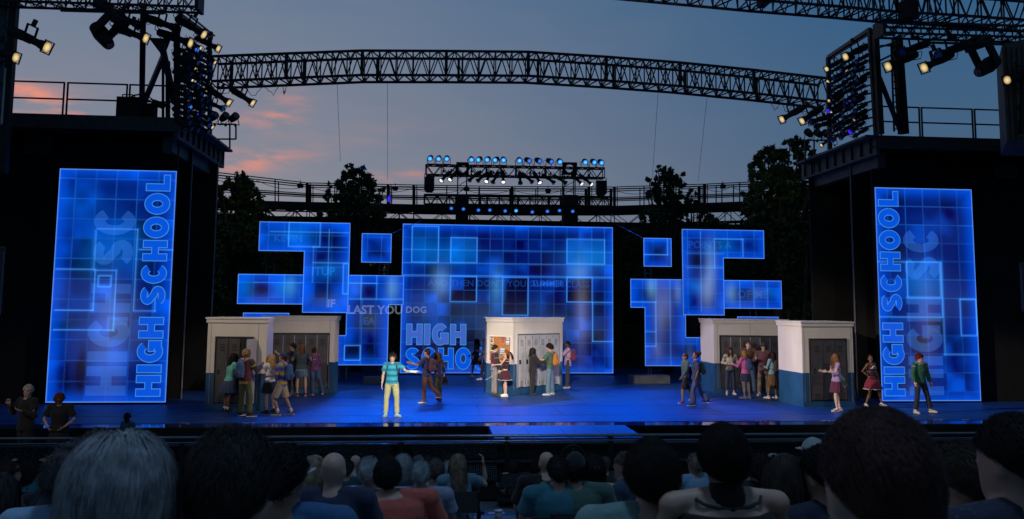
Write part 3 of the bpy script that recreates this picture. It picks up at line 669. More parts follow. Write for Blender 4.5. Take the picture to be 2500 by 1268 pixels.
    C+= rng.rand(*X.shape)[...,None]*np.array((.001,.004,.014))
    C=np.clip(C,0,1.1); C[...,2]=np.maximum(C[...,2],C[...,1]*1.25+.035); C[...,1]=np.maximum(C[...,1],C[...,0]*1.05); C=C*SCREEN_GAIN
    V_=np.stack([X.ravel(),np.full(X.size,Y),Z.ravel()],1)
    cxs=(gx_[:-1]+gx_[1:])/2; czs=(gzz[:-1]+gzz[1:])/2; CXm,CZm=np.meshgrid(cxs,czs)
    ins=np.zeros(CXm.shape,bool)
    for i in range(len(P)):
        (ax_,az_),(bx,bz)=P[i],P[(i+1)%len(P)]
        if (az_!=bz): 
            cond=((az_>CZm)!=(bz>CZm)); ins^= cond&(CXm< (bx-ax_)*(CZm-az_)/(bz-az_)+ax_)
    jj,ii=np.nonzero(ins); a=jj*nx+ii
    faces=np.stack([a,a+1,a+1+nx,a+nx],1)
    me=bpy.data.meshes.new('display'); me.from_pydata(V_.tolist(),[],faces.tolist()); me.materials.append(disp_m)
    ca=me.color_attributes.new('picture','FLOAT_COLOR','POINT')
    buf=np.ones((X.size,4),np.float32); buf[:,:3]=C.reshape(-1,3); ca.data.foreach_set('color',buf.ravel()); me.update()
    e=empty(name,((x0+x1)/2,Y,z0),None,label,'screen')
    o=bpy.data.objects.new('display',me); col.objects.link(o); o.parent=e; o.matrix_parent_inverse=Matrix.Translation(-e.location)
    mb=MB(); mb.prism([(p[0],Y+.012,p[1]) for p in P],(0,.10,0)); ch(mb,'frame',blackp,e)
    return e,P
lett_f=mat('lettering_blue',(.02,.02,.05),.5,0,0,emit=(.001,.085,.70),es=1)
lett_o=mat('lettering_outline',(.02,.02,.05),.5,0,0,emit=(.05,.26,.72),es=1)
lett_g=mat('lettering_faint',(.02,.02,.05),.5,0,0,emit=(.002,.040,.30),es=1)
lett_go=mat('lettering_faint_outline',(.02,.02,.05),.5,0,0,emit=(.01,.09,.42),es=1)
def overlay(name,col_):
    m=bpy.data.materials.new(name); m.use_nodes=True; t=m.node_tree
    for n in list(t.nodes): t.nodes.remove(n)
    o=t.nodes.new('ShaderNodeOutputMaterial'); ad=t.nodes.new('ShaderNodeAddShader'); tr=t.nodes.new('ShaderNodeBsdfTransparent'); em=t.nodes.new('ShaderNodeEmission'); em.inputs[0].default_value=(*col_,1)
    t.links.new(tr.outputs[0],ad.inputs[0]); t.links.new(em.outputs[0],ad.inputs[1]); t.links.new(ad.outputs[0],o.inputs[0]); return m
lett_g=overlay('lettering_faint_overlay',(.004,.018,.075)); lett_go=overlay('lettering_faint_edge',(.006,.030,.09))
lett_p=mat('lettering_pale',(.02,.02,.05),.5,0,0,emit=(.05,.12,.52),es=1)
def letters(par,txt,org,sdir,tdir,size,xs,m_f,m_o,name='letter',grow=.035,off=(0,-.006,0)):
    org=Vector(org);s_=Vector(sdir);t_=Vector(tdir); off=Vector(off); x=0
    for c_ in txt:
        if c_==' ': x+=.42; continue
        top_=None
        for (g_,mm,k) in ((0,m_f,2),(grow,m_o,1)):
            mb=MB(); w_,q=glyph(c_,g_)
            for poly in q: mb.add([org+s_*((x+a)*size*xs)+t_*(b_*size)+off*k for a,b_ in poly],[tuple(range(len(poly)))])
            o=mb.build(name if k==2 else 'letter_edge',mm,None,recalc=False)
            if k==2: o.parent=par; o.matrix_parent_inverse=Matrix.Translation(-par.location); top_=o
            else: o.parent=top_
        x+=w_+.14
YP=27.3
# left side screen
oL=[(145,413),(431,417),(405,984),(112,982)]
eL,PL=display('side_screen','tall blue glowing screen with vertical lettering on the left tower',oL,YP,.034,152,982,.64,
 blobs=[(255,830,30,120,(.05,.06,.10)),(290,770,40,60,(.06,.08,.10)),(230,620,40,60,(0,.05,.1)),(300,600,50,60,(0,.09,.35)),(200,500,60,40,(0,.05,.25)),(200,905,10,40,(0,-.04,-.25)),(150,920,10,30,(0,-.04,-.2)),(210,585,16,20,(0,-.03,-.22)),(160,790,30,14,(0,.0,-.15)),(285,900,20,60,(.03,.04,.06))],
 boxes=[(241,673,270,701,(0,-.02,-.1))],lines=[(136,658,233,658,.8),(237,560,336,560,.5),(233,562,230,660,.7),(235,660,283,660,.7),(283,660,277,806,.7),(134,758,228,758,.8),(228,758,232,660,.7),(130,806,277,806,.7),(334,560,329,760,.8),(329,760,380,760,.7),(340,610,428,610,.7),(380,700,378,760,.6)],seed=11)
def panel_frame(P): return P
zb_=.06
def tcol(px,py): return W(px,py,YP)
# small lettering column, reading upward
p0=W(391,967,YP); p1=W(415,429,YP); cap=abs(W(333,967,YP).x-p0.x)
tl=max(max(a for a,_ in q) for q in layout('HIGH SCHOOL'))
x_base=(p0.x+W(415,429,YP).x)/2
letters(eL,'HIGH SCHOOL',(x_base,YP,p0.z),(0,0,1),(-1,0,0),cap,(p1.z-p0.z)/tl/cap,lett_f,lett_o)
letters(eL,'HIGH SC',(x_base-cap*1.45,YP,p0.z+.02),(0,0,1),(-1,0,0),cap*1.66,.87,lett_g,lett_go,'faint_letter',.012)
oR=[(2134,458),(2371,463),(2396,978),(2155,981)]
eR,PR=display('side_screen','tall blue glowing screen with vertical lettering on the right tower',oR,YP,.034,2215,638,.64,
 blobs=[(2265,790,25,110,(.06,.05,.08)),(2250,690,40,50,(0,.10,.35)),(2330,880,14,40,(0,-.03,-.18)),(2315,525,20,18,(0,-.03,-.18)),(2330,840,30,30,(0,-.0,-.08))],
 boxes=[(2213,640,2297,728,(0,.03,.12)),(2343,731,2386,820,(0,.0,.02))],lines=[(2142,640,2213,640,.7),(2148,775,2300,775,.7),(2300,640,2305,866,.8),(2305,866,2388,866,.7),(2297,640,2300,775,.8),(2341,731,2388,731,.4)],seed=12)
p0=W(2209,966,YP); p1=W(2192,469,YP); cap=abs(W(2161,966,YP).x-p0.x)*1.0
x_base=(p0.x+W(2191,469,YP).x)/2
letters(eR,'HIGH SCHOOL',(x_base,YP,p0.z),(0,0,1),(-1,0,0),cap,(p1.z-p0.z)/tl/cap,lett_f,lett_o)
letters(eR,'HIGH SC',(x_base+cap*2.0,YP,p0.z+.02),(0,0,1),(-1,0,0),cap*1.75,.82,lett_g,lett_go,'faint_letter',.012)
# centre screen
YC=38.57
eC,PC=display('centre_screen','big wide blue glowing grid screen at the back of the stage',[(985,546),(1495,556),(1498,912),(975,911)],YC,.036,1007,580,.605,
 blobs=[(1076,690,20,34,(.12,.28,.45)),(1213,700,15,45,(.05,.22,.35)),(1420,760,16,90,(.13,.13,.20)),(1412,665,26,20,(.05,.20,.3)),(1100,620,60,30,(0,.10,.3)),(1440,630,60,28,(0,.12,.35)),(1030,610,30,30,(0,.08,.3)),(1250,790,230,60,(.015,.03,-.04)),(1240,850,150,50,(.0,-.01,-.12)),
   (1145,640,16,14,(0,-.03,-.15)),(1270,600,16,14,(0,-.03,-.2)),(1170,590,40,30,(0,-.02,-.1)),(1320,660,30,16,(0,-.03,-.2)),(1270,690,30,24,(0,-.03,-.15)),(1360,740,16,40,(0,-.02,-.1)),(1090,770,20,30,(0,-.015,-.12)),(1150,840,20,40,(0,-.01,-.15)),(1060,860,40,18,(.02,-.02,-.22)),(1440,860,16,50,(0,-.03,-.15)),(1130,760,200,30,(.01,.01,-.06)),(1480,800,12,40,(0,-.02,-.1))],
 boxes=[(1007,552,1070,641,(0,.02,.06)),(1101,580,1164,642,(0,.05,.20)),(1384,584,1476,645,(0,.05,.18)),(1100,675,1163,737,(0,-.02,-.14)),(1227,677,1289,770,(0,-.02,-.16)),(1384,677,1446,738,(0,-.02,-.12))],
 lines=[(985,673,1496,677,.9),(984,642,1496,646,.35),(1446,739,1497,739,.9),(1447,739,1447,834,.9),(1447,834,1497,834,.8),(984,611,1496,614,.25)],seed=5,glow=.40)
p0=W(991,841,YC);p1=W(991,792,YC);cap=p1.z-p0.z; tl4=max(max(a for a,_ in q) for q in layout('HIGH')); wd=W(1135,841,YC).x-p0.x
letters(eC,'HIGH',(p0.x+.03,YC,p0.z),(1,0,0),(0,0,1),cap,wd/tl4/cap,lett_p,lett_o)
p0=W(990,900,YC)
letters(eC,'SCHOOL',(p0.x,YC,p0.z),(1,0,0),(0,0,1),cap*1.0,.86*wd/tl4/cap*1.12,lett_f,lett_o)
def txt(par,s,loc,size,m_,name='blurred_lettering',bold=.02,rot=(R(90),0,0)):
    cu=bpy.data.curves.new('t','FONT'); cu.body=s; cu.size=size; cu.offset=bold; cu.resolution_u=2
    o=bpy.data.objects.new('t',cu); col.objects.link(o)
    dg=bpy.context.evaluated_depsgraph_get(); me=bpy.data.meshes.new_from_object(o.evaluated_get(dg)); bpy.data.objects.remove(o)
    me.materials.clear(); me.materials.append(m_); o=bpy.data.objects.new(name,me); col.objects.link(o); o.location=loc; o.rotation_euler=rot
    if par: o.parent=par; o.matrix_parent_inverse=Matrix.Translation(-par.location)
    return o
blur_m=overlay('blurred_text_glow',(.09,.11,.15))
blur_m2=overlay('blurred_text_blue',(.004,.055,.28))
blur_m3=overlay('blurred_text_dim',(.006,.03,.14))
txt(eC,'DOG',W(990,764,YC-.004),.42,blur_m,bold=.012)
txt(eC,'AND THEN DON\'T YOU SUMMER CLASS',W(1045,698,YC-.004),.42,blur_m3,bold=.008)
txt(eC,'SUMMER',W(1299,699,YC-.008),.40,blur_m2,bold=.008)
# tetris-like screens left
YA,YB=34.5,35.4
eA,_=display('block_screen','stepped L shaped blue glowing screen, upper left of the centre screen',[(634,541),(855,545),(850,765),(738,763),(742,615),(631,612)],YA,.034,690,690,.645,
 blobs=[(720,575,30,20,(0,.12,.45)),(800,575,30,14,(0,-.03,-.18)),(665,580,24,20,(0,.05,.2)),(800,660,30,20,(0,.12,.38)),(780,630,18,8,(0,-.02,-.1)),(800,735,40,18,(.03,.04,-.02)),(770,700,30,40,(0,-.01,-.1))],
 boxes=[(706,543,781,603,(0,.02,.05)),(839,644,850,718,(0,.02,.05))],lines=[(660,566,852,568,.5),(764,602,764,690,.5),(801,560,801,750,.5),(764,642,848,642,.6),(764,603,848,605,.5)],seed=21,glow=.5)
txt(eA,'ITUP',W(760,672,YA-.004),.46,blur_m2,bold=.012); txt(eA,'IF',W(799,750,YA-.004),.44,blur_m,bold=.015); txt(eA,'KEVIN',W(668,590,YA-.004),.42,blur_m3,bold=.01)
eB,_=display('block_screen','long low blue glowing rectangle screen left of the stepped shape',[(581,669),(744,671),(744,744),(579,742)],YB,.034,619,690,.63,
 blobs=[(710,700,14,24,(.04,.25,.45)),(600,700,18,30,(0,.1,.25)),(640,705,16,24,(0,-.03,-.12)),(690,705,16,20,(0,.12,.3))],lines=[(694,671,694,742,.5),(619,690,738,690,.4)],seed=22,glow=.5)
eD,_=display('block_screen','blue glowing screen shaped like a crooked leg, just left of the centre screen',[(846,672),(986,673),(985,745),(949,745),(946,892),(818,892),(819,819),(846,819)],YB,.034,882,692,.63,
 blobs=[(958,705,14,30,(.10,.28,.42)),(900,710,12,14,(0,-.03,-.2)),(870,700,14,20,(.03,.06,.1)),(905,780,26,26,(.03,.05,.02)),(905,840,10,40,(0,-.03,-.2)),(870,850,12,30,(0,-.02,-.15)),(910,870,8,14,(0,-.03,-.2))],
 boxes=[(841,844,879,880,(0,-.03,-.16))],lines=[(852,692,920,692,.7),(920,672,920,731,.5),(852,731,985,731,.8),(882,672,882,731,.7),(882,731,882,892,.3)],seed=23,glow=.5)
txt(eD,'LAST YOU',W(848,766,YB-.004),.50,blur_m,bold=.014); txt(eD,'EA',W(886,792,YB-.004),.42,blur_m3,bold=.012)
eS,_=display('square_screen','small square blue glowing screen floating left of the centre screen',[(883.5,570),(956,571),(955,642),(882,641)],YB,.034,931,614,.6,blobs=[(905,590,14,12,(0,-.02,-.1)),(935,625,16,12,(0,-.02,-.1))],seed=24,glow=.42)
eT,_=display('bar_screen','thin blue glowing strip rising above the left locker wall',[(593.6,763.5),(706,765),(705,800),(592,800)],YB,.034,600,780,.63,seed=25)
# right
eE,_=display('block_screen','stepped F shaped blue glowing screen, upper right of the centre screen',[(1664,559.5),(1865,563),(1866,632),(1766.5,631),(1769,770),(1668,770)],YA,.034,1711,582,.59,
 blobs=[(1735,660,14,60,(.12,.24,.4)),(1725,710,16,40,(.16,.22,.35)),(1700,700,18,16,(0,.10,.3)),(1700,640,20,14,(0,-.03,-.15)),(1830,600,24,20,(0,-.02,-.15)),(1770,600,24,20,(0,.10,.3)),(1695,745,12,20,(0,-.03,-.15)),(1730,605,12,20,(0,.1,.3))],
 boxes=[],lines=[(1744,584,1814,584,.8),(1814,584,1814,628,.7),(1744,584,1744,654,.6),(1676,654,1766,654,.6),(1678,619,1766,620,.4),(1711,566,1711,760,.4)],seed=31,glow=.5)
txt(eE,'POINTS A',W(1680,606,YA-.004),.44,blur_m3,bold=.012)
eG,_=display('block_screen','long low blue glowing rectangle screen right of the stepped F shape',[(1764,683.5),(1908,686.6),(1909,755),(1764,753)],YB,.034,1806,703,.6,
 blobs=[(1785,715,14,24,(.10,.26,.42)),(1850,715,20,16,(.04,.1,.2)),(1885,715,18,12,(0,.07,.14))],lines=[(1806,686,1806,753,.4),(1841,686,1841,753,.4),(1874,686,1874,753,.4)],seed=32,glow=.5)
txt(eG,'OF ME',W(1800,728,YB-.004),.50,blur_m3,bold=.014)
eH,_=display('block_screen','blue glowing screen shaped like a tall boot, just right of the centre screen',[(1539,681),(1672,683),(1676,824),(1726,824),(1726,894),(1575,894),(1574,751.5),(1539.6,751.5)],YB,.034,1602,738,.6,
 blobs=[(1590,700,12,26,(.10,.30,.35)),(1610,760,16,70,(.12,.15,.24)),(1630,790,10,20,(.02,.0,-.12)),(1630,740,14,50,(.08,.10,.18)),(1655,712,10,30,(.10,.18,.25)),(1605,855,10,18,(.06,.06,.08)),(1640,860,24,20,(0,-.01,-.1)),(1684,865,10,20,(.03,.06,.08))],
 lines=[(1540,738,1601,738,.8),(1601,738,1601,846,.8),(1575,846,1601,846,.8),(1575,810,1601,810,.6),(1637,683,1637,892,.3),(1602,683,1602,738,.3)],seed=33,glow=.5)
eI,_=display('square_screen','small square blue glowing screen floating right of the centre screen',[(1571,581),(1639,582.5),(1640,651.5),(1571.5,651)],YB,.034,1595,622,.6,blobs=[(1600,600,14,12,(0,.02,.08)),(1605,640,20,8,(0,-.02,-.08))],lines=[(1630,583,1630,622,.7),(1572,622,1630,622,.7)],seed=34,glow=.42)
eJ,_=display('bar_screen','thin blue glowing strip rising above the right locker wall',[(1800.5,773.6),(1901,773.6),(1901,806),(1800,806)],YB,.034,1810,790,.6,seed=35)
# frames that carry the screens
for (x0,x1,y0,y1,Y,lab) in [(651,668,606,680,35.9,'dark ladder frame holding the upper left stepped screen'),(926,946,640,690,35.9,'pair of dark struts under the left square screen'),(1575,1590,648,700,35.9,'pair of dark struts under the right square screen'),(1831,1846,752,790,35.9,'pair of pale struts between the low right screen and the strip'),
    (828,845,890,925,35.9,'steel legs under the left crooked screen near the left locker wall'),(926,931,890,922,35.9,'steel legs under the left crooked screen beside the curly haired boy'),(1583,1590,892,930,35.9,'steel legs under the boot shaped screen'),(1690,1700,892,930,35.9,'steel legs under the boot shaped screen beside the walking girl')]:
    mb=MB(); A=W(x0,y0,Y);B=W(x1,y1,Y)
    for X in (A.x,B.x): mb.bar((X,Y,A.z),(X,Y,B.z),.05,up=(0,1,0))
    if y1-y0>45:
        for k in range(4): z=A.z+(B.z-A.z)*(k+.5)/4; mb.bar((A.x,Y,z),(B.x,Y,z),.04)
    tag(mb.build('screen_strut',mat('strut_grey',(.12,.13,.15),.5,.5,.2)),lab,'strut')
for (x0,x1,y0,y1,lab) in [(887,955,922,937,'low grey platform block left of the centre screen'),(1543,1636,918,937,'low grey platform block right of the centre screen')]:
    A=F(x0,y1);B=F(x1,y1); zt_=W(x0,y0,A.y).z; mb=MB(); mb.box(((A.x+B.x)/2,A.y+.35,zt_/2),(B.x-A.x,.7,zt_)); tag(mb.build('platform_block',mat('platform_grey',(.16,.18,.21),.7,0,.25,4)),lab,'platform')
# diagonal stays from the centre screen corners
for (a,b_,lab) in [((1030,538),(956,571),'thin blue-lit stay from the catwalk to the left square screen'),((1505,548),(1571,582),'thin blue-lit stay from the catwalk to the right square screen')]:
    mb=MB(); mb.tube([W(*a,38.7),W(*b_,35.6)],.012,5); tag(mb.build('stay_wire',mat('wire_blue_lit',(.15,.2,.5),.5,.2,0)),lab,'wire')  # stay colour carries the blue light that falls on it
# ================================================================ LOCKER WALLS
cream=mat('cream_paint',(.60,.56,.52),.75,0,.10,3,.15,14)
ramp_tex(cream,'noise',2.2,[(.30,(.545,.51,.47)),(.5,(.575,.54,.50)),(.72,(.60,.56,.52))],stretch=(1.2,1.2,.5),detail=7)
bluep=mat('teal_blue_paint',(.006,.062,.155),.6,0,.18,3,.1,14)
lock_d=mat('locker_charcoal',(.085,.08,.085),.42,.3,.15,5,.05); lock_l=mat('locker_grey',(.50,.51,.52),.35,.3,.08,5,.05); dark=mat('locker_gap',(.008,.008,.009),.8,0,0)
chrome=mat('chrome',(.6,.6,.62),.25,1,0)
lavend_lit=mat('door_inside',(.40,.38,.42),.6,0,.1)  # lavender side light is mixed into this grey
def face_u(px,z,P,Q):
    lo,hi=-.3,1.3
    for _ in range(40):
        m_=(lo+hi)/2
        p=P.lerp(Q,m_); 
        if pj((p.x,p.y,z))[0]<px: lo=m_
        else: hi=m_
    return (lo+hi)/2
def zat(py,p):
    lo,hi=-1,9
    for _ in range(40):
        m_=(lo+hi)/2
        if pj((p.x,p.y,m_))[1]>py: lo=m_
        else: hi=m_
    return lo
class Face:
    def __init__(s,P,Q):
        s.P=Vector((P.x,P.y,0)); s.Q=Vector((Q.x,Q.y,0)); s.u=(s.Q-s.P).normalized(); s.L=(s.Q-s.P).length; s.n=Vector((s.u.y,-s.u.x,0))
        s.rot=Matrix((s.u,-s.n,Vector((0,0,1)))).transposed()
    def box(s,mb,a,b_,z0,z1,d0,d1,mi=0):
        c=s.P+s.u*((a+b_)/2)+s.n*((d0+d1)/2)+Vector((0,0,(z0+z1)/2)); mb.box(c,(abs(b_-a),abs(d1-d0),abs(z1-z0)),s.rot,mi)
    def up(s,px,z=1.2): return face_u(px,z,s.P,s.Q)*s.L
HU=2.76
def unit(name,label,front,depth_pts):
    e=empty(name,(front[0].x,front[0].y,0),None,label,'locker wall')
    P=front+depth_pts; c_=sum((Vector((p.x,p.y,0)) for p in P),Vector())/len(P)
    def poly(s,z0,z1): return [(c_+ (Vector((p.x,p.y,0))-c_).normalized()*((Vector((p.x,p.y,0))-c_).length+s)+Vector((0,0,z0))) for p in P],(0,0,z1-z0)
    for nm,s,z0,z1,mm in (('lower_wall',0,.16,1.085,bluep),('skirting',.02,0,.16,bluep),('upper_wall',0,1.085,HU-.16,cream),('cornice',.05,HU-.16,HU-.05,cream),('cornice_cap',.085,HU-.05,HU,cream)):
        mb=MB(); mb.prism(*poly(s,z0,z1)); ch(mb,nm,mm,e)
    return e
def lockers(e,fc,pa,pb,n,z0,z1,mm,skip=(),gaplight=None):
    a,b_=fc.up(pa),fc.up(pb); wd=(b_-a)/n
    mb=MB(); fc.box(mb,a-.03,b_+.03,z0-.03,z1+.03,-.02,.008); ch(mb,'locker_surround',dark,e)
    mb=MB(); fc.box(mb,a-.05,b_+.05,z1+.03,z1+.06,.0,.03); fc.box(mb,a-.05,a-.028,z0-.03,z1+.03,.0,.03); fc.box(mb,b_+.028,b_+.05,z0-.03,z1+.03,.0,.03); ch(mb,'frame',mm,e)
    for i in range(n):
        if i in skip: continue
        x0=a+i*wd+.012; x1=a+(i+1)*wd-.012
        mb=MB(); fc.box(mb,x0,x1,z0,z1,.008,.028)
        fc.box(mb,x0,x0+.018,z0,z1,.028,.034); fc.box(mb,x1-.018,x1,z0,z1,.028,.034); fc.box(mb,x0+.018,x1-.018,z1-.018,z1,.028,.034)
        d=ch(mb,'locker_door',mm,e)
        mb=MB(); cxm=(x0+x1)/2; q=(x1-x0)*.22
        for zz in (z1-.18,z0+.20):
            for k in range(5): fc.box(mb,cxm-q,cxm+q,zz-k*.045,zz-k*.045+.012,.028,.040)
        mb2=MB()
        for zz in (z1-.18,z0+.20):
            for k in range(5): fc.box(mb2,cxm-q,cxm+q,zz-k*.045-.016,zz-k*.045-.001,.028,.031)
        for mbx,nm,mt in ((mb,'vent_louvre',mm),(mb2,'vent_slot',dark)):
            o=mbx.build(nm,mt); o.parent=d 
        mb=MB(); zz=z0+(z1-z0)*.48
        hx=x0+(x1-x0)*.22
        fc.box(mb,hx-.045,hx+.045,zz-.08,zz+.08,.028,.036,0); fc.box(mb,hx-.032,hx+.032,zz-.062,zz+.062,.036,.040,1); fc.box(mb,hx-.01,hx+.014,zz-.03,zz+.03,.040,.058,0)
        o=mb.build('handle',[chrome,dark]); o.parent=d
        mb=MB()
        for zz in (z1-.10,z0+.12): fc.box(mb,x1-.010,x1+.014,zz-.05,zz+.05,.030,.040)
        o=mb.build('hinge',chrome); o.parent=d
    if n>=5 and mm is lock_d:  # pale bars paint the light caught in the gaps between doors
        for i in range(1,n+1):
            mb=MB(); x=a+i*wd; fc.box(mb,x-.012,x+.012,z0+(z1-z0)*.42,z1-.02,.034,.05); ch(mb,'gap_glint',mat('gap_glint_grey',(.42,.42,.43),.35,.6,.2),e)
    return a,wd
def seams(e,fc,us,z0=1.1,z1=None):
    for u in us:
        mb=MB(); fc.box(mb,u*fc.L-.006,u*fc.L+.006,.17,HU-.17,.001,.004); ch(mb,'panel_joint',mat('joint_grey',(.22,.20,.19),.8,0,.2),e)
    mb=MB(); fc.box(mb,.02,fc.L-.02,1.078,1.092,.001,.006); ch(mb,'dado_line',mat('joint_blue',(.01,.06,.15),.7,0,.2),e)
def back(p,d): return Vector((p.x,p.y+d,0))
# left near unit
P=F(499,1000.5);Q=F(645,1002.8);S=F(661,988)
u1=unit('locker_wall','cream and blue locker wall at far left with one locker door standing open',[P,Q,S],[Vector((P.x+.15,S.y,0))])
f=Face(P,Q); zl0,zl1=.22,zat(826,P)
seams(u1,f,(.06,.86)); a,wd=lockers(u1,f,527,614,3,zl0,zl1,lock_d,skip=(2,))
hx=f.up(622); 
mb=MB(); f.box(mb,a+2*wd+.02,hx,zl0,zl1,.008,.012); ch(mb,'locker_inside',dark,u1)
mb=MB(); f.box(mb,a+2*wd+.02,hx,zl0+(zl1-zl0)*.80,zl0+(zl1-zl0)*.80+.02,.012,.03); ch(mb,'shelf',lock_d,u1)
mb=MB(); h0=f.P+f.u*hx+f.n*.03; dr=(f.n*1.0-f.u*.28).normalized(); mb.prism([h0+Vector((0,0,zl0)),h0+dr*.42+Vector((0,0,zl0)),h0+dr*.42+Vector((0,0,zl1)),h0+Vector((0,0,zl1))],f.u*.02); ch(mb,'open_door',lavend_lit,u1)
# left far unit
P=F(640,961);Q=F(813,958.8);S=F(823.5,955.5)
u2=unit('locker_wall','cream and blue locker wall with dark lockers behind the open door unit',[P,Q,S],[back(P,1.2)])
f=Face(P,Q); seams(u2,f,(.93,)); lockers(u2,f,662,800,5,.18,zat(817,Q),lock_d)
# centre unit
P=F(1187,960.6);Q=F(1251.7,964.8);S=F(1373,953.5)
u3=unit('locker_wall','brightly lit white locker wall with a cork notice board at centre stage',[P,Q,S],[back(S,.6),back(P,1.2)])
f=Face(Q,S); seams(u3,f,(.02,.97)); z1=zat(819,Q); lockers(u3,f,1264,1364,6,.26,z1,lock_l)
fb=Face(P,Q)
bd=empty('notice_board',(P.x,P.y,0),None,'cork notice board pinned with leaflets on the white centre wall','notice board')
x0,x1=fb.up(1196,1.8),fb.up(1247,1.8); z0,z1=1.20,zat(821,P)
mb=MB(); fb.box(mb,x0,x1,z0,z1,.001,.02); ch(mb,'cork',mat('cork',(.42,.17,.05),.9,0,.2,20),bd)
mb=MB(); w_=.022
for (a,b_,c2,d2) in ((x0-w_,x1+w_,z1,z1+w_),(x0-w_,x1+w_,z0-w_,z0),(x0-w_,x0,z0,z1),(x1,x1+w_,z0,z1)): fb.box(mb,a,b_,c2,d2,.001,.035)
ch(mb,'frame',mat('white_trim',(.75,.75,.75),.5,0,0),bd)
wdt=x1-x0; H_=z1-z0
random.seed(9)
for (a,b_,c2,d2,cc_,bars_) in [(.02,.19,.70,.97,(.75,.72,.66),3),(.02,.19,.38,.66,(.35,.45,.30),3),(.05,.18,.40,.50,(.8,.8,.78),2),(.54,.72,.83,.97,(.62,.12,.06),2),(.54,.72,.68,.82,(.70,.20,.10),2),(.76,.98,.84,.97,(.12,.13,.16),2),(.74,.98,.64,.82,(.10,.11,.13),3),(.48,.76,.24,.52,(.06,.25,.38),3),(.03,.15,.74,.82,(.65,.2,.2),1)]:
    mb=MB(); fb.box(mb,x0+a*wdt,x0+b_*wdt,z0+c2*H_,z0+d2*H_,.02,.024+.002*(cc_[0]>.79)); o=ch(mb,'leaflet',mat('paper_%d'%int(cc_[0]*1000+cc_[2]*77),cc_,.8,0,.08),bd)
    mb=MB()
    for k in range(bars_): zc=z0+(c2+(d2-c2)*(k+.7)/(bars_+.5))*H_; fb.box(mb,x0+(a+.15*(b_-a))*wdt,x0+(b_-.12*(b_-a))*wdt,zc,zc+.035*H_*(1+.3*k),.0265,.0275)
    q=mb.build('print',mat('print_dark' if cc_[0]>.3 else 'print_light',(.12,.10,.10) if cc_[0]>.3 else (.7,.7,.7),.8,0,0)); q.parent=o
# right far unit
S=F(1722,952);P=F(1744.5,958.8);Q=F(1925,961.5)
u4=unit('locker_wall','cream and blue wall of six dark lockers behind a waiting group, right of centre',[S,P,Q],[back(Q,1.6),back(S,.5)])
f=Face(P,Q); seams(u4,f,(.05,.5)); lockers(u4,f,1760,1905,6,.18,zat(822,P),lock_d)
# right near unit
S=F(1921,984.5);P=F(1962,994.5);Q=F(2087,992.3)
u5=unit('locker_wall','cream and blue wall of three dark lockers nearest the right side screen',[S,P,Q],[back(Q,1.9),back(S,.6)])
f=Face(P,Q); seams(u5,f,(.04,.96)); lockers(u5,f,1979,2065,3,.22,zat(831,P),lock_d)
# ================================================================ STAGE LAMP FIXTURES
def fixture_proto(kind,lens_m,label=None):
    nm={'profile':'spotlight','par':'par_lamp','moving':'moving_head'}[kind]
    e=empty(nm,(0,0,-50))
    def part(mb,n_,m_,smooth=False):
        o=mb.build(n_,m_,None,smooth); o.parent=e; return o
    if kind=='profile':
        mb=MB(); mb.tube([(0,-.46,0),(0,-.44,0),(0,-.20,0),(0,-.12,0)],[.05,.085,.10,.085],10); mb.box((0,-.10,0),(.21,.13,.17)); mb.tube([(0,-.06,0),(0,.20,0),(0,.24,0)],[.072,.072,.085],10)
        mb.tube([(0,.24,0),(0,.36,0),(0,.385,0)],[.085,.10,.11],12)
        mb.tube([(.03,-.42,.06),(.10,-.5,.12),(.20,-.42,.02),(.14,-.3,-.06)],.011,4); mb.tube([(0,-.45,.04),(-.08,-.55,.0),(-.12,-.4,-.12),(-.02,-.25,-.08)],.010,4)
        part(mb,'housing',blackp)
        mb=MB()
        for (x,z,a,c_) in ((0,.115,.25,.02),(0,-.115,.25,.02),(.115,0,.02,.25),(-.115,0,.02,.25)): mb.box((x,.395,z),(a,.02,c_))
        part(mb,'gel_frame',blackp)
        mb=MB(); mb.tube([(0,.384,0),(0,.39,0)],.098,16); part(mb,'lens',lens_m)
        mb=MB(); mb.bar((-.13,-.02,0),(-.13,-.06,.24),.03); mb.bar((.13,-.02,0),(.13,-.06,.24),.03); mb.bar((-.14,-.06,.24),(.14,-.06,.24),.03); mb.box((0,-.06,.30),(.06,.06,.14)); part(mb,'yoke',steel)
    elif kind=='par':
        mb=MB(); mb.tube([(0,-.20,0),(0,-.17,0),(0,-.02,0),(0,.16,0)],[.04,.10,.13,.135],14); mb.tube([(.05,-.18,0),(.18,-.26,-.1),(.12,-.1,-.3)],.010,4); part(mb,'can',blackp)
        mb=MB(); mb.tube([(0,.158,0),(0,.163,0)],.110,18); part(mb,'lens',lens_m)
        mb=MB(); mb.bar((-.155,0,0),(-.155,0,-.27),.022); mb.bar((.155,0,0),(.155,0,-.27),.022); mb.bar((-.165,0,-.27),(.165,0,-.27),.022); mb.box((0,0,-.31),(.06,.06,.09)); part(mb,'yoke',steel)
    else:
        mb=MB(); mb.box((0,0,.50),(.42,.34,.16)); mb.box((0,0,.60),(.12,.12,.10)); part(mb,'base',blackp)
        mb=MB(); mb.box((-.20,0,.22),(.07,.16,.50)); mb.box((.20,0,.22),(.07,.16,.50)); part(mb,'yoke',blackp)
        mb=MB(); mb.tube([(0,-.26,.0),(0,-.22,0),(0,.0,0),(0,.30,0),(0,.36,0)],[.08,.14,.165,.12,.10],14); part(mb,'head',blackp,True)
        mb=MB(); mb.tube([(0,.361,0),(0,.366,0)],.08,16); part(mb,'lens',lens_m)
    return e
PROTO={}
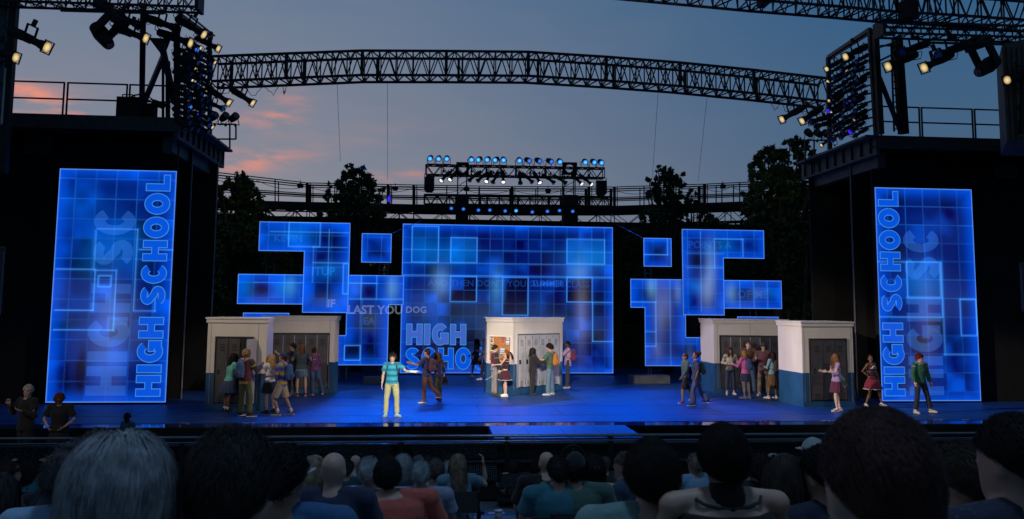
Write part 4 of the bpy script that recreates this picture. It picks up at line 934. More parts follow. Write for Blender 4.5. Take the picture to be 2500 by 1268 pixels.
def place_fixture(kind,lens,m_name,lensP,tailP,label,group,scale=None,roll=0):
    m_={'warm':E_warm,'white':E_white,'cyan':E_cyan,'blue':E_blue,'deep':E_deep,'off':glass_off}[m_name]
    key=(kind,m_name); 
    if key not in PROTO: PROTO[key]=fixture_proto(kind,m_); e=PROTO[key]
    else: e=copy_tree(PROTO[key])
    L0={'profile':.86,'par':.36,'moving':.62}[kind]; d=lensP-tailP; s=scale or d.length/L0
    q=frame(d); 
    back_={'profile':.39,'par':.16,'moving':.36}[kind]
    e.rotation_mode='QUATERNION'; e.rotation_quaternion=(q@Matrix.Rotation(roll,3,'Y')).to_quaternion(); e.scale=(s,s,s); e.location=lensP-d.normalized()*back_*s
    cat={'profile':'spotlight','par':'spotlight','moving':'moving light'}[kind]
    return tag(e,label,cat,group)
GLW='lamps on the left tower'; GRW='lamps on the right tower'
def dep(x,left):  # depth of the receding ladder for a picture column
    return (24.6+(x-440)/85*5.4) if left else (25.2+(2130-x)/105*4.8)
big=[('warm',(115,116),(22,72),23.2,'big warm lit spotlight hanging at top left, upper of the two beside the edge building'),
('warm',(39,141),(-45,118),23.0,'big warm lit spotlight cut by the left edge, lower of the pair there'),
('off',(341,62),(262,30),23.4,'unlit spotlight hanging left of the gantry column, above the lit one'),
('warm',(356,94),(276,66),23.4,'large warm lit spotlight whose lens touches the left gantry column'),
('off',(432,70),(352,42),24.2,'unlit spotlight just right of the left gantry column near the truss'),
('warm',(465,106),(385,78),24.4,'warm lit spotlight under the unlit one at the top of the left ladder'),
('warm',(498,85),(430,44),24.8,'highest warm lit spotlight along the sloping bar of the left ladder'),
('warm',(533,119),(478,92),26,'warm lit spotlight poking out right of the left ladder above the bridge end'),
('warm',(559,251),(505,214),27.5,'warm lit spotlight angled down just right of the left ladder under the bridge'),
('warm',(617,252),(562,216),27.6,'outermost warm lit spotlight hanging under the left end of the bridge'),
('off',(545,266),(498,246),28,'unlit spotlight pointing down right just above the three small lamps on the left')]
for c_,l,t_,Y,lab in big: place_fixture('profile',None,c_,W(*l,Y),W(*t_,Y+.25),lab,GLW)
small=[('warm',(490,118)),('warm',(525,153)),('warm',(478,169)),('warm',(470,196)),('warm',(512,202)),('warm',(503,225)),('warm',(463,243)),('warm',(478,265)),('warm',(499,272)),('warm',(519,311))]
for k,(c_,l) in enumerate(small): 
    Y=dep(l[0],True)-.25; place_fixture('profile',None,c_,W(*l,Y),W(l[0]-30,l[1]-20,Y+.1),'small warm lit lamp on the left ladder, %s of ten counting down'%NUM[k],'small warm lamps on the left ladder',.74)
for k,(c_,l) in enumerate([('blue',(481,122)),('deep',(512,227)),('blue',(464,262)),('deep',(479,281)),('deep',(510,306))]):
    Y=dep(l[0],True)-.3; place_fixture('par',None,c_,W(*l,Y),W(l[0]-12,l[1]-6,Y+.2),'blue lit lamp on the left ladder, %s of five counting down'%NUM[k],'blue lamps on the left ladder',.75)
random.seed(12)
k=0
for y in range(122,306,15):
    for j in range(3):
        x=440+j*24+random.uniform(-6,6); Y=dep(x,True)
        place_fixture('profile',None,'off',W(x+26,y+14+j*3,Y-.1),W(x,y+j*3,Y),'unlit black lamp in the left ladder, %s of row %s from the top'%(('inner','middle','outer')[j],NUM[k]),'unlit lamps on the left ladder',.72)
    k+=1
for k,x in enumerate((523,549,573)):
    place_fixture('par',None,'off',W(x+4,280+k,30.1),W(x-7,290+k,30.3),'unlit small lamp standing on the left outrigger frame, %s from the left'%NUM[k],'small lamps on the left outrigger',1.05)
m1=place_fixture('moving',None,'off',W(268,113,23.3),W(232,62,23.5),'black moving head lamp hanging from the top left truss',GLW)
big=[('warm',(2064,139),(2118,112),25.8,'highest warm lit spotlight under the sloping bar of the right ladder'),
('warm',(2018,169),(2050,150),27.2,'warm lit spotlight poking out left of the right ladder at its top'),
('warm',(2168,163),(2238,132),24.6,'large warm lit spotlight in front of the right climbing ladder'),
('off',(2203,128),(2268,104),24.2,'unlit spotlight hanging under the right truss above the lit pair'),
('warm',(2256,166),(2325,132),23.6,'large warm lit spotlight hanging right of the right gantry column'),
('off',(2290,136),(2365,106),23.6,'unlit spotlight with bulky body hanging just above the warm one right of the gantry'),
('warm',(1909,292),(1962,262),28.4,'outermost warm lit spotlight hanging below the right end of the bridge'),
('warm',(1958,296),(2008,262),28.4,'warm lit spotlight second from the outside below the right end of the bridge'),
('off',(1979,298),(2028,284),28.6,'unlit spotlight lying low left of the right ladder, upper of two'),
('off',(1993,309),(2040,296),28.4,'unlit spotlight lying low left of the right ladder, lower of two'),
('warm',(2459,196),(2520,180),22.6,'warm lit spotlight in front of the brown gable tower at the right edge')]
for c_,l,t_,Y,lab in big: place_fixture('profile',None,c_,W(*l,Y),W(*t_,Y+.25),lab,GRW)
small=[('warm',(2066,171)),('warm',(2021,200)),('warm',(2075,219)),('warm',(2024,247)),('warm',(2078,251)),('warm',(2030,275)),('warm',(2086,292)),('warm',(2039,318)),('warm',(2005,355))]
for k,(c_,l) in enumerate(small):
    Y=dep(l[0],False)-.25; place_fixture('profile',None,c_,W(*l,Y),W(l[0]+30,l[1]-20,Y+.1),'small warm lit lamp on the right ladder, %s of nine counting down'%NUM[k],'small warm lamps on the right ladder',.74)
for k,(c_,l) in enumerate([('deep',(2062,172)),('deep',(2068,247)),('deep',(2023,272)),('deep',(2076,322)),('deep',(2031,343))]):
    Y=dep(l[0],False)-.3; place_fixture('par',None,c_,W(*l,Y),W(l[0]+12,l[1]-6,Y+.2),'blue lit lamp on the right ladder, %s of five counting down'%NUM[k],'blue lamps on the right ladder',.75)
k=0
for y in range(140,330,15):
    for j in range(3):
        x=2112-j*28+random.uniform(-6,6); Y=dep(x,False)
        place_fixture('profile',None,'off',W(x-26,y+12+j*5,Y-.1),W(x,y-4+j*5,Y),'unlit black lamp in the right ladder, %s of row %s from the top'%(('inner','middle','outer')[j],NUM[k]),'unlit lamps on the right ladder',.72)
    k+=1
for k,x in enumerate((1974,1997,2017)):
    place_fixture('par',None,'off',W(x-4,321+k,30.8),W(x+7,331+k,31),'unlit small lamp standing on the right outrigger frame, %s from the left'%NUM[k],'small lamps on the right outrigger',1.05)
place_fixture('moving',None,'off',W(2388,178,23.),W(2432,146,23.2),'black moving head lamp hanging from the top right truss',GRW)
# centre rig
top=[(240,130),(340,133),(436,133),(726,143),(806,143),(910,143),(1003,146),(1103,147),(1290,153),(1405,155),(1528,158),(1665,165),(1767,167),(2063,173),(2170,173),(2255,178)]
ax_=[-.3,-.2,-.1,0,-.8,-.6,-.9,0,0,.9,1.,1.1,.1,0,.4,.3]
for k,((x,y),a) in enumerate(zip(top,ax_)):
    px,py=1000+x/4.807,360+y/4.807; Y=41.0
    lp=W(px,py+1,Y); d=Vector((a*.5,-1,-.45)).normalized()
    place_fixture('par',None,'cyan' if abs(a)<.5 else ('blue' if a>.5 else 'cyan'),lp,lp-d*.36,'blue lit lamp standing on top of the centre rig, %s from the left'%NUM[k],'blue lamps standing on the centre rig',1.12)
low=[(370,393,1,-.7),(473,382,1,-.6),(700,388,0,-.9),(800,392,0,-.9),(900,403,1,-.4),(975,410,0,-.5),(1100,410,1,0),(1300,422,0,0),(1440,408,0,.8),(1530,417,1,.4),(1695,415,0,1.),(1835,420,0,1.1),(2022,432,1,.7),(2137,437,1,.8)]
for k,(x,y,on,a) in enumerate(low):
    px,py=1000+x/4.807,360+y/4.807; lp=W(px,py,40.75); d=Vector((a*.9,-.55,-.75)).normalized()
    place_fixture('profile',None,'white' if on else 'off',lp,lp-d*.8,('white lit' if on else 'unlit')+' spotlight hanging under the centre rig, %s from the left'%NUM[k],'spotlights hanging under the centre rig',.95)
for k,(x,y) in enumerate([(490,717),(632,725),(808,738),(942,737),(1122,748),(1250,745),(1440,760),(1618,752),(1760,743),(1915,752)]):
    px,py=1000+x/4.807,360+y/4.807; lp=W(px,py,40.3); d=Vector((0,-1,-.6)).normalized()
    place_fixture('par',None,'blue' if k!=5 else 'cyan',lp,lp-d*.3,'blue lit lamp in the row below the catwalk deck, %s from the left'%NUM[k],'blue lamps below the catwalk deck',.85)
p=W(950,487,43.5); mb=MB(); mb.box(p,(.16,.1,.26)); mb.bar(p,p+Vector((0,0,.25)),.03,up=(0,1,0)); tag(mb.build('work_light',mat('deep_blue_glow',(.02,.02,.1),.4,0,0,emit=(.03,.03,.8),es=1)),'tiny deep blue work light on the catwalk beside the left tree','lamp')
# ================================================================ TREES
leaf_ms=[mat('leaf_dark',(.05,.085,.03),.7,0,.5,3),mat('leaf_mid',(.09,.13,.035),.7,0,.5,3)]
bark=mat('bark',(.06,.045,.035),.9,0,.4,6,.4)
def tree(name,label,base,H,clumps,nleaf,ls,seed):
    rnd=random.Random(seed); e=empty(name,base,None,label,'tree')
    mb=MB(); base=Vector(base)
    top=Vector((sum(c[0] for c in clumps)/len(clumps),base.y,0))
    mb.tube([(0,0,0),(.05,.02,H*.25),((top.x-base.x)*.4,0,H*.5),((top.x-base.x)*.8,0,H*.8)],[H*.028,H*.022,H*.015,H*.006],8)
    for (x,y,z,rx,ry,rz) in clumps[:16]:
        t_=Vector((x,y,z))-base; s_=Vector((t_.x*.25,0,max(H*.2,t_.z*.55))); mid=(s_+t_)/2+Vector((0,0,-.2)); mb.tube([s_,mid,t_],[H*.012,H*.007,H*.002],6)
    o=mb.build('trunk',bark,e,True)
    tot=sum(c[3]*c[5] for c in clumps); V_=[];Fs=[];mi=[]
    for (x,y,z,rx,ry,rz) in clumps:
        n_=int(nleaf*rx*rz/tot)
        # sprays inside a clump
        ns=max(3,int(n_/26)); 
        sp=[]
        for _ in range(ns):
            d=Vector((rnd.gauss(0,1),rnd.gauss(0,1),rnd.gauss(0,1))).normalized(); rr=rnd.random()**.35
            sp.append((Vector((x+d.x*rx*rr,y+d.y*ry*rr,z+d.z*rz*rr)),(d+Vector((0,0,.5))).normalized()))
        for _ in range(n_):
            c_,d=rnd.choice(sp); p=c_+d*rnd.uniform(-.25,.35)*min(rx,rz)*.5+Vector((rnd.gauss(0,1),rnd.gauss(0,1),rnd.gauss(0,1)))*.12*min(rx,rz)
            a=Vector((rnd.gauss(0,1),rnd.gauss(0,1),rnd.gauss(0,1))).normalized(); b_=a.cross(Vector((rnd.gauss(0,1),rnd.gauss(0,1),rnd.gauss(0,1)))).normalized(); L=ls*rnd.uniform(.6,1.3)
            i=len(V_); p=p-base; V_+= [p-a*L,p+b_*L*.42,p+a*L,p-b_*L*.42]; Fs.append((i,i+1,i+2,i+3)); mi.append(0 if rnd.random()<.6 else 1)
    me=bpy.data.meshes.new('crown'); me.from_pydata([tuple(v) for v in V_],[],Fs); [me.materials.append(m_) for m_ in leaf_ms]; me.polygons.foreach_set('material_index',mi); me.update()
    o=bpy.data.objects.new('crown',me); col.objects.link(o); o.parent=e
    return e
def clump_px(Y,lst):
    out_=[]
    for (px,py,rx,ry) in lst:
        p=W(px,py,Y); out_.append((p.x,p.y+random.uniform(-.6,.6),p.z,rx*Y/FPX,max(.5,rx*Y/FPX*.8),ry*Y/FPX))
    return out_
random.seed(5)
def mk(name,label,Y,bx,lst,n_,ls,seed):
    c_=clump_px(Y,lst); b_=W(bx,900,Y); zt_=max(q[2]+q[5] for q in c_); return tree(name,label,(b_.x,Y,-.3),zt_,c_,n_,ls,seed)
mk('leafy_tree','dark bushy tree beside the left tower reaching the catwalk rail',38.3,585,[(578,450,34,28),(555,475,30,30),(600,485,36,34),(565,520,44,34),(620,525,36,26),(560,570,44,44),(610,580,40,40),(545,640,34,50),(600,650,50,50),(560,720,44,50),(620,720,36,40),(640,590,40,40),(590,760,50,30),(545,460,18,18),(627,478,16,20)],14000,.13,1)
mk('leafy_tree','dark tree with two pointed tops rising above the catwalk left of the lamp rig',40.5,868,[(862,420,14,20),(880,415,16,16),(845,420,10,16),(850,450,24,24),(890,440,24,24),(905,455,14,18),(865,480,36,28),(900,490,30,26),(840,480,22,20),(870,515,46,28),(830,525,30,22),(905,520,30,20),(880,540,50,20),(936,470,8,10),(925,520,18,24)],6500,.135,2)
mk('young_tree','small dark tree left of the two-topped tree with thin twig tip',41,812,[(797,452,6,12),(795,470,12,10),(810,480,14,12),(806,505,20,16),(830,500,14,14),(800,525,30,14)],1100,.125,3)
mk('young_tree','small round dark tree with spreading leaf sprays right of the lamp rig',40,1630,[(1622,430,22,18),(1645,425,22,16),(1608,445,18,16),(1660,435,16,14),(1668,428,10,8),(1640,455,30,20),(1600,470,18,14),(1580,445,12,8),(1620,485,36,18),(1575,480,12,10),(1650,490,30,16),(1625,515,50,20),(1590,530,40,20),(1622,408,8,10),(1605,414,6,10)],4800,.13,4)
mk('young_tree','low dark bushy tree between the small round tree and the big right tree',40.5,1690,[(1685,478,12,14),(1700,490,16,12),(1675,500,22,14),(1700,515,26,16),(1650,530,40,16),(1730,540,30,18)],1700,.125,5)
mk('leafy_tree','tallest dark broad tree beside the right tower',37.5,1900,[(1918,350,14,18),(1885,365,18,16),(1940,365,22,20),(1860,385,18,18),(1905,385,34,28),(1950,395,28,26),(1850,410,20,20),(1880,430,40,30),(1935,430,36,30),(1980,410,24,30),(1845,450,28,26),(1900,470,46,30),(1960,470,40,34),(1830,490,24,20),(1860,510,44,30),(1930,520,50,34),(1985,500,30,40),(1840,545,34,26),(1900,570,50,40),(1960,590,44,50),(1930,650,50,50),(1980,690,30,50),(1920,720,44,40),(1870,620,40,40),(1975,560,26,40),(1965,740,30,34),(1832,470,14,14),(1838,430,12,10)],24000,.135,6)
mk('leafy_tree','dark foliage tree standing behind the left stepped screen',42.5,700,[(700,560,60,24),(650,600,40,50),(760,590,60,40),(820,600,60,50),(700,650,60,50),(860,640,50,60),(800,660,50,50),(940,600,40,40),(960,680,30,60),(960,760,20,50),(640,540,40,16),(780,545,60,16),(960,820,16,30)],18000,.12,7)
mk('leafy_tree','dark foliage tree standing behind the boot shaped right screen',42.5,1600,[(1540,600,30,50),(1530,700,26,60),(1600,560,60,24),(1650,600,50,50),(1600,660,60,50),(1700,650,40,50),(1520,790,20,50),(1545,830,26,40),(1680,560,60,24),(1760,560,60,20),(1790,640,50,50),(1840,650,40,50),(1860,720,40,50),(1760,770,40,40),(1700,790,30,30)],18000,.12,8)
mk('bush','dim green bush lit faintly between the right strip screen and the tower',36.5,1960,[(1985,760,26,26),(1950,770,30,20),(1990,620,12,24),(1975,570,10,14)],1800,.09,9)
# ================================================================ PEOPLE
def remesh(mb,vox,smooth=2,name='m'):
    me=bpy.data.meshes.new(name); me.from_pydata(mb.v,[],mb.f); me.update()
    import bmesh
    bm=bmesh.new(); bm.from_mesh(me); bmesh.ops.recalc_face_normals(bm,faces=bm.faces); bm.to_mesh(me); bm.free()
    o=bpy.data.objects.new('tmp',me); col.objects.link(o)
    md=o.modifiers.new('r','REMESH'); md.mode='VOXEL'; md.voxel_size=vox; md.use_smooth_shade=True
    if smooth: s=o.modifiers.new('s','SMOOTH'); s.iterations=smooth; s.factor=.5
    dg=bpy.context.evaluated_depsgraph_get(); r=bpy.data.meshes.new_from_object(o.evaluated_get(dg)); bpy.data.objects.remove(o); bpy.data.meshes.remove(me)
    return r
def wrinkle(me,amp,sc_,seed,stretch=(1,1,.5)):
    n=len(me.vertices); co=np.empty(n*3,np.float32); me.vertices.foreach_get('co',co); no=np.empty(n*3,np.float32); me.vertices.foreach_get('normal',no)
    co=co.reshape(-1,3); no=no.reshape(-1,3)
    for i in range(n):
        v=Vector((co[i,0]*stretch[0]*sc_+seed,co[i,1]*stretch[1]*sc_,co[i,2]*stretch[2]*sc_)); co[i]+=no[i]*(noise.noise(v)*amp+noise.noise(v*2.3)*amp*.4)
    me.vertices.foreach_set('co',co.ravel()); me.update()
SK={'light':(.62,.38,.28),'tan':(.42,.24,.16),'brown':(.20,.10,.06),'dark':(.10,.05,.035),'pale':(.70,.48,.38)}
def skin(k): return mat('skin_'+k,SK[k],.5,0,.08,12,.05,60,spec=.4)
def cloth(c,pat=None):
    nm='cloth_%02x%02x%02x'%tuple(int(x*255) for x in c)+(pat[0] if pat else '')
    if nm in MC: return MC[nm]
    m=mat(nm,c,.85,0,.14,9,.35,26,sheen=.15)
    if pat:
        if pat[0]=='stripe': ramp_tex(m,'wave',pat[1],[(.0,pat[2]),(.45,c),(.72,c),(.85,pat[3])],stretch=(1,1,1))
        elif pat[0]=='stripe_v': ramp_tex(m,'wave',pat[1],[(.0,pat[2]),(.5,c),(.9,c)],stretch=(1,1,1))
        elif pat[0]=='floral': ramp_tex(m,'voronoi',pat[1],[(.16,pat[2]),(.24,c),(.8,c)])
        elif pat[0]=='camo': ramp_tex(m,'noise',pat[1],[(.40,c),(.47,pat[2]),(.56,pat[3])],detail=2)
    return m
def hairm(c): return mat('hair_%02x%02x%02x'%tuple(int(x*255) for x in c),c,.68,0,.45,22,0,spec=.18)
TORSO=[(.86,.10,.085),(.93,.165,.115),(1.05,.14,.10),(1.18,.150,.112),(1.32,.165,.115),(1.40,.160,.10),(1.455,.095,.075),(1.50,.055,.058)]
TORSO_F=[(.86,.10,.09),(.93,.172,.122),(1.06,.122,.09),(1.20,.135,.118),(1.30,.148,.125),(1.40,.140,.088),(1.455,.080,.065),(1.50,.046,.050)]
def ring_tube(mb,secs,n=14):
    """secs: list of (centre, xaxis, yaxis, rx, ry)"""
    V_=[];fs=[]
    for (c_,xa,ya,rx,ry) in secs:
        for j in range(n):
            a=2*math.pi*j/n; V_.append(c_+xa*(rx*math.cos(a))+ya*(ry*math.sin(a)))
    k=len(secs)
    for i in range(k-1):
        for j in range(n): fs.append((i*n+j,i*n+(j+1)%n,(i+1)*n+(j+1)%n,(i+1)*n+j))
    fs.append(tuple(range(n))[::-1]); fs.append(tuple((k-1)*n+j for j in range(n))); mb.add(V_,fs)
def hand(mb,wr,d,palm,curl=.3,s=1.,side=1):
    """wrist point, direction, palm normal"""
    d=d.normalized(); pn=(palm-d*palm.dot(d)).normalized(); sd=d.cross(pn)*side
    pal=[wr-d*.02*s,wr+d*.03*s,wr+d*.06*s,wr+d*.092*s]
    for i in range(3): pass
    ring_tube(mb,[(pal[0],sd,pn,.026*s,.020*s),(pal[1],sd,pn,.034*s,.017*s),(pal[2],sd,pn,.041*s,.015*s),(pal[3],sd,pn,.040*s,.012*s)],10)
    for k,(o,L) in enumerate(((-.030,.066),(-.010,.078),(.010,.073),(.029,.058))):
        b_=wr+d*.085*s+sd*(-o)*s; c_=curl*(1+.12*k)
        d1=(d*math.cos(c_)+pn*math.sin(c_)); d2=(d*math.cos(c_*2)+pn*math.sin(c_*2)); d3=(d*math.cos(c_*2.7)+pn*math.sin(c_*2.7))
        p1=b_+d1*L*.45*s; p2=p1+d2*L*.32*s; p3=p2+d3*L*.25*s
        mb.tube([b_-d*.012*s,p1,p2,p3],[.0095*s,.0085*s,.0078*s,.0055*s],6)
    t0=wr+d*.028*s+sd*.028*s; t1=t0+(d*.6+sd*.8+pn*.25).normalized()*.036*s; t2=t1+(d*.85+sd*.35+pn*.35).normalized()*.03*s
    mb.tube([t0-sd*.012*s,t0,t1,t2],[.012*s,.0125*s,.010*s,.007*s],6)
def mkrot(yaw,pitch=0,rollv=0):
    return Matrix.Rotation(yaw,3,'Z')@Matrix.Rotation(pitch,3,'X')@Matrix.Rotation(rollv,3,'Y')
DEFARM=((.22,0,-1),(.10,.25,-1))
class Fig: pass
def solve(sp):
    """joint positions in body frame (x right, y forward, z up), height scaled"""
    f=Fig(); s=sp['h']/1.75; f.s=s; fem=sp.get('f',False); f.fem=fem; f.T=TORSO_F if fem else TORSO
    def V3(t): return Vector(t).normalized()
    legs=sp.get('legs',(((-.06,0,-1),(-.02,-.02,-1)),((.06,0,-1),(.02,-.02,-1))))
    hipx=.09*s
    pel=Vector((0,0,.92*s))
    ends=[]
    f.leg=[]
    for sg,(td,sd_) in zip((-1,1),legs):
        h_=pel+Vector((sg*hipx,0,-.01*s)); kn=h_+V3(td)*.43*s; an=kn+V3(sd_)*.41*s; f.leg.append([h_,kn,an])
    off=sp.get('foot',None)
    low=min(f.leg[0][2].z-.075*s,f.leg[1][2].z-.075*s) if sp.get('seat') is None else 0
    dz=-low if sp.get('seat') is None else sp['seat']-pel.z
    lf=Vector((0,0,dz)); pel=pel+lf; f.leg=[[p+lf for p in L] for L in f.leg]
    f.pel=pel
    lean=V3(sp.get('lean',(0,0,1))); f.up=lean
    f.tw=R(sp.get('twist',0)); xr=Vector((math.cos(f.tw),math.sin(f.tw),0)); xr=(xr-lean*xr.dot(lean)).normalized()
    f.sx=xr; f.sy=lean.cross(xr)
    f.neck=pel+lean*(.56*s); wd=.168*s if fem else .192*s
    wd*=sp.get('wide',1)
    f.sh=[pel+lean*.505*s-xr*wd,pel+lean*.505*s+xr*wd]
    f.arm=[]
    for sg,S_,(ud,fd) in zip((-1,1),f.sh,sp.get('arms',(None,None))if sp.get('arms') else ((( -.18,0,-1),(-.05,.2,-1)),((.18,0,-1),(.05,.2,-1)))):
        e_=S_+V3(ud)*.285*s; w_=e_+V3(fd)*.25*s; f.arm.append([S_,e_,w_,V3(fd)])
    hy,hp=sp.get('head',(0,0)); hr=sp.get('hroll',0)
    f.hr=Matrix((f.sx,f.sy,lean)).transposed()@mkrot(R(hy),R(hp),R(hr))
    f.hbase=f.neck+lean*sp.get('nk',.030)*s; f.hs=s*sp.get('hsz',1.)
    return f
def torso_secs(f,grow=0.,z0=0,z1=2,flare=0.):
    """torso rings between body heights z0..z1"""
    s=f.s;o=[]
    px0=Vector((1,0,0));py0=Vector((0,1,0))
    for (z,rx,ry) in f.T:
        if z<z0-.001 or z>z1+.001: continue
        t_=max(0,min(1,(z-.92)/(.5))); c_=f.pel+f.up*((z-.92)*s) ; xa=px0.lerp(f.sx,t_).normalized(); ya=py0.lerp(f.sy,t_).normalized()
        g=grow+(flare if z<=z0+.08 else 0)
        w_=f.wide if hasattr(f,'wide') else 1
        o.append((c_,xa,ya,(rx*w_)*s+g,(ry*w_)*s+g))
    return o
HEADR=[(.0,.025,.035,.050),(.022,.048,.058,.030),(.055,.062,.076,.014),(.09,.070,.088,.004),(.125,.075,.096,-.002),(.160,.076,.098,-.006),(.195,.066,.086,-.008),(.218,.045,.060,-.010),(.232,.016,.022,-.010)]
def body_mesh(f,sp):
    s=f.s; mb=MB()
    ring_tube(mb,torso_secs(f))
    # neck
    mb.tube([f.neck-f.up*.05*s,f.neck+f.up*.05*s,f.hbase+f.hr@Vector((0,.0,.05))*1.],[.058*s if not f.fem else .048*s,.054*s if not f.fem else .045*s,.052*s if not f.fem else .044*s],10)
    for sg,S_ in zip((-1,1),f.sh): mb.ell(S_,(.058*s,.055*s,.055*s)); mb.tube([f.neck-f.up*.030*s,S_+f.up*.008],[.056*s,.046*s],8)
    for (S_,E_,W_,fd) in f.arm:
        m1=S_.lerp(E_,.5); m2=E_.lerp(W_,.35); a=.046*s if not f.fem else .039*s
        mb.tube([S_,m1,E_,m2,W_],[a*1.05,a,a*.82,a*.88,a*.56],10); mb.ell(E_,(a*.82,a*.82,a*.82),8,6); 
    for (H_,K_,A_) in f.leg:
        a=.084*s if not f.fem else .086*s
        mb.tube([H_,H_.lerp(K_,.3),K_.lerp(H_,.12),K_,K_.lerp(A_,.3),K_.lerp(A_,.8),A_+Vector((0,0,-.02*s))],[a,a*.92,a*.66,a*.64,a*.66,a*.42,a*.42],12)
        mb.ell(H_,(a,a,a),8,6)
    # head
    hs=f.hs; B=f.hbase
    ring_tube(mb,[(B+f.hr@Vector((0,oy*hs+.012*hs,(z)*hs)),f.hr@Vector((1,0,0)),f.hr@Vector((0,1,0)),rx*hs,ry*hs) for (z,rx,ry,oy) in HEADR],16)
    mb.tube([B+f.hr@Vector((0,.094*hs,.125*hs)),B+f.hr@Vector((0,.112*hs,.092*hs)),B+f.hr@Vector((0,.098*hs,.082*hs))],[.010*hs,.015*hs,.012*hs],7)
    for sg in (-1,1): mb.ell(B+f.hr@Vector((sg*.078*hs,-.005*hs,.105*hs)),(.010*hs,.020*hs,.032*hs),8,6,f.hr)
    mb.ell(B+f.hr@Vector((0,.082*hs,.047*hs)),(.026*hs,.014*hs,.008*hs),8,5,f.hr)
    for (H_,K_,A_),ft in zip(f.leg,f.feet): mb.tube([A_-ft*.03*s+Vector((0,0,-.02*s)),A_+ft*.05*s+Vector((0,0,-.04*s)),A_+ft*.12*s+Vector((0,0,-.052*s))],[.036*s,.034*s,.022*s],8)
    return mb
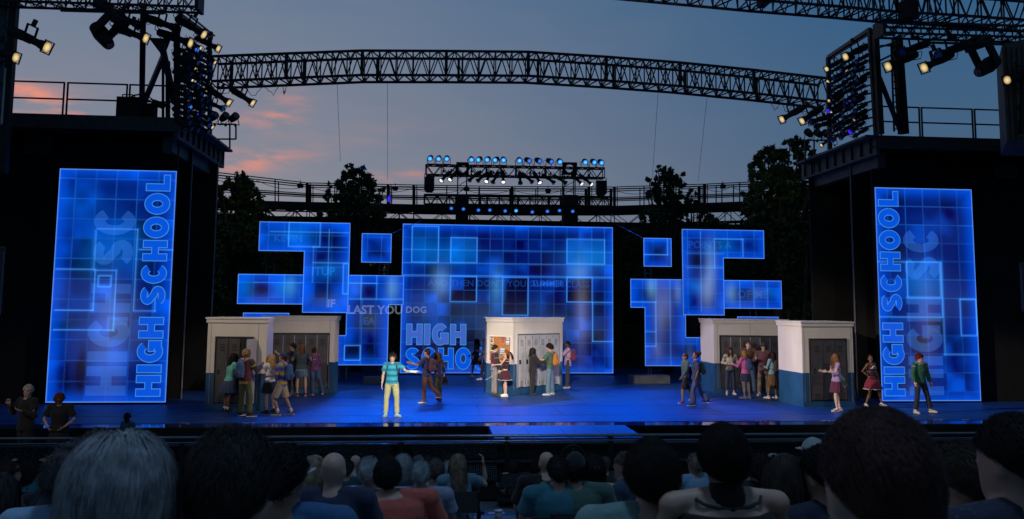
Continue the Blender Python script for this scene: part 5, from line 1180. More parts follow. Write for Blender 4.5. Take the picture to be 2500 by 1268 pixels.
def hair_build(f,sp,par,rel):
    st=sp.get('hair'); 
    if not st: return
    kind,c_=st[0],st[1]; n_=st[2] if len(st)>2 else 500; lng=st[3] if len(st)>3 else None
    hs=f.hs; B=f.hbase; C_=B+f.hr@Vector((0,-.006*hs,.128*hs)); rx,ry,rz=.083*hs,.104*hs,.112*hs
    rnd=random.Random(int(abs(f.sh[0].x*977+f.neck.z*331+n_))+len(bpy.data.objects)); mb=MB(); m_=hairm(c_)
    def on(a,t,g=1.): # a azimuth (0 front), t polar angle from crown
        st_=math.sin(min(t,3.0)); st_=st_**.6 if t>1.571 else st_
        return Vector((st_*math.sin(a)*rx*g,st_*math.cos(a)*ry*g,math.cos(t)*rz*(g if t<1.571 else 1.)))
    def hl(a,base): # hairline polar limit : front short, back long
        return base+ ((1-math.cos(a))*.5)**(1.7 if kind=='short' else 1.)*1.02
    fl={'bald':0,'short':1.28,'curly':1.30,'long':1.35,'bob':1.35,'pony':1.25,'bun':1.25,'afro':1.3,'cap':1.2,'beanie':1.2}[kind]
    if kind=='bald': return
    vol={'short':.0,'curly':.012,'long':.008,'bob':.022,'pony':.0,'bun':.0,'afro':.05,'cap':-.002,'beanie':-.002}[kind]
    g0=1+vol/.1*1.
    # under-cap
    n,m2=20,9; V_=[];fs=[]
    for i in range(m2+1):
        for j in range(n):
            a=2*math.pi*j/n; t_=hl(a,fl)*i/m2; p=on(a,t_,g0*(1+.05*(noise.noise(Vector((j*.9,i*.7,rnd.random()*.3+n_))))))
            if i>m2-2: p*=.985
            V_.append(C_+f.hr@p)
    for i in range(m2):
        for j in range(n): fs.append((i*n+j,(i+1)*n+j,(i+1)*n+(j+1)%n,i*n+(j+1)%n))
    if kind not in('cap','beanie'): mb.add(V_,fs)
    L={'short':.035,'curly':.05,'long':.36,'bob':.20,'pony':.10,'bun':.10,'afro':.06,'cap':.06,'beanie':.05}[kind]*hs
    if lng: L=lng*hs
    wd=sp.get('strand',.006)*hs
    down=Vector((0,0,-1))
    for k in range(n_):
        a=rnd.uniform(-math.pi,math.pi); 
        t_=math.acos(1-rnd.random()*(1-math.cos(hl(a,fl))))
        if kind in('cap','beanie'): 
            t_=rnd.uniform(1.1,hl(a,fl)+.15)
            if abs(a)<1.: continue
        q=on(a,t_,g0); nrm=Vector((q.x/rx,q.y/ry,q.z/rz)).normalized(); p=C_+f.hr@q; nW=f.hr@nrm
        if kind in('long','bob'):
            Ls=L*rnd.uniform(.8,1.05)+(.16*hs*(1-t_/1.6) if t_<1.6 else 0); K=9; pts=[p-nW*.003*hs]; l_=q.copy(); top_=g0*rnd.uniform(1.0,1.06+(.10 if kind=='bob' else .03)); side_=Vector((l_.x,l_.y-.01,0)).normalized() if abs(l_.x)+abs(l_.y)>1e-4 else Vector((1,0,0))
            jit=Vector((rnd.gauss(0,.10),rnd.gauss(0,.10),0)); yb=-.02 if kind=='long' else 0
            for i in range(K):
                dl=f.hr.inverted()@down
                if l_.z>-.25*rz:
                    nn=Vector((l_.x/rx**2,l_.y/ry**2,l_.z/rz**2)).normalized(); base_=dl+side_*.8+Vector((0,-.25,0)); d=(base_-nn*base_.dot(nn)).normalized()+jit
                else: d=dl+jit*.7+(side_*(-.18) if kind=='bob' and i>=K-3 else Vector((0,yb,0)))
                l_=l_+d.normalized()*Ls/K
                if l_.z>-.25*rz:
                    e_=math.sqrt((l_.x/rx)**2+(l_.y/ry)**2+(l_.z/rz)**2)
                    if e_<top_ or e_>top_*1.12: l_=l_*(top_/max(e_,.05))
                    # keep the face free
                    if l_.y>.055*hs and abs(l_.x)<.058*hs and l_.z<.03*hs: l_.x=.066*hs*(1 if l_.x>0 else -1)
                pts.append(C_+f.hr@l_)
        elif kind in('pony','bun'):
            tgt=C_+f.hr@(Vector((0,-.095*hs,.06*hs)) if kind=='pony' else Vector((0,-.04*hs,.11*hs))); pts=[p.lerp(tgt,i/4.)+nW*.010*hs*math.sin(math.pi*i/4) for i in range(5)]
            pts=[C_+f.hr@( (lambda l_: l_*max(1.,1.02/max(.01,math.sqrt((l_.x/rx)**2+(l_.y/ry)**2+(l_.z/rz)**2))))(f.hr.inverted()@(q2-C_))) for q2 in pts]
        elif kind in('curly','afro'):
            ph=rnd.uniform(0,6.28); rr=.012*hs; t1=nW.orthogonal().normalized(); t2=nW.cross(t1); ex=L*rnd.uniform(.4,1.0)
            pts=[p+nW*(ex*i/6.)+(t1*math.cos(ph+i*1.4)+t2*math.sin(ph+i*1.4))*rr for i in range(7)]
        else:
            cb=Vector((rnd.gauss(0,.25),-.55,-.45)); fl_=f.hr@(cb-nrm*cb.dot(nrm)); d=(fl_.normalized()*.8+nW*rnd.uniform(.10,.75)).normalized(); Ls=L*rnd.uniform(.6,1.2); pts=[p-nW*.004*hs,p+d*Ls*.4,p+(d+fl_.normalized()*.3-nW*.10).normalized()*Ls*.75,p+(d*.8+fl_.normalized()*.6-nW*.22).normalized()*Ls]
        # ribbon
        K=len(pts)
        V_=[]
        for i,q_ in enumerate(pts):
            tn=(pts[min(i+1,K-1)]-pts[max(i-1,0)]).normalized() if K>1 else nW
            sd=tn.cross(nW); sd=sd.normalized() if sd.length>1e-4 else Vector((1,0,0)); w_=wd*(1-.75*(i/(K-1))**2)
            V_+= [q_-sd*w_,q_+sd*w_]
        mb.add(V_,[(2*i,2*i+1,2*i+3,2*i+2) for i in range(K-1)])
    if kind=='pony':
        sw=f.hr@Vector((sp.get('swing',0),-1,.1)); p0=C_+f.hr@Vector((0,-.10*hs,.06*hs))
        for k in range(max(40,n_//4)):
            cur=p0.copy(); d=sw.normalized()+Vector((rnd.gauss(0,.25),rnd.gauss(0,.25),rnd.gauss(0,.2))); pts=[cur.copy()]
            for i in range(6): d=(d*.7+down*.35).normalized(); cur=cur+d*(lng or .30)*hs/6; pts.append(cur.copy())
            V_=[]
            for i,q_ in enumerate(pts): V_+= [q_-f.hr@Vector((wd,0,0)),q_+f.hr@Vector((wd,0,0))]
            mb.add(V_,[(2*i,2*i+1,2*i+3,2*i+2) for i in range(6)])
    if kind=='bun': mb.ell(C_+f.hr@Vector((0,-.05*hs,.108*hs)),(.052*hs,.045*hs,.032*hs),10,8)
    o=mb.build('hair',m_,None,True,recalc=False); o.parent=par
    if kind in('cap','beanie'):
        mb=MB(); cc_=sp.get('hatc',(.02,.03,.06)); 
        V_=[];fs=[]
        for i in range(9):
            for j in range(20):
                a=2*math.pi*j/20; t_=1.42*i/8; p=on(a,t_,1.10); V_.append(C_+f.hr@(p+Vector((0,0,.008*hs))))
        for i in range(8):
            for j in range(20): fs.append((i*20+j,(i+1)*20+j,(i+1)*20+(j+1)%20,i*20+(j+1)%20))
        mb.add(V_,fs)
        if kind=='cap': 
            sg=-1 if sp.get('capback') else 1
            mb.ell(C_+f.hr@Vector((0,sg*.125*hs,.02*hs)),(.065*hs,.065*hs,.008*hs),12,4,f.hr)
        else: ring_tube(mb,[(C_+f.hr@Vector((0,0,z*hs)),f.hr@Vector((1,0,0)),f.hr@Vector((0,1,0)),rx*1.14,ry*1.14) for z in (.0,.03)],20)
        o=mb.build('hat',cloth(cc_),None,True); o.parent=par
def person(sp,loc,yaw,label,cat='person',group=None,vox=.016,near=False):
    f=solve(sp); f.wide=sp.get('wide',1.); s=f.s
    feet=[]
    for i,(H_,K_,A_) in enumerate(f.leg):
        fy=sp.get('feet',(-12,12))[i]; pt=sp.get('tip',(0,0))[i]; q=Matrix.Rotation(R(-fy),3,'Z')@Matrix.Rotation(R(-pt),3,'X'); feet.append(q@Vector((0,1,0)))
    f.feet=feet
    e=empty('person',loc,(0,0,yaw),label,cat,group)
    e['category']='person'
    mb=body_mesh(f,sp); me=remesh(mb,vox*s,2,'body')
    # hands appended to the same mesh
    hb=MB()
    hc=sp.get('curl',(.35,.35)); pn_=sp.get('palm',(None,None))
    for i,(S_,E_,W_,fd) in enumerate(f.arm):
        sg=-1 if i==0 else 1; pl=Vector(pn_[i]) if pn_[i] else Vector((-sg,.15,0))
        hand(hb,W_+fd*.005*s,fd,pl,hc[i],s*(1.0 if not f.fem else .92),1 if i else -1)
    import bmesh
    bm=bmesh.new(); bm.from_mesh(me); t_=bpy.data.meshes.new('t'); t_.from_pydata(hb.v,[],hb.f); bm.from_mesh(t_); bmesh.ops.recalc_face_normals(bm,faces=bm.faces[:]); bm.to_mesh(me); bm.free(); bpy.data.meshes.remove(t_)
    me.materials.clear(); me.materials.append(skin(sp.get('skin','light'))); me.polygons.foreach_set('use_smooth',[True]*len(me.polygons))
    o=bpy.data.objects.new('body',me); col.objects.link(o); o.parent=e
    hs=f.hs; B=f.hbase
    if sp.get('face',True):
        mb=MB()
        for sg in (-1,1): mb.ell(B+f.hr@Vector((sg*.030*hs,.098*hs,.118*hs)),(.013*hs,.008*hs,.0065*hs),8,6,f.hr,0); mb.ell(B+f.hr@Vector((sg*.030*hs,.1025*hs,.118*hs)),(.006*hs,.005*hs,.006*hs),6,5,f.hr,1); mb.tube([B+f.hr@Vector((sg*.014*hs,.104*hs,.135*hs)),B+f.hr@Vector((sg*.044*hs,.096*hs,.137*hs))],.0042*hs,5,1)
        o=mb.build('eyes',[mat('eye_white',(.5,.48,.45),.3,0,0),mat('eye_dark',(.02,.012,.01),.3,0,0)],None,True); o.parent=e
        mb=MB(); mb.ell(B+f.hr@Vector((0,.096*hs,.048*hs)),(.022*hs,.007*hs,(.011 if sp.get('open') else .005)*hs),10,5,f.hr); o=mb.build('mouth',mat('lips',(.22,.05,.04),.5,0,0) if not sp.get('open') else mat('mouth_dark',(.05,.01,.01),.5,0,0),None,True); o.parent=e
    def garment(mbx,nm,m_,v=None,wr=.006,ws=7.,open_=False,sm=2):
        me=remesh(mbx,(v or vox)*s,sm,nm); wrinkle(me,wr*s,ws,len(bpy.data.objects)*.7); me.materials.clear(); me.materials.append(m_); o=bpy.data.objects.new(nm,me); col.objects.link(o); o.parent=e; return o
    def sleeves(mbx,frac,g,flare=0.):
        for i,(S_,E_,W_,fd) in enumerate(f.arm):
            fr=frac[i] if isinstance(frac,tuple) else frac
            if fr<=0: continue
            a=(.046 if not f.fem else .039)*s
            mbx.ell(S_,(.060*s+g,.057*s+g,.057*s+g))
            if fr<=1: e_=S_.lerp(E_,fr); mbx.tube([S_,S_.lerp(e_,.6),e_],[a*1.1+g,a*1.05+g*1.3,a*1.05+g*1.8+flare],10)
            else:
                e_=E_.lerp(W_,fr-1); mbx.tube([S_,S_.lerp(E_,.5),E_,e_],[a*1.1+g,a+g*1.3,a*.9+g*1.2,a*.66+g*1.1],10); mbx.ell(E_,(a*.95+g,)*3,8,6)
    def top(nm,m_,g,sl,z0=.93,nk=1.47,flare=0.):
        mbx=MB(); secs=torso_secs(f,g,max(.93,z0),nk if sl else 1.42)
        q_=secs[0]; dz_=.03+max(0,.93-z0); secs=[(q_[0]-f.up*(dz_*s),q_[1],q_[2],q_[3]+flare,q_[4]+flare)]+secs
        ring_tube(mbx,secs)
        for S_ in f.sh: 
            if sl: mbx.tube([f.neck-f.up*.036*s,S_+f.up*.010],[.058*s+g*.7,.047*s+g],8)
        if sl: sleeves(mbx,sl,g)
        else:
            for S_ in f.sh: mbx.tube([f.neck.lerp(S_,.35)-f.up*.03,f.neck.lerp(S_,.55)-f.up*.10*s],[.03*s+g,.04*s+g],8)
        return garment(mbx,nm,m_)
    if 'top' in sp:
        c_,sl=sp['top'][0],sp['top'][1]; z0=sp['top'][2] if len(sp['top'])>2 else .93; top('shirt',c_,.020*s,sl,z0)
    if 'jacket' in sp:
        c_,sl=sp['jacket'][0],sp['jacket'][1]; 
        mbx=MB(); g=.028*s; zj=.93 if len(sp['jacket'])<3 else sp['jacket'][2]; secs=torso_secs(f,g,max(.93,zj),1.47); q_=secs[0]; secs=[(q_[0]-f.up*((.02+max(0,.93-zj))*s),)+q_[1:]]+secs; ring_tube(mbx,secs)
        for S_ in f.sh: mbx.tube([f.neck-f.up*.052*s,S_+f.up*.008],[.05*s+g,.046*s+g],8)
        if len(sp['jacket'])>3:
            garment(mbx,'jacket',c_); mbx=MB(); sleeves(mbx,sl,g*.9); garment(mbx,'sleeves',sp['jacket'][3])
        else: sleeves(mbx,sl,g*.9); garment(mbx,'jacket',c_)
        mbx=MB(); k_=16; ctr=f.neck-f.up*.015*s
        ring=[ctr+f.sx*(.075*s*math.cos(2*math.pi*i/k_))+f.sy*(.07*s*math.sin(2*math.pi*i/k_)) for i in range(k_+1)]; mbx.tube(ring,.013*s,6,cap=False); o=mbx.build('collar',c_,None,True); o.parent=e
    bt=sp.get('bottom')
    if bt:
        if bt[0] in('pants','shorts'):
            mbx=MB(); fr=bt[2] if len(bt)>2 else (.97 if bt[0]=='pants' else .42); wdn=bt[3] if len(bt)>3 else .0
            ring_tube(mbx,[(c2,x_,y_,a+.016*s,b2+.016*s) for (c2,x_,y_,a,b2) in torso_secs(f,0,.86,1.06)])
            for (H_,K_,A_) in f.leg:
                a=(.084 if not f.fem else .084)*s; g=.014*s
                if fr>.5:
                    q=K_.lerp(A_,(fr-.5)*2); mbx.tube([H_,H_.lerp(K_,.35),K_.lerp(H_,.1),K_,K_.lerp(q,.5),q],[a+g*.8,a*.93+g,a*.72+g,a*.70+g,a*.66+g+wdn*.6,a*.5+g*1.3+wdn],12); mbx.ell(K_,(a*.7+g,)*3,8,6)
                else: q=H_.lerp(K_,fr*2); mbx.tube([H_,H_.lerp(q,.5),q],[a+g,a*.98+g*1.3,a*.9+g*1.9],12)
                mbx.ell(H_,(a+g*.8,)*3,8,6)
            garment(mbx,bt[0],bt[1],None,.009,8.,sm=1)
        else:
            # pleated skirt: open flared surface with thickness
            Ls=bt[2] if len(bt)>2 else .34; fl=bt[3] if len(bt)>3 else .11
            mbx=MB(); n=56; rows=6; V_=[];fs=[]
            dirn=(((f.leg[0][1]+f.leg[1][1])/2-f.pel)); dirn=Vector((dirn.x*.7,dirn.y*.7,-abs(dirn.z))).normalized()
            for r_ in range(rows+1):
                t_=r_/rows; c2=f.pel+f.up*(.09*s)*(1-t_)+dirn*(Ls*s*t_); 
                for j in range(n):
                    a=2*math.pi*j/n; pl=1+.06*t_*math.sin(a*14); rx_=(.128+.06*min(1,t_*2.5)+fl*t_)*s*pl; ry_=(.098+.045*min(1,t_*2.5)+fl*t_)*s*pl
                    V_.append(c2+Vector((rx_*math.cos(a),ry_*math.sin(a),0)))
            for r_ in range(rows):
                for j in range(n): fs.append((r_*n+j,(r_+1)*n+j,(r_+1)*n+(j+1)%n,r_*n+(j+1)%n))
            mbx.add(V_,fs); o=mbx.build('skirt',bt[1],None,True,recalc=False); o.parent=e
            if len(bt)>4:
                mbx=MB(); mbx.tube(V_[rows*n:]+[V_[rows*n]],.010*s,5,cap=False); o=mbx.build('skirt_trim',bt[4],None,True); o.parent=e
    if sp.get('shoes'):
        sc_,so_=sp['shoes'][0],sp['shoes'][1]
        for i,((H_,K_,A_),ft) in enumerate(zip(f.leg,f.feet)):
            pt=sp.get('tip',(0,0))[i]; r_=Vector((ft.y,-ft.x,0)).normalized(); u_=r_.cross(ft)
            u_=u_ if u_.z>0 else -u_
            b_=A_-u_*.075*s
            mbx=MB(); 
            secs=[(b_-ft*.070*s+u_*.035*s,r_,u_,.020*s,.022*s),(b_-ft*.055*s+u_*.050*s,r_,u_,.032*s,.038*s),(b_-ft*.0*s+u_*.052*s,r_,u_,.037*s,.044*s),(b_+ft*.06*s+u_*.042*s,r_,u_,.040*s,.032*s),(b_+ft*.13*s+u_*.034*s,r_,u_,.044*s,.024*s),(b_+ft*.18*s+u_*.028*s,r_,u_,.034*s,.017*s),(b_+ft*.195*s+u_*.025*s,r_,u_,.016*s,.010*s)]
            ring_tube(mbx,secs,12); mbx.tube([A_-u_*.03*s,A_+(K_-A_).normalized()*.03*s],[.042*s,.043*s],10)
            o=mbx.build('shoe',sc_,None,True); o.parent=e
            mbx=MB(); ol=[(-.078,.022),(-.06,.036),(.0,.036),(.06,.040),(.13,.047),(.18,.038),(.200,.018)]
            P_=[b_+ft*a*s+r_*w_*s for a,w_ in ol]+[b_+ft*a*s-r_*w_*s for a,w_ in ol[::-1]]; mbx.prism(P_,u_*.022*s); q=mbx.build('sole',so_,None); q.parent=o
            if len(sp['shoes'])>2:
                mbx=MB(); mbx.tube([A_-u_*.02*s,A_+(K_-A_).normalized()*sp['shoes'][3]*s],[.043*s,.046*s],10); q=mbx.build('sock',sp['shoes'][2],None,True); q.parent=e
    hair_build(f,sp,e,None)
    for fn in sp.get('extra',()): fn(f,e)
    if 'pack' in sp:
        # a backpack is a thing of its own, resting on the back of its wearer
        c_,lb=sp['pack'][0],sp['pack'][1]; b_=empty('backpack',loc,(0,0,yaw),lb,'backpack','backpacks worn by the cast')
        ctr=f.pel+f.up*.30*s-f.sy*(.205*s); q=Matrix((f.sx,f.sy,f.up)).transposed()
        mbx=MB(); ring_tube(mbx,[(ctr+f.up*z*s,f.sx,f.sy,a*s,b2*s) for z,a,b2 in ((-.215,.09,.05),(-.20,.135,.085),(-.05,.145,.10),(.10,.14,.09),(.18,.11,.07),(.21,.06,.04))],14)
        me=remesh(mbx,.018*s,1); wrinkle(me,.012*s,9,3.); me.materials.clear(); me.materials.append(c_); o=bpy.data.objects.new('pack_body',me); col.objects.link(o); o.parent=b_
        mbx=MB(); mbx.ell(ctr-f.sy*.085*s-f.up*.09*s,(.10*s,.045*s,.10*s),12,8,q); o=mbx.build('front_pocket',c_,None,True); o.parent=b_
        mbx=MB()
        for sg,S_ in zip((-1,1),f.sh):
            a=ctr+f.sx*sg*.09*s+f.up*.17*s; m1=S_.lerp(f.neck,.45)+f.up*.055*s; m2=S_.lerp(f.neck,.30)+f.sy*.135*s-f.up*.07*s; m3=f.pel+f.sx*sg*.165*s+f.sy*.06*s+f.up*.22*s; a2=ctr+f.sx*sg*.12*s-f.up*.15*s
            mbx.tube([a,m1,m2,m3,a2],[(.022*s,.008*s)]*5,8)
        o=mbx.build('strap',sp['pack'][2] if len(sp['pack'])>2 else c_,None,True); o.parent=b_
    return e,f
# ================================================================ CAST ON STAGE
def act(px,py,ptop,yaw,label,sp,group='cast members on stage',lift=0.):
    g=F(px,py); d=(Vector((g.x-CX,g.y,0))).dot(Vector((CF_.x,CF_.y,0))); h=(py-ptop)*d/FPX*sp.pop('hk',1.0)
    sp['h']=h
    return person(sp,(g.x,g.y,.002+lift),R(yaw),label,'person',group,vox=.015)
BR=(.05,.028,.015);BLK=(.012,.010,.010);BLD=(.42,.26,.11);GRY=(.30,.30,.31);RED=(.16,.03,.02)
white_s=cloth((.75,.75,.76)); sole_w=mat('sole_white',(.72,.70,.68),.6,0,0); sole_k=mat('sole_black',(.02,.02,.02),.6,0,0)
def shoes(c,w=True,sock=None,sh=.09): return (cloth(c),sole_w if w else sole_k)+((cloth(sock),sh) if sock else ())
STAND=(((-.07,.02,-1),(-.01,-.03,-1)),((.07,.0,-1),(.01,-.03,-1)))
def walk(a,b_,ka=.1,kb=.5,sp_=.04): # a: front thigh forward, b_: back thigh backward
    return (((-sp_,a,-1),(-.0,a-ka,-1)),((sp_,-b_,-1),(.0,-b_-kb,-1)))
def walk2(a,b_,ka=.1,kb=.5,sp_=.04):
    q=walk(a,b_,ka,kb,sp_); return (((-sp_,)+q[1][0][1:],(0.,)+q[1][1][1:]),((sp_,)+q[0][0][1:],(0.,)+q[0][1][1:]))
# --- the lead
def lead_extra(f,e):
    S_,E_,W_,fd=f.arm[0]; mb=MB(); mb.tube([E_.lerp(W_,.35),E_.lerp(W_,.7),W_,W_+fd*.05*f.s],[.043*f.s,.040*f.s,.036*f.s,.040*f.s],12); o=mb.build('arm_cast',mat('plaster_white',(.8,.8,.8),.8,0,.05,8,.2),e,True)
act(955,1017,867,180,'curly haired boy in teal striped tee and khaki trousers with white arm cast',dict(skin='light',hair=('curly',(.06,.035,.02),900),
 top=(cloth((.02,.30,.42),('stripe',1.9,(.01,.13,.22),(.05,.36,.46))),.62),bottom=('pants',cloth((.50,.44,.20)),.98,.004),shoes=shoes((.55,.75,.62)),
 arms=(((-.72,.25,-.58),(-.98,.30,-.02)),((.20,.0,-1),(.10,.22,-1))),palm=((0,.2,1),None),curl=(.12,.3),legs=(((-.13,.02,-1),(-.03,-.03,-1)),((.12,.0,-1),(.03,-.02,-1))),feet=(-38,14),head=(-6,3),open=True,extra=(lead_extra,),
 pack=(cloth((.04,.12,.22)),'dark blue backpack slung behind the curly haired boy',cloth((.02,.06,.06)))),'')
# --- left group
act(556,1004,866,-55,'girl with long black hair in teal cardigan and navy skirt at the open locker',dict(f=1,skin='brown',hair=('long',BLK,700,.52),top=(cloth((.10,.38,.33)),1.9),bottom=('skirt',cloth((.02,.04,.10)),.36,.11),shoes=shoes(BLK,0,(.7,.7,.72),.06),
 arms=(((-.2,.5,-.8),(.1,1,.1)),((.3,.5,-.9),(-.2,1,.05))),lean=(.05,.16,1),head=(-10,0),legs=(((-.05,-.05,-1),(0,-.08,-1)),((.07,-.05,-1),(0,-.1,-1)))))
act(596,1017,856,-35,'blond boy with blue backpack, maroon jacket and olive trousers facing the open locker',dict(skin='brown',hair=('short',BLD,900),top=(cloth((.55,.36,.04)),.5,.86),jacket=(cloth((.16,.03,.05)),1.9,.93,cloth((.06,.05,.05))),bottom=('pants',cloth((.11,.12,.045)),.96,.018),shoes=shoes((.03,.02,.03)),
 arms=(((-.25,.35,-.9),(.25,.9,.30)),((.25,.45,-.85),(-.2,.85,.55))),legs=(((-.12,.02,-1),(-.0,.0,-1)),((.12,.05,-1),(.05,-.02,-1))),head=(-20,0),feet=(-10,35),
 pack=(cloth((.07,.13,.25)),'blue backpack worn by the blond boy at the open locker')))
def argyle(f,e):
    mb=MB()
    for k in range(-3,4): 
        c_=f.pel+f.up*.22*f.s+f.sx*k*.042*f.s+f.sy*(.115-.006*k*k)*f.s; mb.box(c_,(.035*f.s,.014,.05*f.s),Matrix.Rotation(.0,3,'Z')@Matrix.Rotation(.78,3,'Y'))
    mb.build('argyle_pattern',cloth((.02,.02,.03)),e)
act(656,1008,869,62,'blonde girl in white argyle top and black skirt reaching one hand toward the locker',dict(f=1,skin='light',hair=('long',BLD,900,.42),top=(cloth((.65,.66,.66)),.45),bottom=('skirt',cloth((.012,.012,.015)),.32,.09),shoes=shoes((.015,.012,.012),0),
 arms=(((-.55,.75,-.55),(.15,.95,.05)),((.35,.2,-.9),(.15,.6,.9))),head=(5,8),legs=(((-.08,.0,-1),(0,-.05,-1)),((.12,.0,-1),(.05,-.12,-1))),extra=(argyle,)))
act(686,1013,861,78,'boy in backwards cap with blue and gold rugby shirt and khaki shorts walking left',dict(skin='tan',hair=('cap',BR,300),hatc=(.02,.03,.06),capback=True,top=(cloth((.06,.17,.42),('stripe',1.2,(.06,.03,.20),(.55,.32,.03))),.95,.88),bottom=('shorts',cloth((.45,.37,.24)),.47),shoes=shoes((.10,.05,.04),1,(.7,.7,.7),.11),
 arms=(((-.3,.35,-.9),(.1,1,-.25)),((.3,.2,-1),(-.1,.9,.1))),legs=walk(.42,.18,.75,.35,.06),head=(8,0),tip=(0,0),pack=(cloth((.04,.11,.22)),'blue backpack worn by the boy in the backwards cap')))
act(672,957,838,40,'dark haired person half hidden behind the corner between the two left locker walls',dict(skin='brown',hair=('short',BLK,300),top=(cloth((.10,.05,.04)),1.8),bottom=('pants',cloth((.02,.02,.03))),shoes=shoes((.3,.1,.1)),arms=(((-.3,.6,.0),(.2,.4,.9)),((.2,.2,-1),(0,.6,-.8)))))
act(712,965,841,60,'dark haired boy in black clothes raising his hand at the dark lockers',dict(skin='tan',hair=('short',BLK,500),top=(cloth((.015,.015,.03)),1.0),bottom=('pants',cloth((.012,.014,.02))),shoes=shoes((.35,.12,.10)),arms=(((-.35,.8,-.3),(.1,.9,.35)),((.3,.3,-.9),(-.2,.8,-.2))),head=(12,0),legs=(((-.1,.05,-1),(0,.0,-1)),((.12,-.05,-1),(.05,-.05,-1)))))
act(734,967,843,18,'girl in striped long sleeves and short denim skirt with back turned at the dark lockers',dict(f=1,skin='light',hair=('long',(.14,.07,.035),500,.25),top=(cloth((.10,.06,.05),('stripe_v',6.,(.55,.45,.35))),1.9),bottom=('skirt',cloth((.09,.16,.26)),.27,.035),shoes=shoes((.25,.04,.07)),
 jacket=(cloth((.03,.05,.06)),.5),arms=(((-.3,.5,-.7),(-.1,.7,.3)),((.55,.3,-.75),(.35,.6,-.2))),legs=(((-.10,.05,-1),(.03,-.02,-1)),((.10,-.02,-1),(.04,-.10,-1))),head=(-25,-5)))
act(768,965,852,20,'woman in purple floral top and blue jeans with back turned near the end locker',dict(f=1,skin='brown',hair=('short',(.05,.015,.015),500),top=(cloth((.10,.025,.10),('floral',16.,(.55,.35,.5))),1.4),bottom=('pants',cloth((.035,.08,.20)),.97,.03),shoes=shoes((.35,.12,.12)),arms=(((-.45,.5,-.5),(-.2,.8,.3)),((.2,.05,-1),(.0,.3,-.9))),legs=(((-.02,.0,-1),(.02,.0,-1)),((.20,-.10,-1),(.22,-.22,-1))),lean=(-.08,.06,1)))
# --- walking pair behind the lead
act(1040,984,855,62,'man in navy shirt with maroon backpack and brown trousers walking away left holding a paper',dict(skin='tan',hair=('short',BR,700),top=(cloth((.025,.03,.09)),.9,.88),bottom=('pants',cloth((.17,.075,.03)),.96,.008),shoes=shoes((.22,.10,.07)),arms=(((-.35,.55,-.7),(-.35,.8,.25)),((.25,.1,-1),(.1,.6,-.6))),legs=walk(.05,.30,.05,1.0,.05),head=(0,4),
 pack=(cloth((.06,.02,.03)),'maroon backpack worn by the man in brown trousers')))
def bag(f,e):
    mb=MB(); c_=f.arm[1][2]+Vector((.02,-.02,-.12)); 
    ring_tube(mb,[(c_+Vector((0,0,z)),Vector((1,0,0)),Vector((0,1,0)),a,b2) for z,a,b2 in ((-.15,.05,.10),(-.13,.07,.15),(.05,.06,.14),(.10,.03,.10))],12)
    t_=empty('shoulder_bag',e.location,tuple(e.rotation_euler),'black shoulder bag hanging at the hip of the woman in olive trousers','bag')
    o=mb.build('bag_body',cloth((.015,.015,.015)),t_,True)
    mb=MB(); mb.tube([c_+Vector((0,-.1,.08)),f.sh[1]+Vector((.0,-.02,.06)),c_+Vector((0,.1,.08))],.010,6); o=mb.build('strap',cloth((.015,.015,.015)),t_)
act(1068,982,864,35,'woman with long brown hair in dark floral blouse and olive trousers walking upstage',dict(f=1,skin='light',hair=('long',(.07,.035,.018),900,.30),top=(cloth((.02,.025,.06),('floral',13.,(.5,.12,.05))),1.5,.90),bottom=('pants',cloth((.06,.07,.028)),.95,.0),shoes=shoes((.10,.04,.03),0),arms=(((-.2,.3,-1),(.0,.5,-.8)),((.2,-.15,-1),(.1,.05,-1))),legs=walk2(.02,.12,.02,.7,.06),head=(20,0),extra=(bag,)))
# --- centre group
def stick(f,e):
    W_=f.arm[1][2]; d=Vector((.05,.25,-.1)).normalized()
    t_=empty('lacrosse_stick',e.location,tuple(e.rotation_euler),'white lacrosse stick held low by the boy in the varsity jacket','stick')
    h_=W_+f.arm[1][3]*.07; a=h_+Vector((.0,.02,.0)); b_=h_+Vector((.0,-.52,-.28)); mb=MB(); mb.tube([b_,h_,a],.009,8); mb.build('shaft',mat('stick_white',(.40,.40,.40),.4,0,0),t_)
    mb=MB(); dd=(a-b_).normalized(); sd=dd.cross(Vector((0,0,1))).normalized(); pts=[a,a+dd*.10+sd*.07,a+dd*.24+sd*.08,a+dd*.29,a+dd*.24-sd*.08,a+dd*.10-sd*.07,a]; mb.tube(pts,.012,6)
    for k in range(4): mb.tube([a+dd*(.06+.05*k)+sd*.06,a+dd*(.06+.05*k)-sd*.06],.004,4)
    mb.build('head_net',mat('stick_white'),t_)
act(1207,967,845,-75,'smiling man in varsity jacket and grey trousers facing the cheerleader by the notice board',dict(skin='light',hair=('short',(.04,.025,.015),700),top=(cloth((.22,.24,.32)),.5,.90),jacket=(cloth((.09,.015,.03)),1.95,.95,cloth((.02,.02,.025))),bottom=('pants',cloth((.25,.23,.22)),.97,.012),shoes=shoes((.06,.05,.03),0),arms=(((-.3,.45,-.8),(-.1,.75,-.5)),((.15,.05,-1),(.0,.25,-1))),head=(8,-4),legs=(((-.10,.04,-1),(-.02,.0,-1)),((.10,-.04,-1),(.0,-.03,-1))),extra=(stick,)))
def cheer(f,e):
    for z in (.40,.28):
        mb=MB(); c_=f.pel+f.up*z*f.s; k_=22; rx,ry=(.157 if z>.3 else .147),(.142 if z>.3 else .128)
        mb.tube([c_+f.sx*(rx*f.s*math.cos(6.2832*i/k_))+f.sy*(ry*f.s*math.sin(6.2832*i/k_)) for i in range(k_+1)],.008*f.s,5,cap=False); mb.build('uniform_stripe',white_s,e)
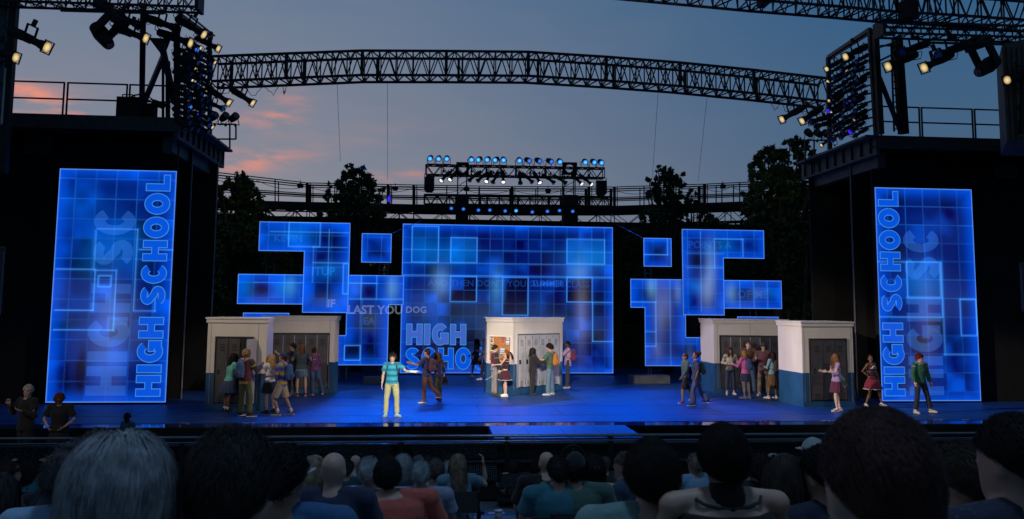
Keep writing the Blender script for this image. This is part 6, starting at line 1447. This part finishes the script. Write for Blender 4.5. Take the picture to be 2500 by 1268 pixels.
ribbon=lambda f,e: MB().ell(f.hbase+f.hr@Vector((0,-.10*f.hs,.20*f.hs)),(.05,.02,.03),8,6,f.hr).build('hair_ribbon',cloth((.5,.04,.05)),e,True)
act(1233,968,857,85,'cheerleader with flying auburn ponytail facing the man in the varsity jacket',dict(f=1,skin='light',hair=('pony',(.20,.07,.03),900,.34),swing=.0,top=(cloth((.05,.007,.018)),0,1.0),bottom=('skirt',cloth((.055,.007,.02)),.30,.12,white_s),shoes=shoes((.8,.78,.8)),arms=(((-.3,.55,-.7),(.1,.9,-.1)),((.3,.35,-.8),(-.1,.9,-.3))),head=(-5,10),legs=(((-.07,-.03,-1),(0,-.06,-1)),((.09,.05,-1),(.0,-.03,-1))),extra=(cheer,ribbon)))
def bat(f,e):
    W_=f.arm[1][2]+f.arm[1][3]*.08*f.s; t_=empty('microphone_bat',e.location,tuple(e.rotation_euler),'short black club held by the figure in black before the bright lockers','club')
    t_.name='club'; d=Vector((.15,.75,.65)).normalized(); mb=MB(); mb.tube([W_-d*.12,W_+d*.08,W_+d*.22,W_+d*.36,W_+d*.42],[.014,.016,.030,.036,.02],10); mb.build('club_body',cloth((.02,.02,.022)),t_,True); bpy.data.objects.remove
act(1300,964,852,-70,'figure dressed all in black holding a club in front of the bright white lockers',dict(skin='brown',hair=('long',BLK,500,.20),top=(cloth((.005,.005,.006)),1.9),jacket=(cloth((.006,.006,.007)),1.9,.86),bottom=('pants',cloth((.005,.005,.006)),.97,.01),shoes=shoes(BLK,0),arms=(((-.3,.45,-.8),(.1,.9,.1)),((.3,.5,-.7),(-.1,.9,.3))),head=(-6,0),legs=(((-.12,.10,-1),(0,.02,-1)),((.12,-.1,-1),(.02,-.15,-1))),extra=(bat,)))
act(1343,964,843,62,'man in green shirt and jeans with orange backpack at the bright white lockers',dict(skin='tan',hair=('curly',BLK,700),top=(cloth((.035,.10,.06)),.9),bottom=('pants',cloth((.09,.16,.24)),.98,.022),shoes=shoes((.25,.28,.3)),arms=(((-.35,.45,-.7),(.05,.9,.12)),((.3,.1,-1),(.05,.7,-.2))),head=(10,-8),legs=(((-.13,.04,-1),(-.04,.0,-1)),((.13,-.03,-1),(.06,-.04,-1))),feet=(-25,10),
 pack=(cloth((.36,.13,.02)),'orange brown backpack worn by the man in green by the white lockers')))
act(1386,947,835,88,'man in pink shirt and dark jeans facing left beside the white locker wall',dict(skin='dark',hair=('short',BLK,400),top=(cloth((.50,.30,.42)),1.7,.84),bottom=('pants',cloth((.03,.04,.07)),.97,.004),shoes=shoes((.10,.10,.12)),arms=(((-.3,.6,-.5),(.1,.9,.25)),((.25,.5,-.7),(-.1,.9,.2))),head=(0,-4),legs=(((-.08,.06,-1),(0,.03,-1)),((.08,-.04,-1),(0,-.04,-1))),
 pack=(cloth((.16,.02,.08)),'maroon backpack worn by the man in the pink shirt')))
act(1163,921,828,92,'cheerleader in maroon walking left in front of the centre screen letters',dict(f=1,skin='brown',hair=('long',BLK,400,.3),top=(cloth((.10,.015,.04)),1.8),bottom=('skirt',cloth((.055,.007,.02)),.32,.11),shoes=shoes((.6,.6,.65)),legs=walk2(.35,.45,.2,.3,.05),arms=(((-.3,.3,-.9),(0,.7,-.5)),((.2,.1,-1),(.0,.5,-.8)))))
act(1184,927,827,96,'man in tan shirt walking left, mostly hidden by the white locker wall edge',dict(skin='tan',hair=('short',BLK,400),top=(cloth((.33,.20,.12)),1.8),bottom=('pants',cloth((.015,.015,.03))),shoes=shoes((.5,.5,.55)),legs=walk(.30,.40,.1,.3,.05),arms=(((-.3,.3,-.9),(0,.8,.2)),((.2,.1,-1),(.0,.5,-.8)))))
# --- right walkers
act(1674,984,864,100,'boy in grey green top and dark shorts striding left beside the jersey girl',dict(skin='tan',hair=('short',(.10,.05,.03),500),top=(cloth((.09,.15,.15)),1.9),bottom=('shorts',cloth((.03,.025,.03)),.50),shoes=shoes((.35,.12,.14)),legs=(((-.06,.42,-1),(0,.0,-1)),((.06,-.35,-1),(0,-.75,-1))),arms=(((-.2,.35,-1),(.0,.6,-.8)),((.2,-.3,-1),(0,.0,-1))),head=(0,4)))
act(1700,990,861,82,'girl with hair puff in navy baseball jersey and flared jeans walking left',dict(f=1,skin='brown',hair=('bun',(.05,.015,.02),700),top=(cloth((.55,.55,.58)),.3),jacket=(cloth((.02,.03,.12)),.95,.86),bottom=('pants',cloth((.06,.09,.20)),.99,.045),shoes=shoes((.05,.05,.06)),legs=walk(.30,.38,.28,.30,.06),arms=(((-.3,-.1,-1),(.0,.3,-1)),((.25,-.25,-1),(.05,.1,-1))),head=(8,4),extra=(lambda f,e: MB().ell(f.hbase+f.hr@Vector((0,-.10*f.hs,.20*f.hs)),(.085,.085,.08),12,8).build('hair_puff',hairm((.05,.015,.02)),e,True),),
 pack=(cloth((.04,.10,.08)),'green backpack worn by the girl with the hair puff')))
# --- right wall group
act(1784,963,851,172,'smiling girl in beige cardigan and dark jeans leaning on the dark lockers',dict(f=1,skin='light',hair=('long',(.07,.03,.015),700,.30),top=(cloth((.12,.14,.11)),.4),jacket=(cloth((.42,.38,.27)),1.95,.98),bottom=('pants',cloth((.02,.035,.08)),.90,.004),shoes=shoes((.55,.42,.40)),arms=(((-.45,.0,-.9),(.1,.5,.1)),((.45,.1,-.85),(-.5,.5,-.1))),head=(-4,0),legs=(((-.06,.05,-1),(0,.02,-1)),((.10,.05,-1),(.02,.0,-1)))))
act(1829,962,835,165,'tall man in brown leather jacket facing the stage front behind the girl in pink sleeves',dict(skin='light',hair=('short',(.05,.03,.02),600),top=(cloth((.10,.08,.07)),.5),jacket=(cloth((.10,.045,.02)),1.95,.95),bottom=('pants',cloth((.06,.12,.22)),.98,.01),shoes=shoes((.03,.03,.03),0),arms=(((-.35,.2,-.9),(.2,.8,.2)),((.35,.2,-.9),(-.2,.6,.3))),head=(5,0),legs=(((-.16,.0,-1),(-.06,-.02,-1)),((.12,.03,-1),(.0,.0,-1)))))
act(1821,973,858,35,'blonde girl in pink sleeves and short navy skirt with back turned by the dark lockers',dict(f=1,skin='pale',hair=('long',(.36,.19,.08),700,.20),top=(cloth((.62,.12,.34)),1.9),bottom=('skirt',cloth((.018,.025,.07)),.30,.04),shoes=shoes((.6,.5,.52)),arms=(((-.2,.4,-.9),(.1,.8,.2)),((.4,.2,-.9),(-.1,.8,.3))),head=(-15,3),legs=(((-.05,.05,-1),(-.02,-.10,-1)),((.08,-.05,-1),(.0,-.10,-1))),lean=(-.03,.08,1),
 pack=(cloth((.03,.05,.16)),'large navy backpack worn by the girl in pink sleeves')))
act(1866,966,841,150,'young man in olive beanie, plum cardigan and camouflage trousers by the dark lockers',dict(skin='light',hair=('beanie',BR,500,.13),hatc=(.04,.06,.035),top=(cloth((.09,.09,.08)),.4,.90),jacket=(cloth((.14,.05,.07)),1.95,.86),bottom=('pants',cloth((.16,.13,.07),('camo',7.,(.07,.06,.04),(.28,.22,.14))),.97,.02),shoes=shoes((.5,.45,.42)),arms=(((-.35,.15,-.9),(.1,.6,-.2)),((.35,.2,-.9),(-.2,.7,.2))),head=(12,0),legs=(((-.10,.0,-1),(-.02,-.02,-1)),((.12,.03,-1),(.02,.0,-1)))))
act(1887,973,862,35,'girl with long dark wavy hair in brown floral skirt and pale blue top, back turned',dict(f=1,skin='brown',hair=('long',(.03,.012,.008),900,.36),top=(cloth((.16,.30,.36)),1.6),bottom=('skirt',cloth((.11,.055,.025),('floral',15.,(.35,.2,.1))),.42,.08),shoes=shoes((.5,.4,.38)),arms=(((-.2,.3,-1),(.1,.8,.1)),((.25,.2,-1),(.0,.7,-.1))),head=(0,12),legs=(((-.12,.12,-1),(-.10,.05,-1)),((.08,-.05,-1),(.05,-.08,-1))),
 pack=(cloth((.035,.02,.02)),'dark brown backpack between the beanie wearer and the long haired girl')))
# --- right front
def sling(f,e):
    c_=f.pel+f.sx*.19*f.s-f.sy*.13*f.s+f.up*.12*f.s; t_=empty('sling_bag',e.location,tuple(e.rotation_euler),'small pale teal bag with white strap hanging behind the girl in lavender','bag')
    mb=MB(); ring_tube(mb,[(c_+f.up*z,f.sx,f.sy,a,b2) for z,a,b2 in ((-.14,.04,.05),(-.12,.07,.12),(.02,.07,.14),(.12,.05,.08),(.15,.02,.03))],12); mb.build('bag_body',cloth((.25,.52,.55)),t_,True)
    mb=MB(); mb.tube([c_+Vector((0,-.08,.08)),c_+Vector((0,-.20,-.10)),c_+Vector((0,-.27,-.26)),c_+Vector((0,-.20,-.34)),c_+Vector((0,-.13,-.24)),c_+Vector((0,-.10,-.08))],.016,8); mb.build('strap',cloth((.6,.7,.72)),t_,True)
    mb=MB(); mb.ell(c_+Vector((0,-.18,-.10)),(.05,.05,.05)); mb.build('charm',cloth((.10,.55,.55)),t_,True)
act(2044,1004,867,85,'girl with long honey hair in lavender top and maroon skirt walking left',dict(f=1,skin='pale',hair=('long',(.22,.11,.05),1200,.40),top=(cloth((.38,.26,.50)),.5),bottom=('skirt',cloth((.11,.02,.06)),.34,.045),shoes=shoes((.72,.55,.60)),arms=(((-.3,.40,-.8),(.05,.95,.12)),((.3,.30,-.85),(.0,.95,.10))),head=(0,-3),legs=(((-.05,.18,-1),(0,-.08,-1)),((.05,-.10,-1),(0,-.22,-1))),extra=(sling,)))
def whs(f,e):
    mb=MB(); c_=f.pel+f.up*.42*f.s+f.sy*.128*f.s; mb.ell(c_,(.10*f.s,.025*f.s,.055*f.s),14,8); mb.build('badge',white_s,e,True)
    o=txt(None,'WHS',(0,0,0),.095*f.s,cloth((.03,.01,.02)),'lettering',.004); q=Matrix((f.sx*-1,f.up,f.sy)).transposed().to_4x4(); q.translation=c_+f.sx*.085*f.s+f.sy*.028*f.s-f.up*.032*f.s; o.matrix_basis=q; o.parent=e
act(2131,994,867,200,'cheerleader with hand on hip in white and maroon uniform lettered WHS near the right screen',dict(f=1,skin='brown',hair=('bun',BLK,600),top=(cloth((.055,.007,.02)),0,.98),bottom=('skirt',cloth((.20,.015,.045)),.30,.13,white_s),shoes=shoes((.7,.66,.75)),arms=(((-.25,.05,-1),(-.1,.2,-1)),((.75,-.1,-.75),(-.60,.35,-.6))),head=(-35,0),legs=(((-.45,.10,-1),(-.30,-.02,-1)),((.0,-.05,-1),(.05,-.45,-1))),lean=(.06,0,1),extra=(cheer,whs)))
def jstripes(f,e):
    mb=MB()
    for i,sg in ((0,-1),(1,1)):
        S_,E_,W_,_=f.arm[i]
        for o_ in (-.012,.018): mb.tube([f.neck.lerp(S_,.35)+f.sy*(.055+o_)*f.s+f.up*.02,S_+f.sy*(.04+o_)*f.s+f.up*.055*f.s,S_.lerp(E_,.25)+Vector((sg*.062*f.s,o_,0)),S_.lerp(E_,.55)+Vector((sg*.060*f.s,o_,0))],.007*f.s,5)
    mb.build('sleeve_stripe',white_s,e)
    mb=MB(); mb.tube([f.neck+f.sy*.085*f.s,f.pel+f.up*.36*f.s+f.sy*.135*f.s],.012*f.s,5); mb.build('zip',mat('zip_grey',(.3,.3,.3),.4,.5,0),e)
act(2250,1009,867,192,'young man with red hair in green track jacket and navy trousers',dict(skin='light',hair=('short',(.20,.02,.015),1200,.055),top=(cloth((.3,.3,.3)),.3),jacket=(cloth((.012,.12,.075)),1.97,.90),bottom=('pants',cloth((.014,.022,.055)),.95,.012),shoes=shoes((.55,.50,.45)),arms=(((-.35,-.05,-1),(-.10,.25,-1)),((.40,.1,-1),(.12,.40,-1))),head=(52,0),legs=(((-.32,.06,-1),(-.22,-.0,-1)),((.10,.0,-1),(.08,-.15,-1))),feet=(-30,10),extra=(jstripes,)))
# --- interpreters and usher in front of the stage
def front(px,ptop,Y,h,yaw,label,sp):
    t_=W(px,ptop,Y); sp['h']=h; return person(sp,(t_.x,Y,t_.z-h*1.0),R(yaw),label,'person',None,vox=.015)
front(70,940,18.4,1.80,150,'grey haired man in black signing with both hands below the left of the stage',dict(skin='light',hair=('short',(.45,.42,.38),900),top=(cloth((.010,.010,.011)),1.97,.88),bottom=('pants',cloth((.01,.01,.011))),shoes=shoes(BLK,0),arms=(((-.30,.15,-.9),(.62,.75,.40)),((.45,.2,-.85),(-.45,.65,.75))),head=(25,0),palm=((0,0,1),(0,0,1)),wide=1.1))
front(150,958,18.4,1.66,180,'woman in black dress with short auburn hair standing with hands clasped, looking down',dict(f=1,skin='light',hair=('short',(.13,.04,.025),1100,.07),top=(cloth((.008,.008,.009)),.75),bottom=('skirt',cloth((.008,.008,.009)),.42,.06),shoes=shoes(BLK,0),arms=(((-.38,.10,-.9),(.62,.50,-.62)),((.38,.10,-.9),(-.62,.50,-.62))),head=(0,-38),wide=1.25))
front(314,1008,18.6,1.30,150,'small dark haired figure in teal shirt standing low in the pit at left',dict(skin='dark',hair=('short',BLK,400),top=(cloth((.03,.14,.18)),.8),bottom=('pants',cloth((.02,.02,.03))),head=(0,-20)))
spot((-14,4,9),W(95,985,18.4),1500,(1,.85,.72),7,.6)
# ================================================================ AUDIENCE
chair_m=mat('chair_steel',(.03,.03,.033),.5,.4,0); seat_m=mat('seat_vinyl',(.02,.022,.03),.6,0,.1)
def chair():
    e=empty('folding_chair',(0,0,-60),None,None,'chair','audience chairs')
    mb=MB(); mb.box((0,-.02,.45),(.44,.42,.04)); o=mb.build('seat',seat_m,e)
    mb=MB(); mb.box((0,-.235,.78),(.43,.025,.22),Matrix.Rotation(-.15,3,'X')); mb.build('backrest',seat_m,e)
    for sx_ in (-1,1):
        mb=MB(); mb.bar((sx_*.225,-.25,.90),(sx_*.225,.16,0),.026); mb.build('leg',chair_m,e)
        mb=MB(); mb.bar((sx_*.225,.16,.44),(sx_*.225,-.24,0),.026); mb.build('leg',chair_m,e)
        mb=MB(); mb.bar((sx_*.27,-.22,.66),(sx_*.27,.14,.66),.04,.03); mb.bar((sx_*.25,.12,.44),(sx_*.27,.12,.66),.025,up=(0,1,0)); mb.build('armrest',chair_m,e)
    return e
CH0=chair(); used=[False]
def aud(cx,ytop,wpx,label,sp,yaw=0,real=.158,near=False,h=1.72,seatit=True):
    f_=sp.get('f'); h=h*(.95 if f_ else 1); s=h/1.75
    kind=sp['hair'][0]; real*= {'curly':1.12+10*(sp['hair'][3] if len(sp['hair'])>3 else .05),'afro':1.5,'bob':1.72,'long':1.36,'bald':.97,'short':1.03,'pony':1.05,'bun':1.05,'cap':1.08,'beanie':1.08}[kind]*s*sp.get('hsz',1)
    d=real*FPX/wpx; r_=ray(cx,ytop); Y=d*r_.y/1.0/ (CF_.dot(r_))
    if Y>14.6: h*=14.6/Y; s*=14.6/Y; Y=14.6
    t_=W(cx,ytop,Y)
    sp['h']=h; sp['nk']=.008; sp['seat']=.52*s; sp['wide']=sp.get('wide',1.)*1.06; sp['legs']=(((-.12,1,-.02),(-.02,.05,-1)),((.12,1,-.02),(.02,.05,-1))); sp['face']=False if abs(yaw)<55 else True
    ht=(.52+.56+.008+.240+(.04 if kind in('curly','bob') else .0)+(.06 if kind=='afro' else 0))*s
    ln=Vector(sp.get('lean',(0,0,1))); 
    sp.setdefault('arms',(((-.25,.30,-.9),(.25,.9,-.1)),((.25,.30,-.9),(-.25,.9,-.1))))
    if 'bottom' not in sp: sp['bottom']=('pants',cloth((.03,.035,.05)),.9)
    loc=(t_.x,Y,t_.z-ht)
    e,f=person(sp,loc,R(yaw),label,'person','seated audience members',vox=.013 if near else .016,near=near)
    if seatit:
        if used[0]: c_=copy_tree(CH0)
        else: c_=CH0; used[0]=True
        c_.location=(loc[0],loc[1],loc[2]-.01); c_['label']='black folding chair under the '+label[:60].rsplit(' ',1)[0]
        c_['label']=' '.join(c_['label'].split()[:15])
    return e,f
N_=5000
DK=(.010,.008,.008)
# nearest heads
aud(300,1041,292,'nearest person at left with large silver grey bob of fluffy hair',dict(f=1,hair=('bob',(.34,.36,.38),24000,.24),strand=.0008,top=(cloth((.03,.05,.10)),.6),wide=1.),near=True,yaw=4)
aud(190,1076,150,'person in pale blue shirt with dark grey curls behind the silver bob',dict(hair=('curly',(.10,.10,.11),2500),strand=.0025,top=(cloth((.30,.50,.68)),.6),wide=1.1),near=True)
aud(238,1048,70,'person whose wispy brown hair peeks above the silver bob',dict(hair=('short',(.10,.07,.06),900),strand=.004,top=(cloth((.1,.1,.12)),.6)))
aud(570,1058,178,'large black haired person in black shirt left of the blue collar neighbour',dict(skin='light',hair=('short',(.035,.030,.028),14000,.05),strand=.0011,top=(cloth((.006,.006,.008)),.6),wide=1.05),near=True,yaw=-8)
aud(697,1088,98,'black haired person in blue collared shirt wearing glasses',dict(skin='tan',hair=('short',DK,2500),strand=.003,top=(cloth((.03,.12,.28)),.6),wide=1.15,extra=(lambda f,e: MB().tube([f.hbase+f.hr@Vector((.082*f.hs,.0,.125*f.hs)),f.hbase+f.hr@Vector((.088*f.hs,.11*f.hs,.13*f.hs)),f.hbase+f.hr@Vector((.02,.125*f.hs,.125*f.hs))],.005,6).build('glasses',mat('glasses_white',(.6,.6,.62),.3,0,0),e),)),near=True,yaw=-12)
aud(768,1114,74,'person with long sandy blond hair beside the glasses wearer',dict(f=1,hair=('long',(.26,.20,.14),2500,.5),strand=.003,top=(cloth((.05,.05,.06)),.3)),near=True,yaw=-20)
aud(815,1103,58,'bald man in navy shirt',dict(hair=('bald',BR),top=(cloth((.02,.03,.07)),.6),wide=1.05),yaw=-5)
aud(868,1111,26,'small bald man in pale teal shirt far in front',dict(hair=('bald',BR),top=(cloth((.12,.30,.35)),.6)),yaw=-5)
aud(902,1119,48,'grey haired person in pale blue patterned shirt',dict(hair=('short',(.30,.34,.36),1500,.05),top=(cloth((.20,.38,.65),('floral',22.,(.6,.7,.8))),.6)))
aud(956,1111,70,'broad person in coral shirt with dark hair',dict(hair=('curly',(.02,.018,.02),2500,.03),strand=.003,top=(cloth((.62,.13,.09)),.8),wide=1.6,lean=(-.04,0,1),arms=(((-.85,.35,-.6),(-.3,.8,-.2)),((.35,.4,-.9),(-.2,.9,-.1)))),near=True)
aud(985,1105,52,'grey bobbed person in dark blue top right of the coral shirt',dict(f=1,hair=('bob',(.28,.30,.32),1800),strand=.003,top=(cloth((.015,.03,.07)),.6),wide=1.25))
aud(1022,1111,30,'white curly haired person half hidden in the centre left block',dict(hair=('curly',(.20,.24,.24),700),top=(cloth((.1,.1,.12)),.6)))
aud(1027,1126,44,'grey cropped haired man in light collared shirt near the aisle',dict(hair=('short',(.30,.36,.38),1500),strand=.004,top=(cloth((.28,.33,.45)),.6),wide=1.15))
aud(1064,1118,44,'brown haired woman raising a hand to her face',dict(f=1,hair=('curly',(.13,.10,.09),1500,.03),top=(cloth((.10,.09,.10)),0),arms=(((-.3,.5,-.8),(.3,.35,1)),((.3,.3,-.9),(-.2,.9,-.1)))))
aud(1093,1108,30,'dark haired person behind the long blond haired woman',dict(hair=('curly',(.05,.04,.035),500),top=(cloth((.03,.03,.04)),.6)))
aud(1098,1126,33,'silver haired person leaning toward the aisle',dict(hair=('short',(.32,.36,.40),900,.05),top=(cloth((.12,.10,.12)),0)),yaw=8)
aud(1118,1109,44,'woman with long sandy hair at the aisle with her right elbow raised',dict(f=1,hair=('long',(.20,.15,.10),1800,.34),strand=.004,top=(cloth((.12,.25,.32)),.5),arms=(((-.3,.3,-.9),(.2,.9,-.1)),((.50,.40,-.25),(-.15,-.10,1)))),yaw=10)
aud(1252,1122,30,'small bare shouldered woman with dark bob at the right of the aisle',dict(f=1,hair=('bob',(.03,.022,.02),900,.13),top=(cloth((.01,.01,.012)),0,1.0),wide=1.15),yaw=0)
aud(1268,1128,20,'person with dark hair just right of the bare shouldered woman',dict(hair=('short',DK,400),top=(cloth((.02,.02,.02)),.5)),yaw=30)
aud(1309,1124,27,'dark haired bearded man seated left of the bald man in black',dict(hair=('short',DK,500),top=(cloth((.01,.01,.012)),.5)),yaw=-25)
aud(1335,1102,37,'bald man in black shirt right of the aisle',dict(hair=('bald',BR),top=(cloth((.008,.008,.010)),.8),wide=1.1))
aud(1362,1115,48,'man with short dark hair in teal polo shirt',dict(skin='light',hair=('short',(.02,.018,.018),1500),strand=.004,top=(cloth((.03,.17,.22)),.6),wide=1.1))
aud(1405,1108,50,'man in black cap and dark green tee right of the teal polo',dict(skin='light',hair=('cap',DK,600),hatc=(.008,.008,.010),top=(cloth((.07,.14,.11)),.6),wide=1.2),yaw=-12)
aud(1450,1109,66,'woman with sleek black hair and thin straps on bare shoulders',dict(f=1,skin='light',hair=('bob',(.008,.008,.010),3000,.15),strand=.003,top=(cloth((.008,.008,.010)),0),wide=1.2,extra=(lambda f,e: MB().box(f.hbase+f.hr@Vector((.005,-.14*f.hs,.165*f.hs)),(.05,.01,.03),f.hr).build('hair_clip',mat('clip_silver',(.6,.6,.65),.3,.8,0),e),)),near=True)
aud(1477,1114,26,'small balding head beyond the black haired woman',dict(hair=('short',(.10,.07,.06),300),top=(cloth((.03,.03,.03)),.5)))
aud(1491,1118,34,'dark curly head right of the black haired woman',dict(hair=('curly',DK,900),top=(cloth((.02,.02,.02)),.5)))
aud(1527,1104,44,'person in glasses turned left beside the big curly head',dict(skin='light',hair=('short',(.12,.09,.07),900),top=(cloth((.02,.05,.09)),.6)),yaw=62)
aud(1590,1065,134,'person with big dark curly hair in sage green tee',dict(skin='light',hair=('curly',(.022,.016,.014),12000,.03),strand=.0015,top=(cloth((.20,.32,.30)),.6),wide=1.18),near=True)
aud(1697,1108,34,'small child with light hair in pale blue overalls between two big heads',dict(hair=('short',(.22,.17,.14),900),skin='tan',top=(cloth((.22,.38,.52)),.5)),yaw=15)
aud(1765,1024,124,'tall person with short dark hair in black halter top and bare shoulders',dict(f=1,skin='light',hair=('curly',(.014,.010,.010),12000,.022),strand=.0012,top=(cloth((.006,.006,.008)),0),wide=1.25,extra=(lambda f,e: (MB().tube([f.neck-f.sy*.02*f.s+f.up*.035*f.s,f.neck-f.sy*.03*f.s-f.up*.04*f.s,f.neck-f.sy*.035*f.s-f.up*.12*f.s,f.neck-f.up*.24*f.s],[(.066*f.s,.062*f.s),(.085*f.s,.068*f.s),(.10*f.s,.088*f.s),(.155*f.s,.125*f.s)],16).build('halter',cloth((.006,.006,.008)),e,True),MB().tube([f.neck+Vector((.13*math.cos(a_*.5),-.04-.05*abs(math.sin(a_*.5)),-.015-.035*abs(math.sin(a_*.5)))) for a_ in range(7)],.007,6).build('necklace',mat('beads_teal',(.03,.06,.07),.3,.3,0),e)),)),near=True)
aud(1853,1108,66,'person with dark brown curls left of the headband wearer',dict(f=1,hair=('curly',(.03,.022,.02),2500,.06),top=(cloth((.02,.02,.02)),.5)))
aud(1915,1112,112,'woman with long dark hair and hair bow band',dict(f=1,skin='light',hair=('long',(.045,.032,.025),11000,.5),strand=.0014,top=(cloth((.015,.015,.02)),.5),extra=(lambda f,e: (MB().tube([f.hbase+f.hr@Vector((x_*.094*f.hs,-.01,.128*f.hs+.118*f.hs*math.sqrt(1-x_*x_))) for x_ in (-.95,-.7,-.4,0,.4,.7,.95)],.006,6).build('headband',cloth((.06,.06,.07)),e)),)),near=True)
aud(1888,1111,40,'person wearing a pale knotted hair scarf beyond the headband wearer',dict(f=1,hair=('beanie',DK,300),hatc=(.28,.30,.28),top=(cloth((.02,.02,.03)),.5)))
aud(1985,1073,50,'man in beige baseball cap beyond the navy shirted man',dict(hair=('cap',DK,500),hatc=(.33,.38,.36),top=(cloth((.02,.03,.05)),.5)),yaw=18)
aud(2010,1090,92,'dark haired man in navy shirt seen from behind left with visible ear',dict(skin='light',hair=('short',DK,2500),strand=.003,top=(cloth((.012,.015,.045)),.5),wide=1.1),near=True,yaw=24)
aud(2140,1001,246,'nearest person at right, huge dark fluffy head in light blue shirt',dict(skin='light',hair=('short',(.075,.036,.032),26000,.022),strand=.0007,top=(cloth((.10,.30,.48)),.6),wide=1.0),near=True)
aud(2345,1090,108,'person in dark rimmed glasses with short tousled hair and bare upper arm',dict(skin='light',hair=('short',(.05,.035,.025),10000,.06),strand=.0014,top=(cloth((.012,.015,.02)),0),wide=1.1,extra=(lambda f,e: MB().tube([f.hbase+f.hr@Vector((-.083*f.hs,.0,.125*f.hs)),f.hbase+f.hr@Vector((-.088*f.hs,.10*f.hs,.125*f.hs)),f.hbase+f.hr@Vector((-.02,.12*f.hs,.12*f.hs))],.007,6).build('glasses',mat('glasses_dark',(.03,.04,.06),.2,0,0),e),)),near=True,yaw=28)
aud(2408,1096,36,'small bald head beyond the right edge viewer in blue patterned shirt',dict(hair=('bald',BR),top=(cloth((.05,.12,.22),('floral',20.,(.3,.4,.5))),.6)))
aud(2474,1016,140,'man at the right edge in navy patterned shirt with his ear showing',dict(skin='light',hair=('short',(.012,.010,.010),12000),strand=.0012,top=(cloth((.015,.02,.05),('floral',40.,(.05,.06,.12))),.6),wide=1.1),near=True,yaw=20)
# left edge cluster
aud(20,1127,44,'dark haired person in profile at the left edge',dict(skin='tan',hair=('short',(.03,.02,.018),900),top=(cloth((.04,.01,.015)),.5)),yaw=-50)
aud(72,1122,44,'person in teal floral top resting clasped hands on their head',dict(f=1,skin='light',hair=('bob',(.02,.018,.018),900),top=(cloth((.05,.22,.26),('floral',14.,(.02,.05,.10))),.5),arms=(((-.9,.1,.35),(.75,-.2,.75)),((.9,.1,.35),(-.75,-.2,.75))),wide=1.1))
aud(-8,1150,110,'person in pale knitted top cut by the left edge',dict(f=1,hair=('bob',(.03,.03,.03),2000),top=(cloth((.28,.36,.40)),.9),wide=1.2),near=True,yaw=-10)
for (cx_,yt,w_2,hc,tc,lab) in [(120,1150,36,DK,(.02,.02,.03),'dark haired person low between the floral top and silver bob'),(480,1105,40,DK,(.02,.03,.06),'dark haired person in navy just right of the silver bob'),(935,1128,26,(.05,.04,.04),(.05,.05,.06),'small dark head behind the coral shirted person'),(848,1122,30,(.03,.03,.03),(.03,.05,.07),'dark head between the two bald heads'),(1046,1113,24,(.06,.05,.05),(.04,.04,.05),'small brown head behind the cropped grey haired man'),(1384,1122,24,DK,(.02,.04,.06),'small dark head between the teal polo and the black cap'),(1428,1120,22,DK,(.03,.03,.03),'small dark head between the black cap and the sleek black hair'),(1512,1120,26,(.04,.03,.03),(.05,.05,.06),'small brown head left of the glasses wearer turned left'),(1820,1125,28,DK,(.03,.03,.05),'small dark head left of the dark brown curls'),(2040,1118,26,DK,(.02,.03,.06),'small dark head right of the navy shirted man'),(2300,1112,26,(.05,.05,.05),(.03,.04,.06),'small dark head left of the tousled glasses wearer')]:
    if lab: aud(cx_,yt,w_2,lab,dict(hair=('short',hc,500),top=(cloth(tc),.5)))
# bits by the aisle
p=F(1212,1222,gz(12.2)+.02); mb=MB(); mb.box((p.x,p.y,gz(p.y)+.012),(.26,.16,.012),Matrix.Rotation(-.14,3,'X')); tag(mb.build('programme',mat('paper_white',(.75,.72,.8),.7,0,.1)),'small white sheet stuck on the aisle floor','paper')
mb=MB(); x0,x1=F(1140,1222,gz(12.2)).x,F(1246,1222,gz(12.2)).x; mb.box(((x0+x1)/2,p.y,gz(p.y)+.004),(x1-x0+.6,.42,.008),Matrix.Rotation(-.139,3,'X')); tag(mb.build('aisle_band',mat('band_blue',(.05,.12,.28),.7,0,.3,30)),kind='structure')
p=W(1217,1248,9.6); t_=empty('cup',(p.x,p.y,p.z-.12),None,'clear cup with ice beside the aisle chair','cup'); mb=MB(); mb.tube([(0,0,0),(0,0,.12)],[.035,.045],14); mb.build('cup_wall',mat('cup_plastic',(.4,.45,.5),.2,0,.3,20),t_,True); mb=MB(); mb.tube([(0,0,.12),(0,0,.13)],[.05,.048],14); mb.build('lid',mat('lid_clear',(.6,.65,.7),.2,0,0),t_,True)
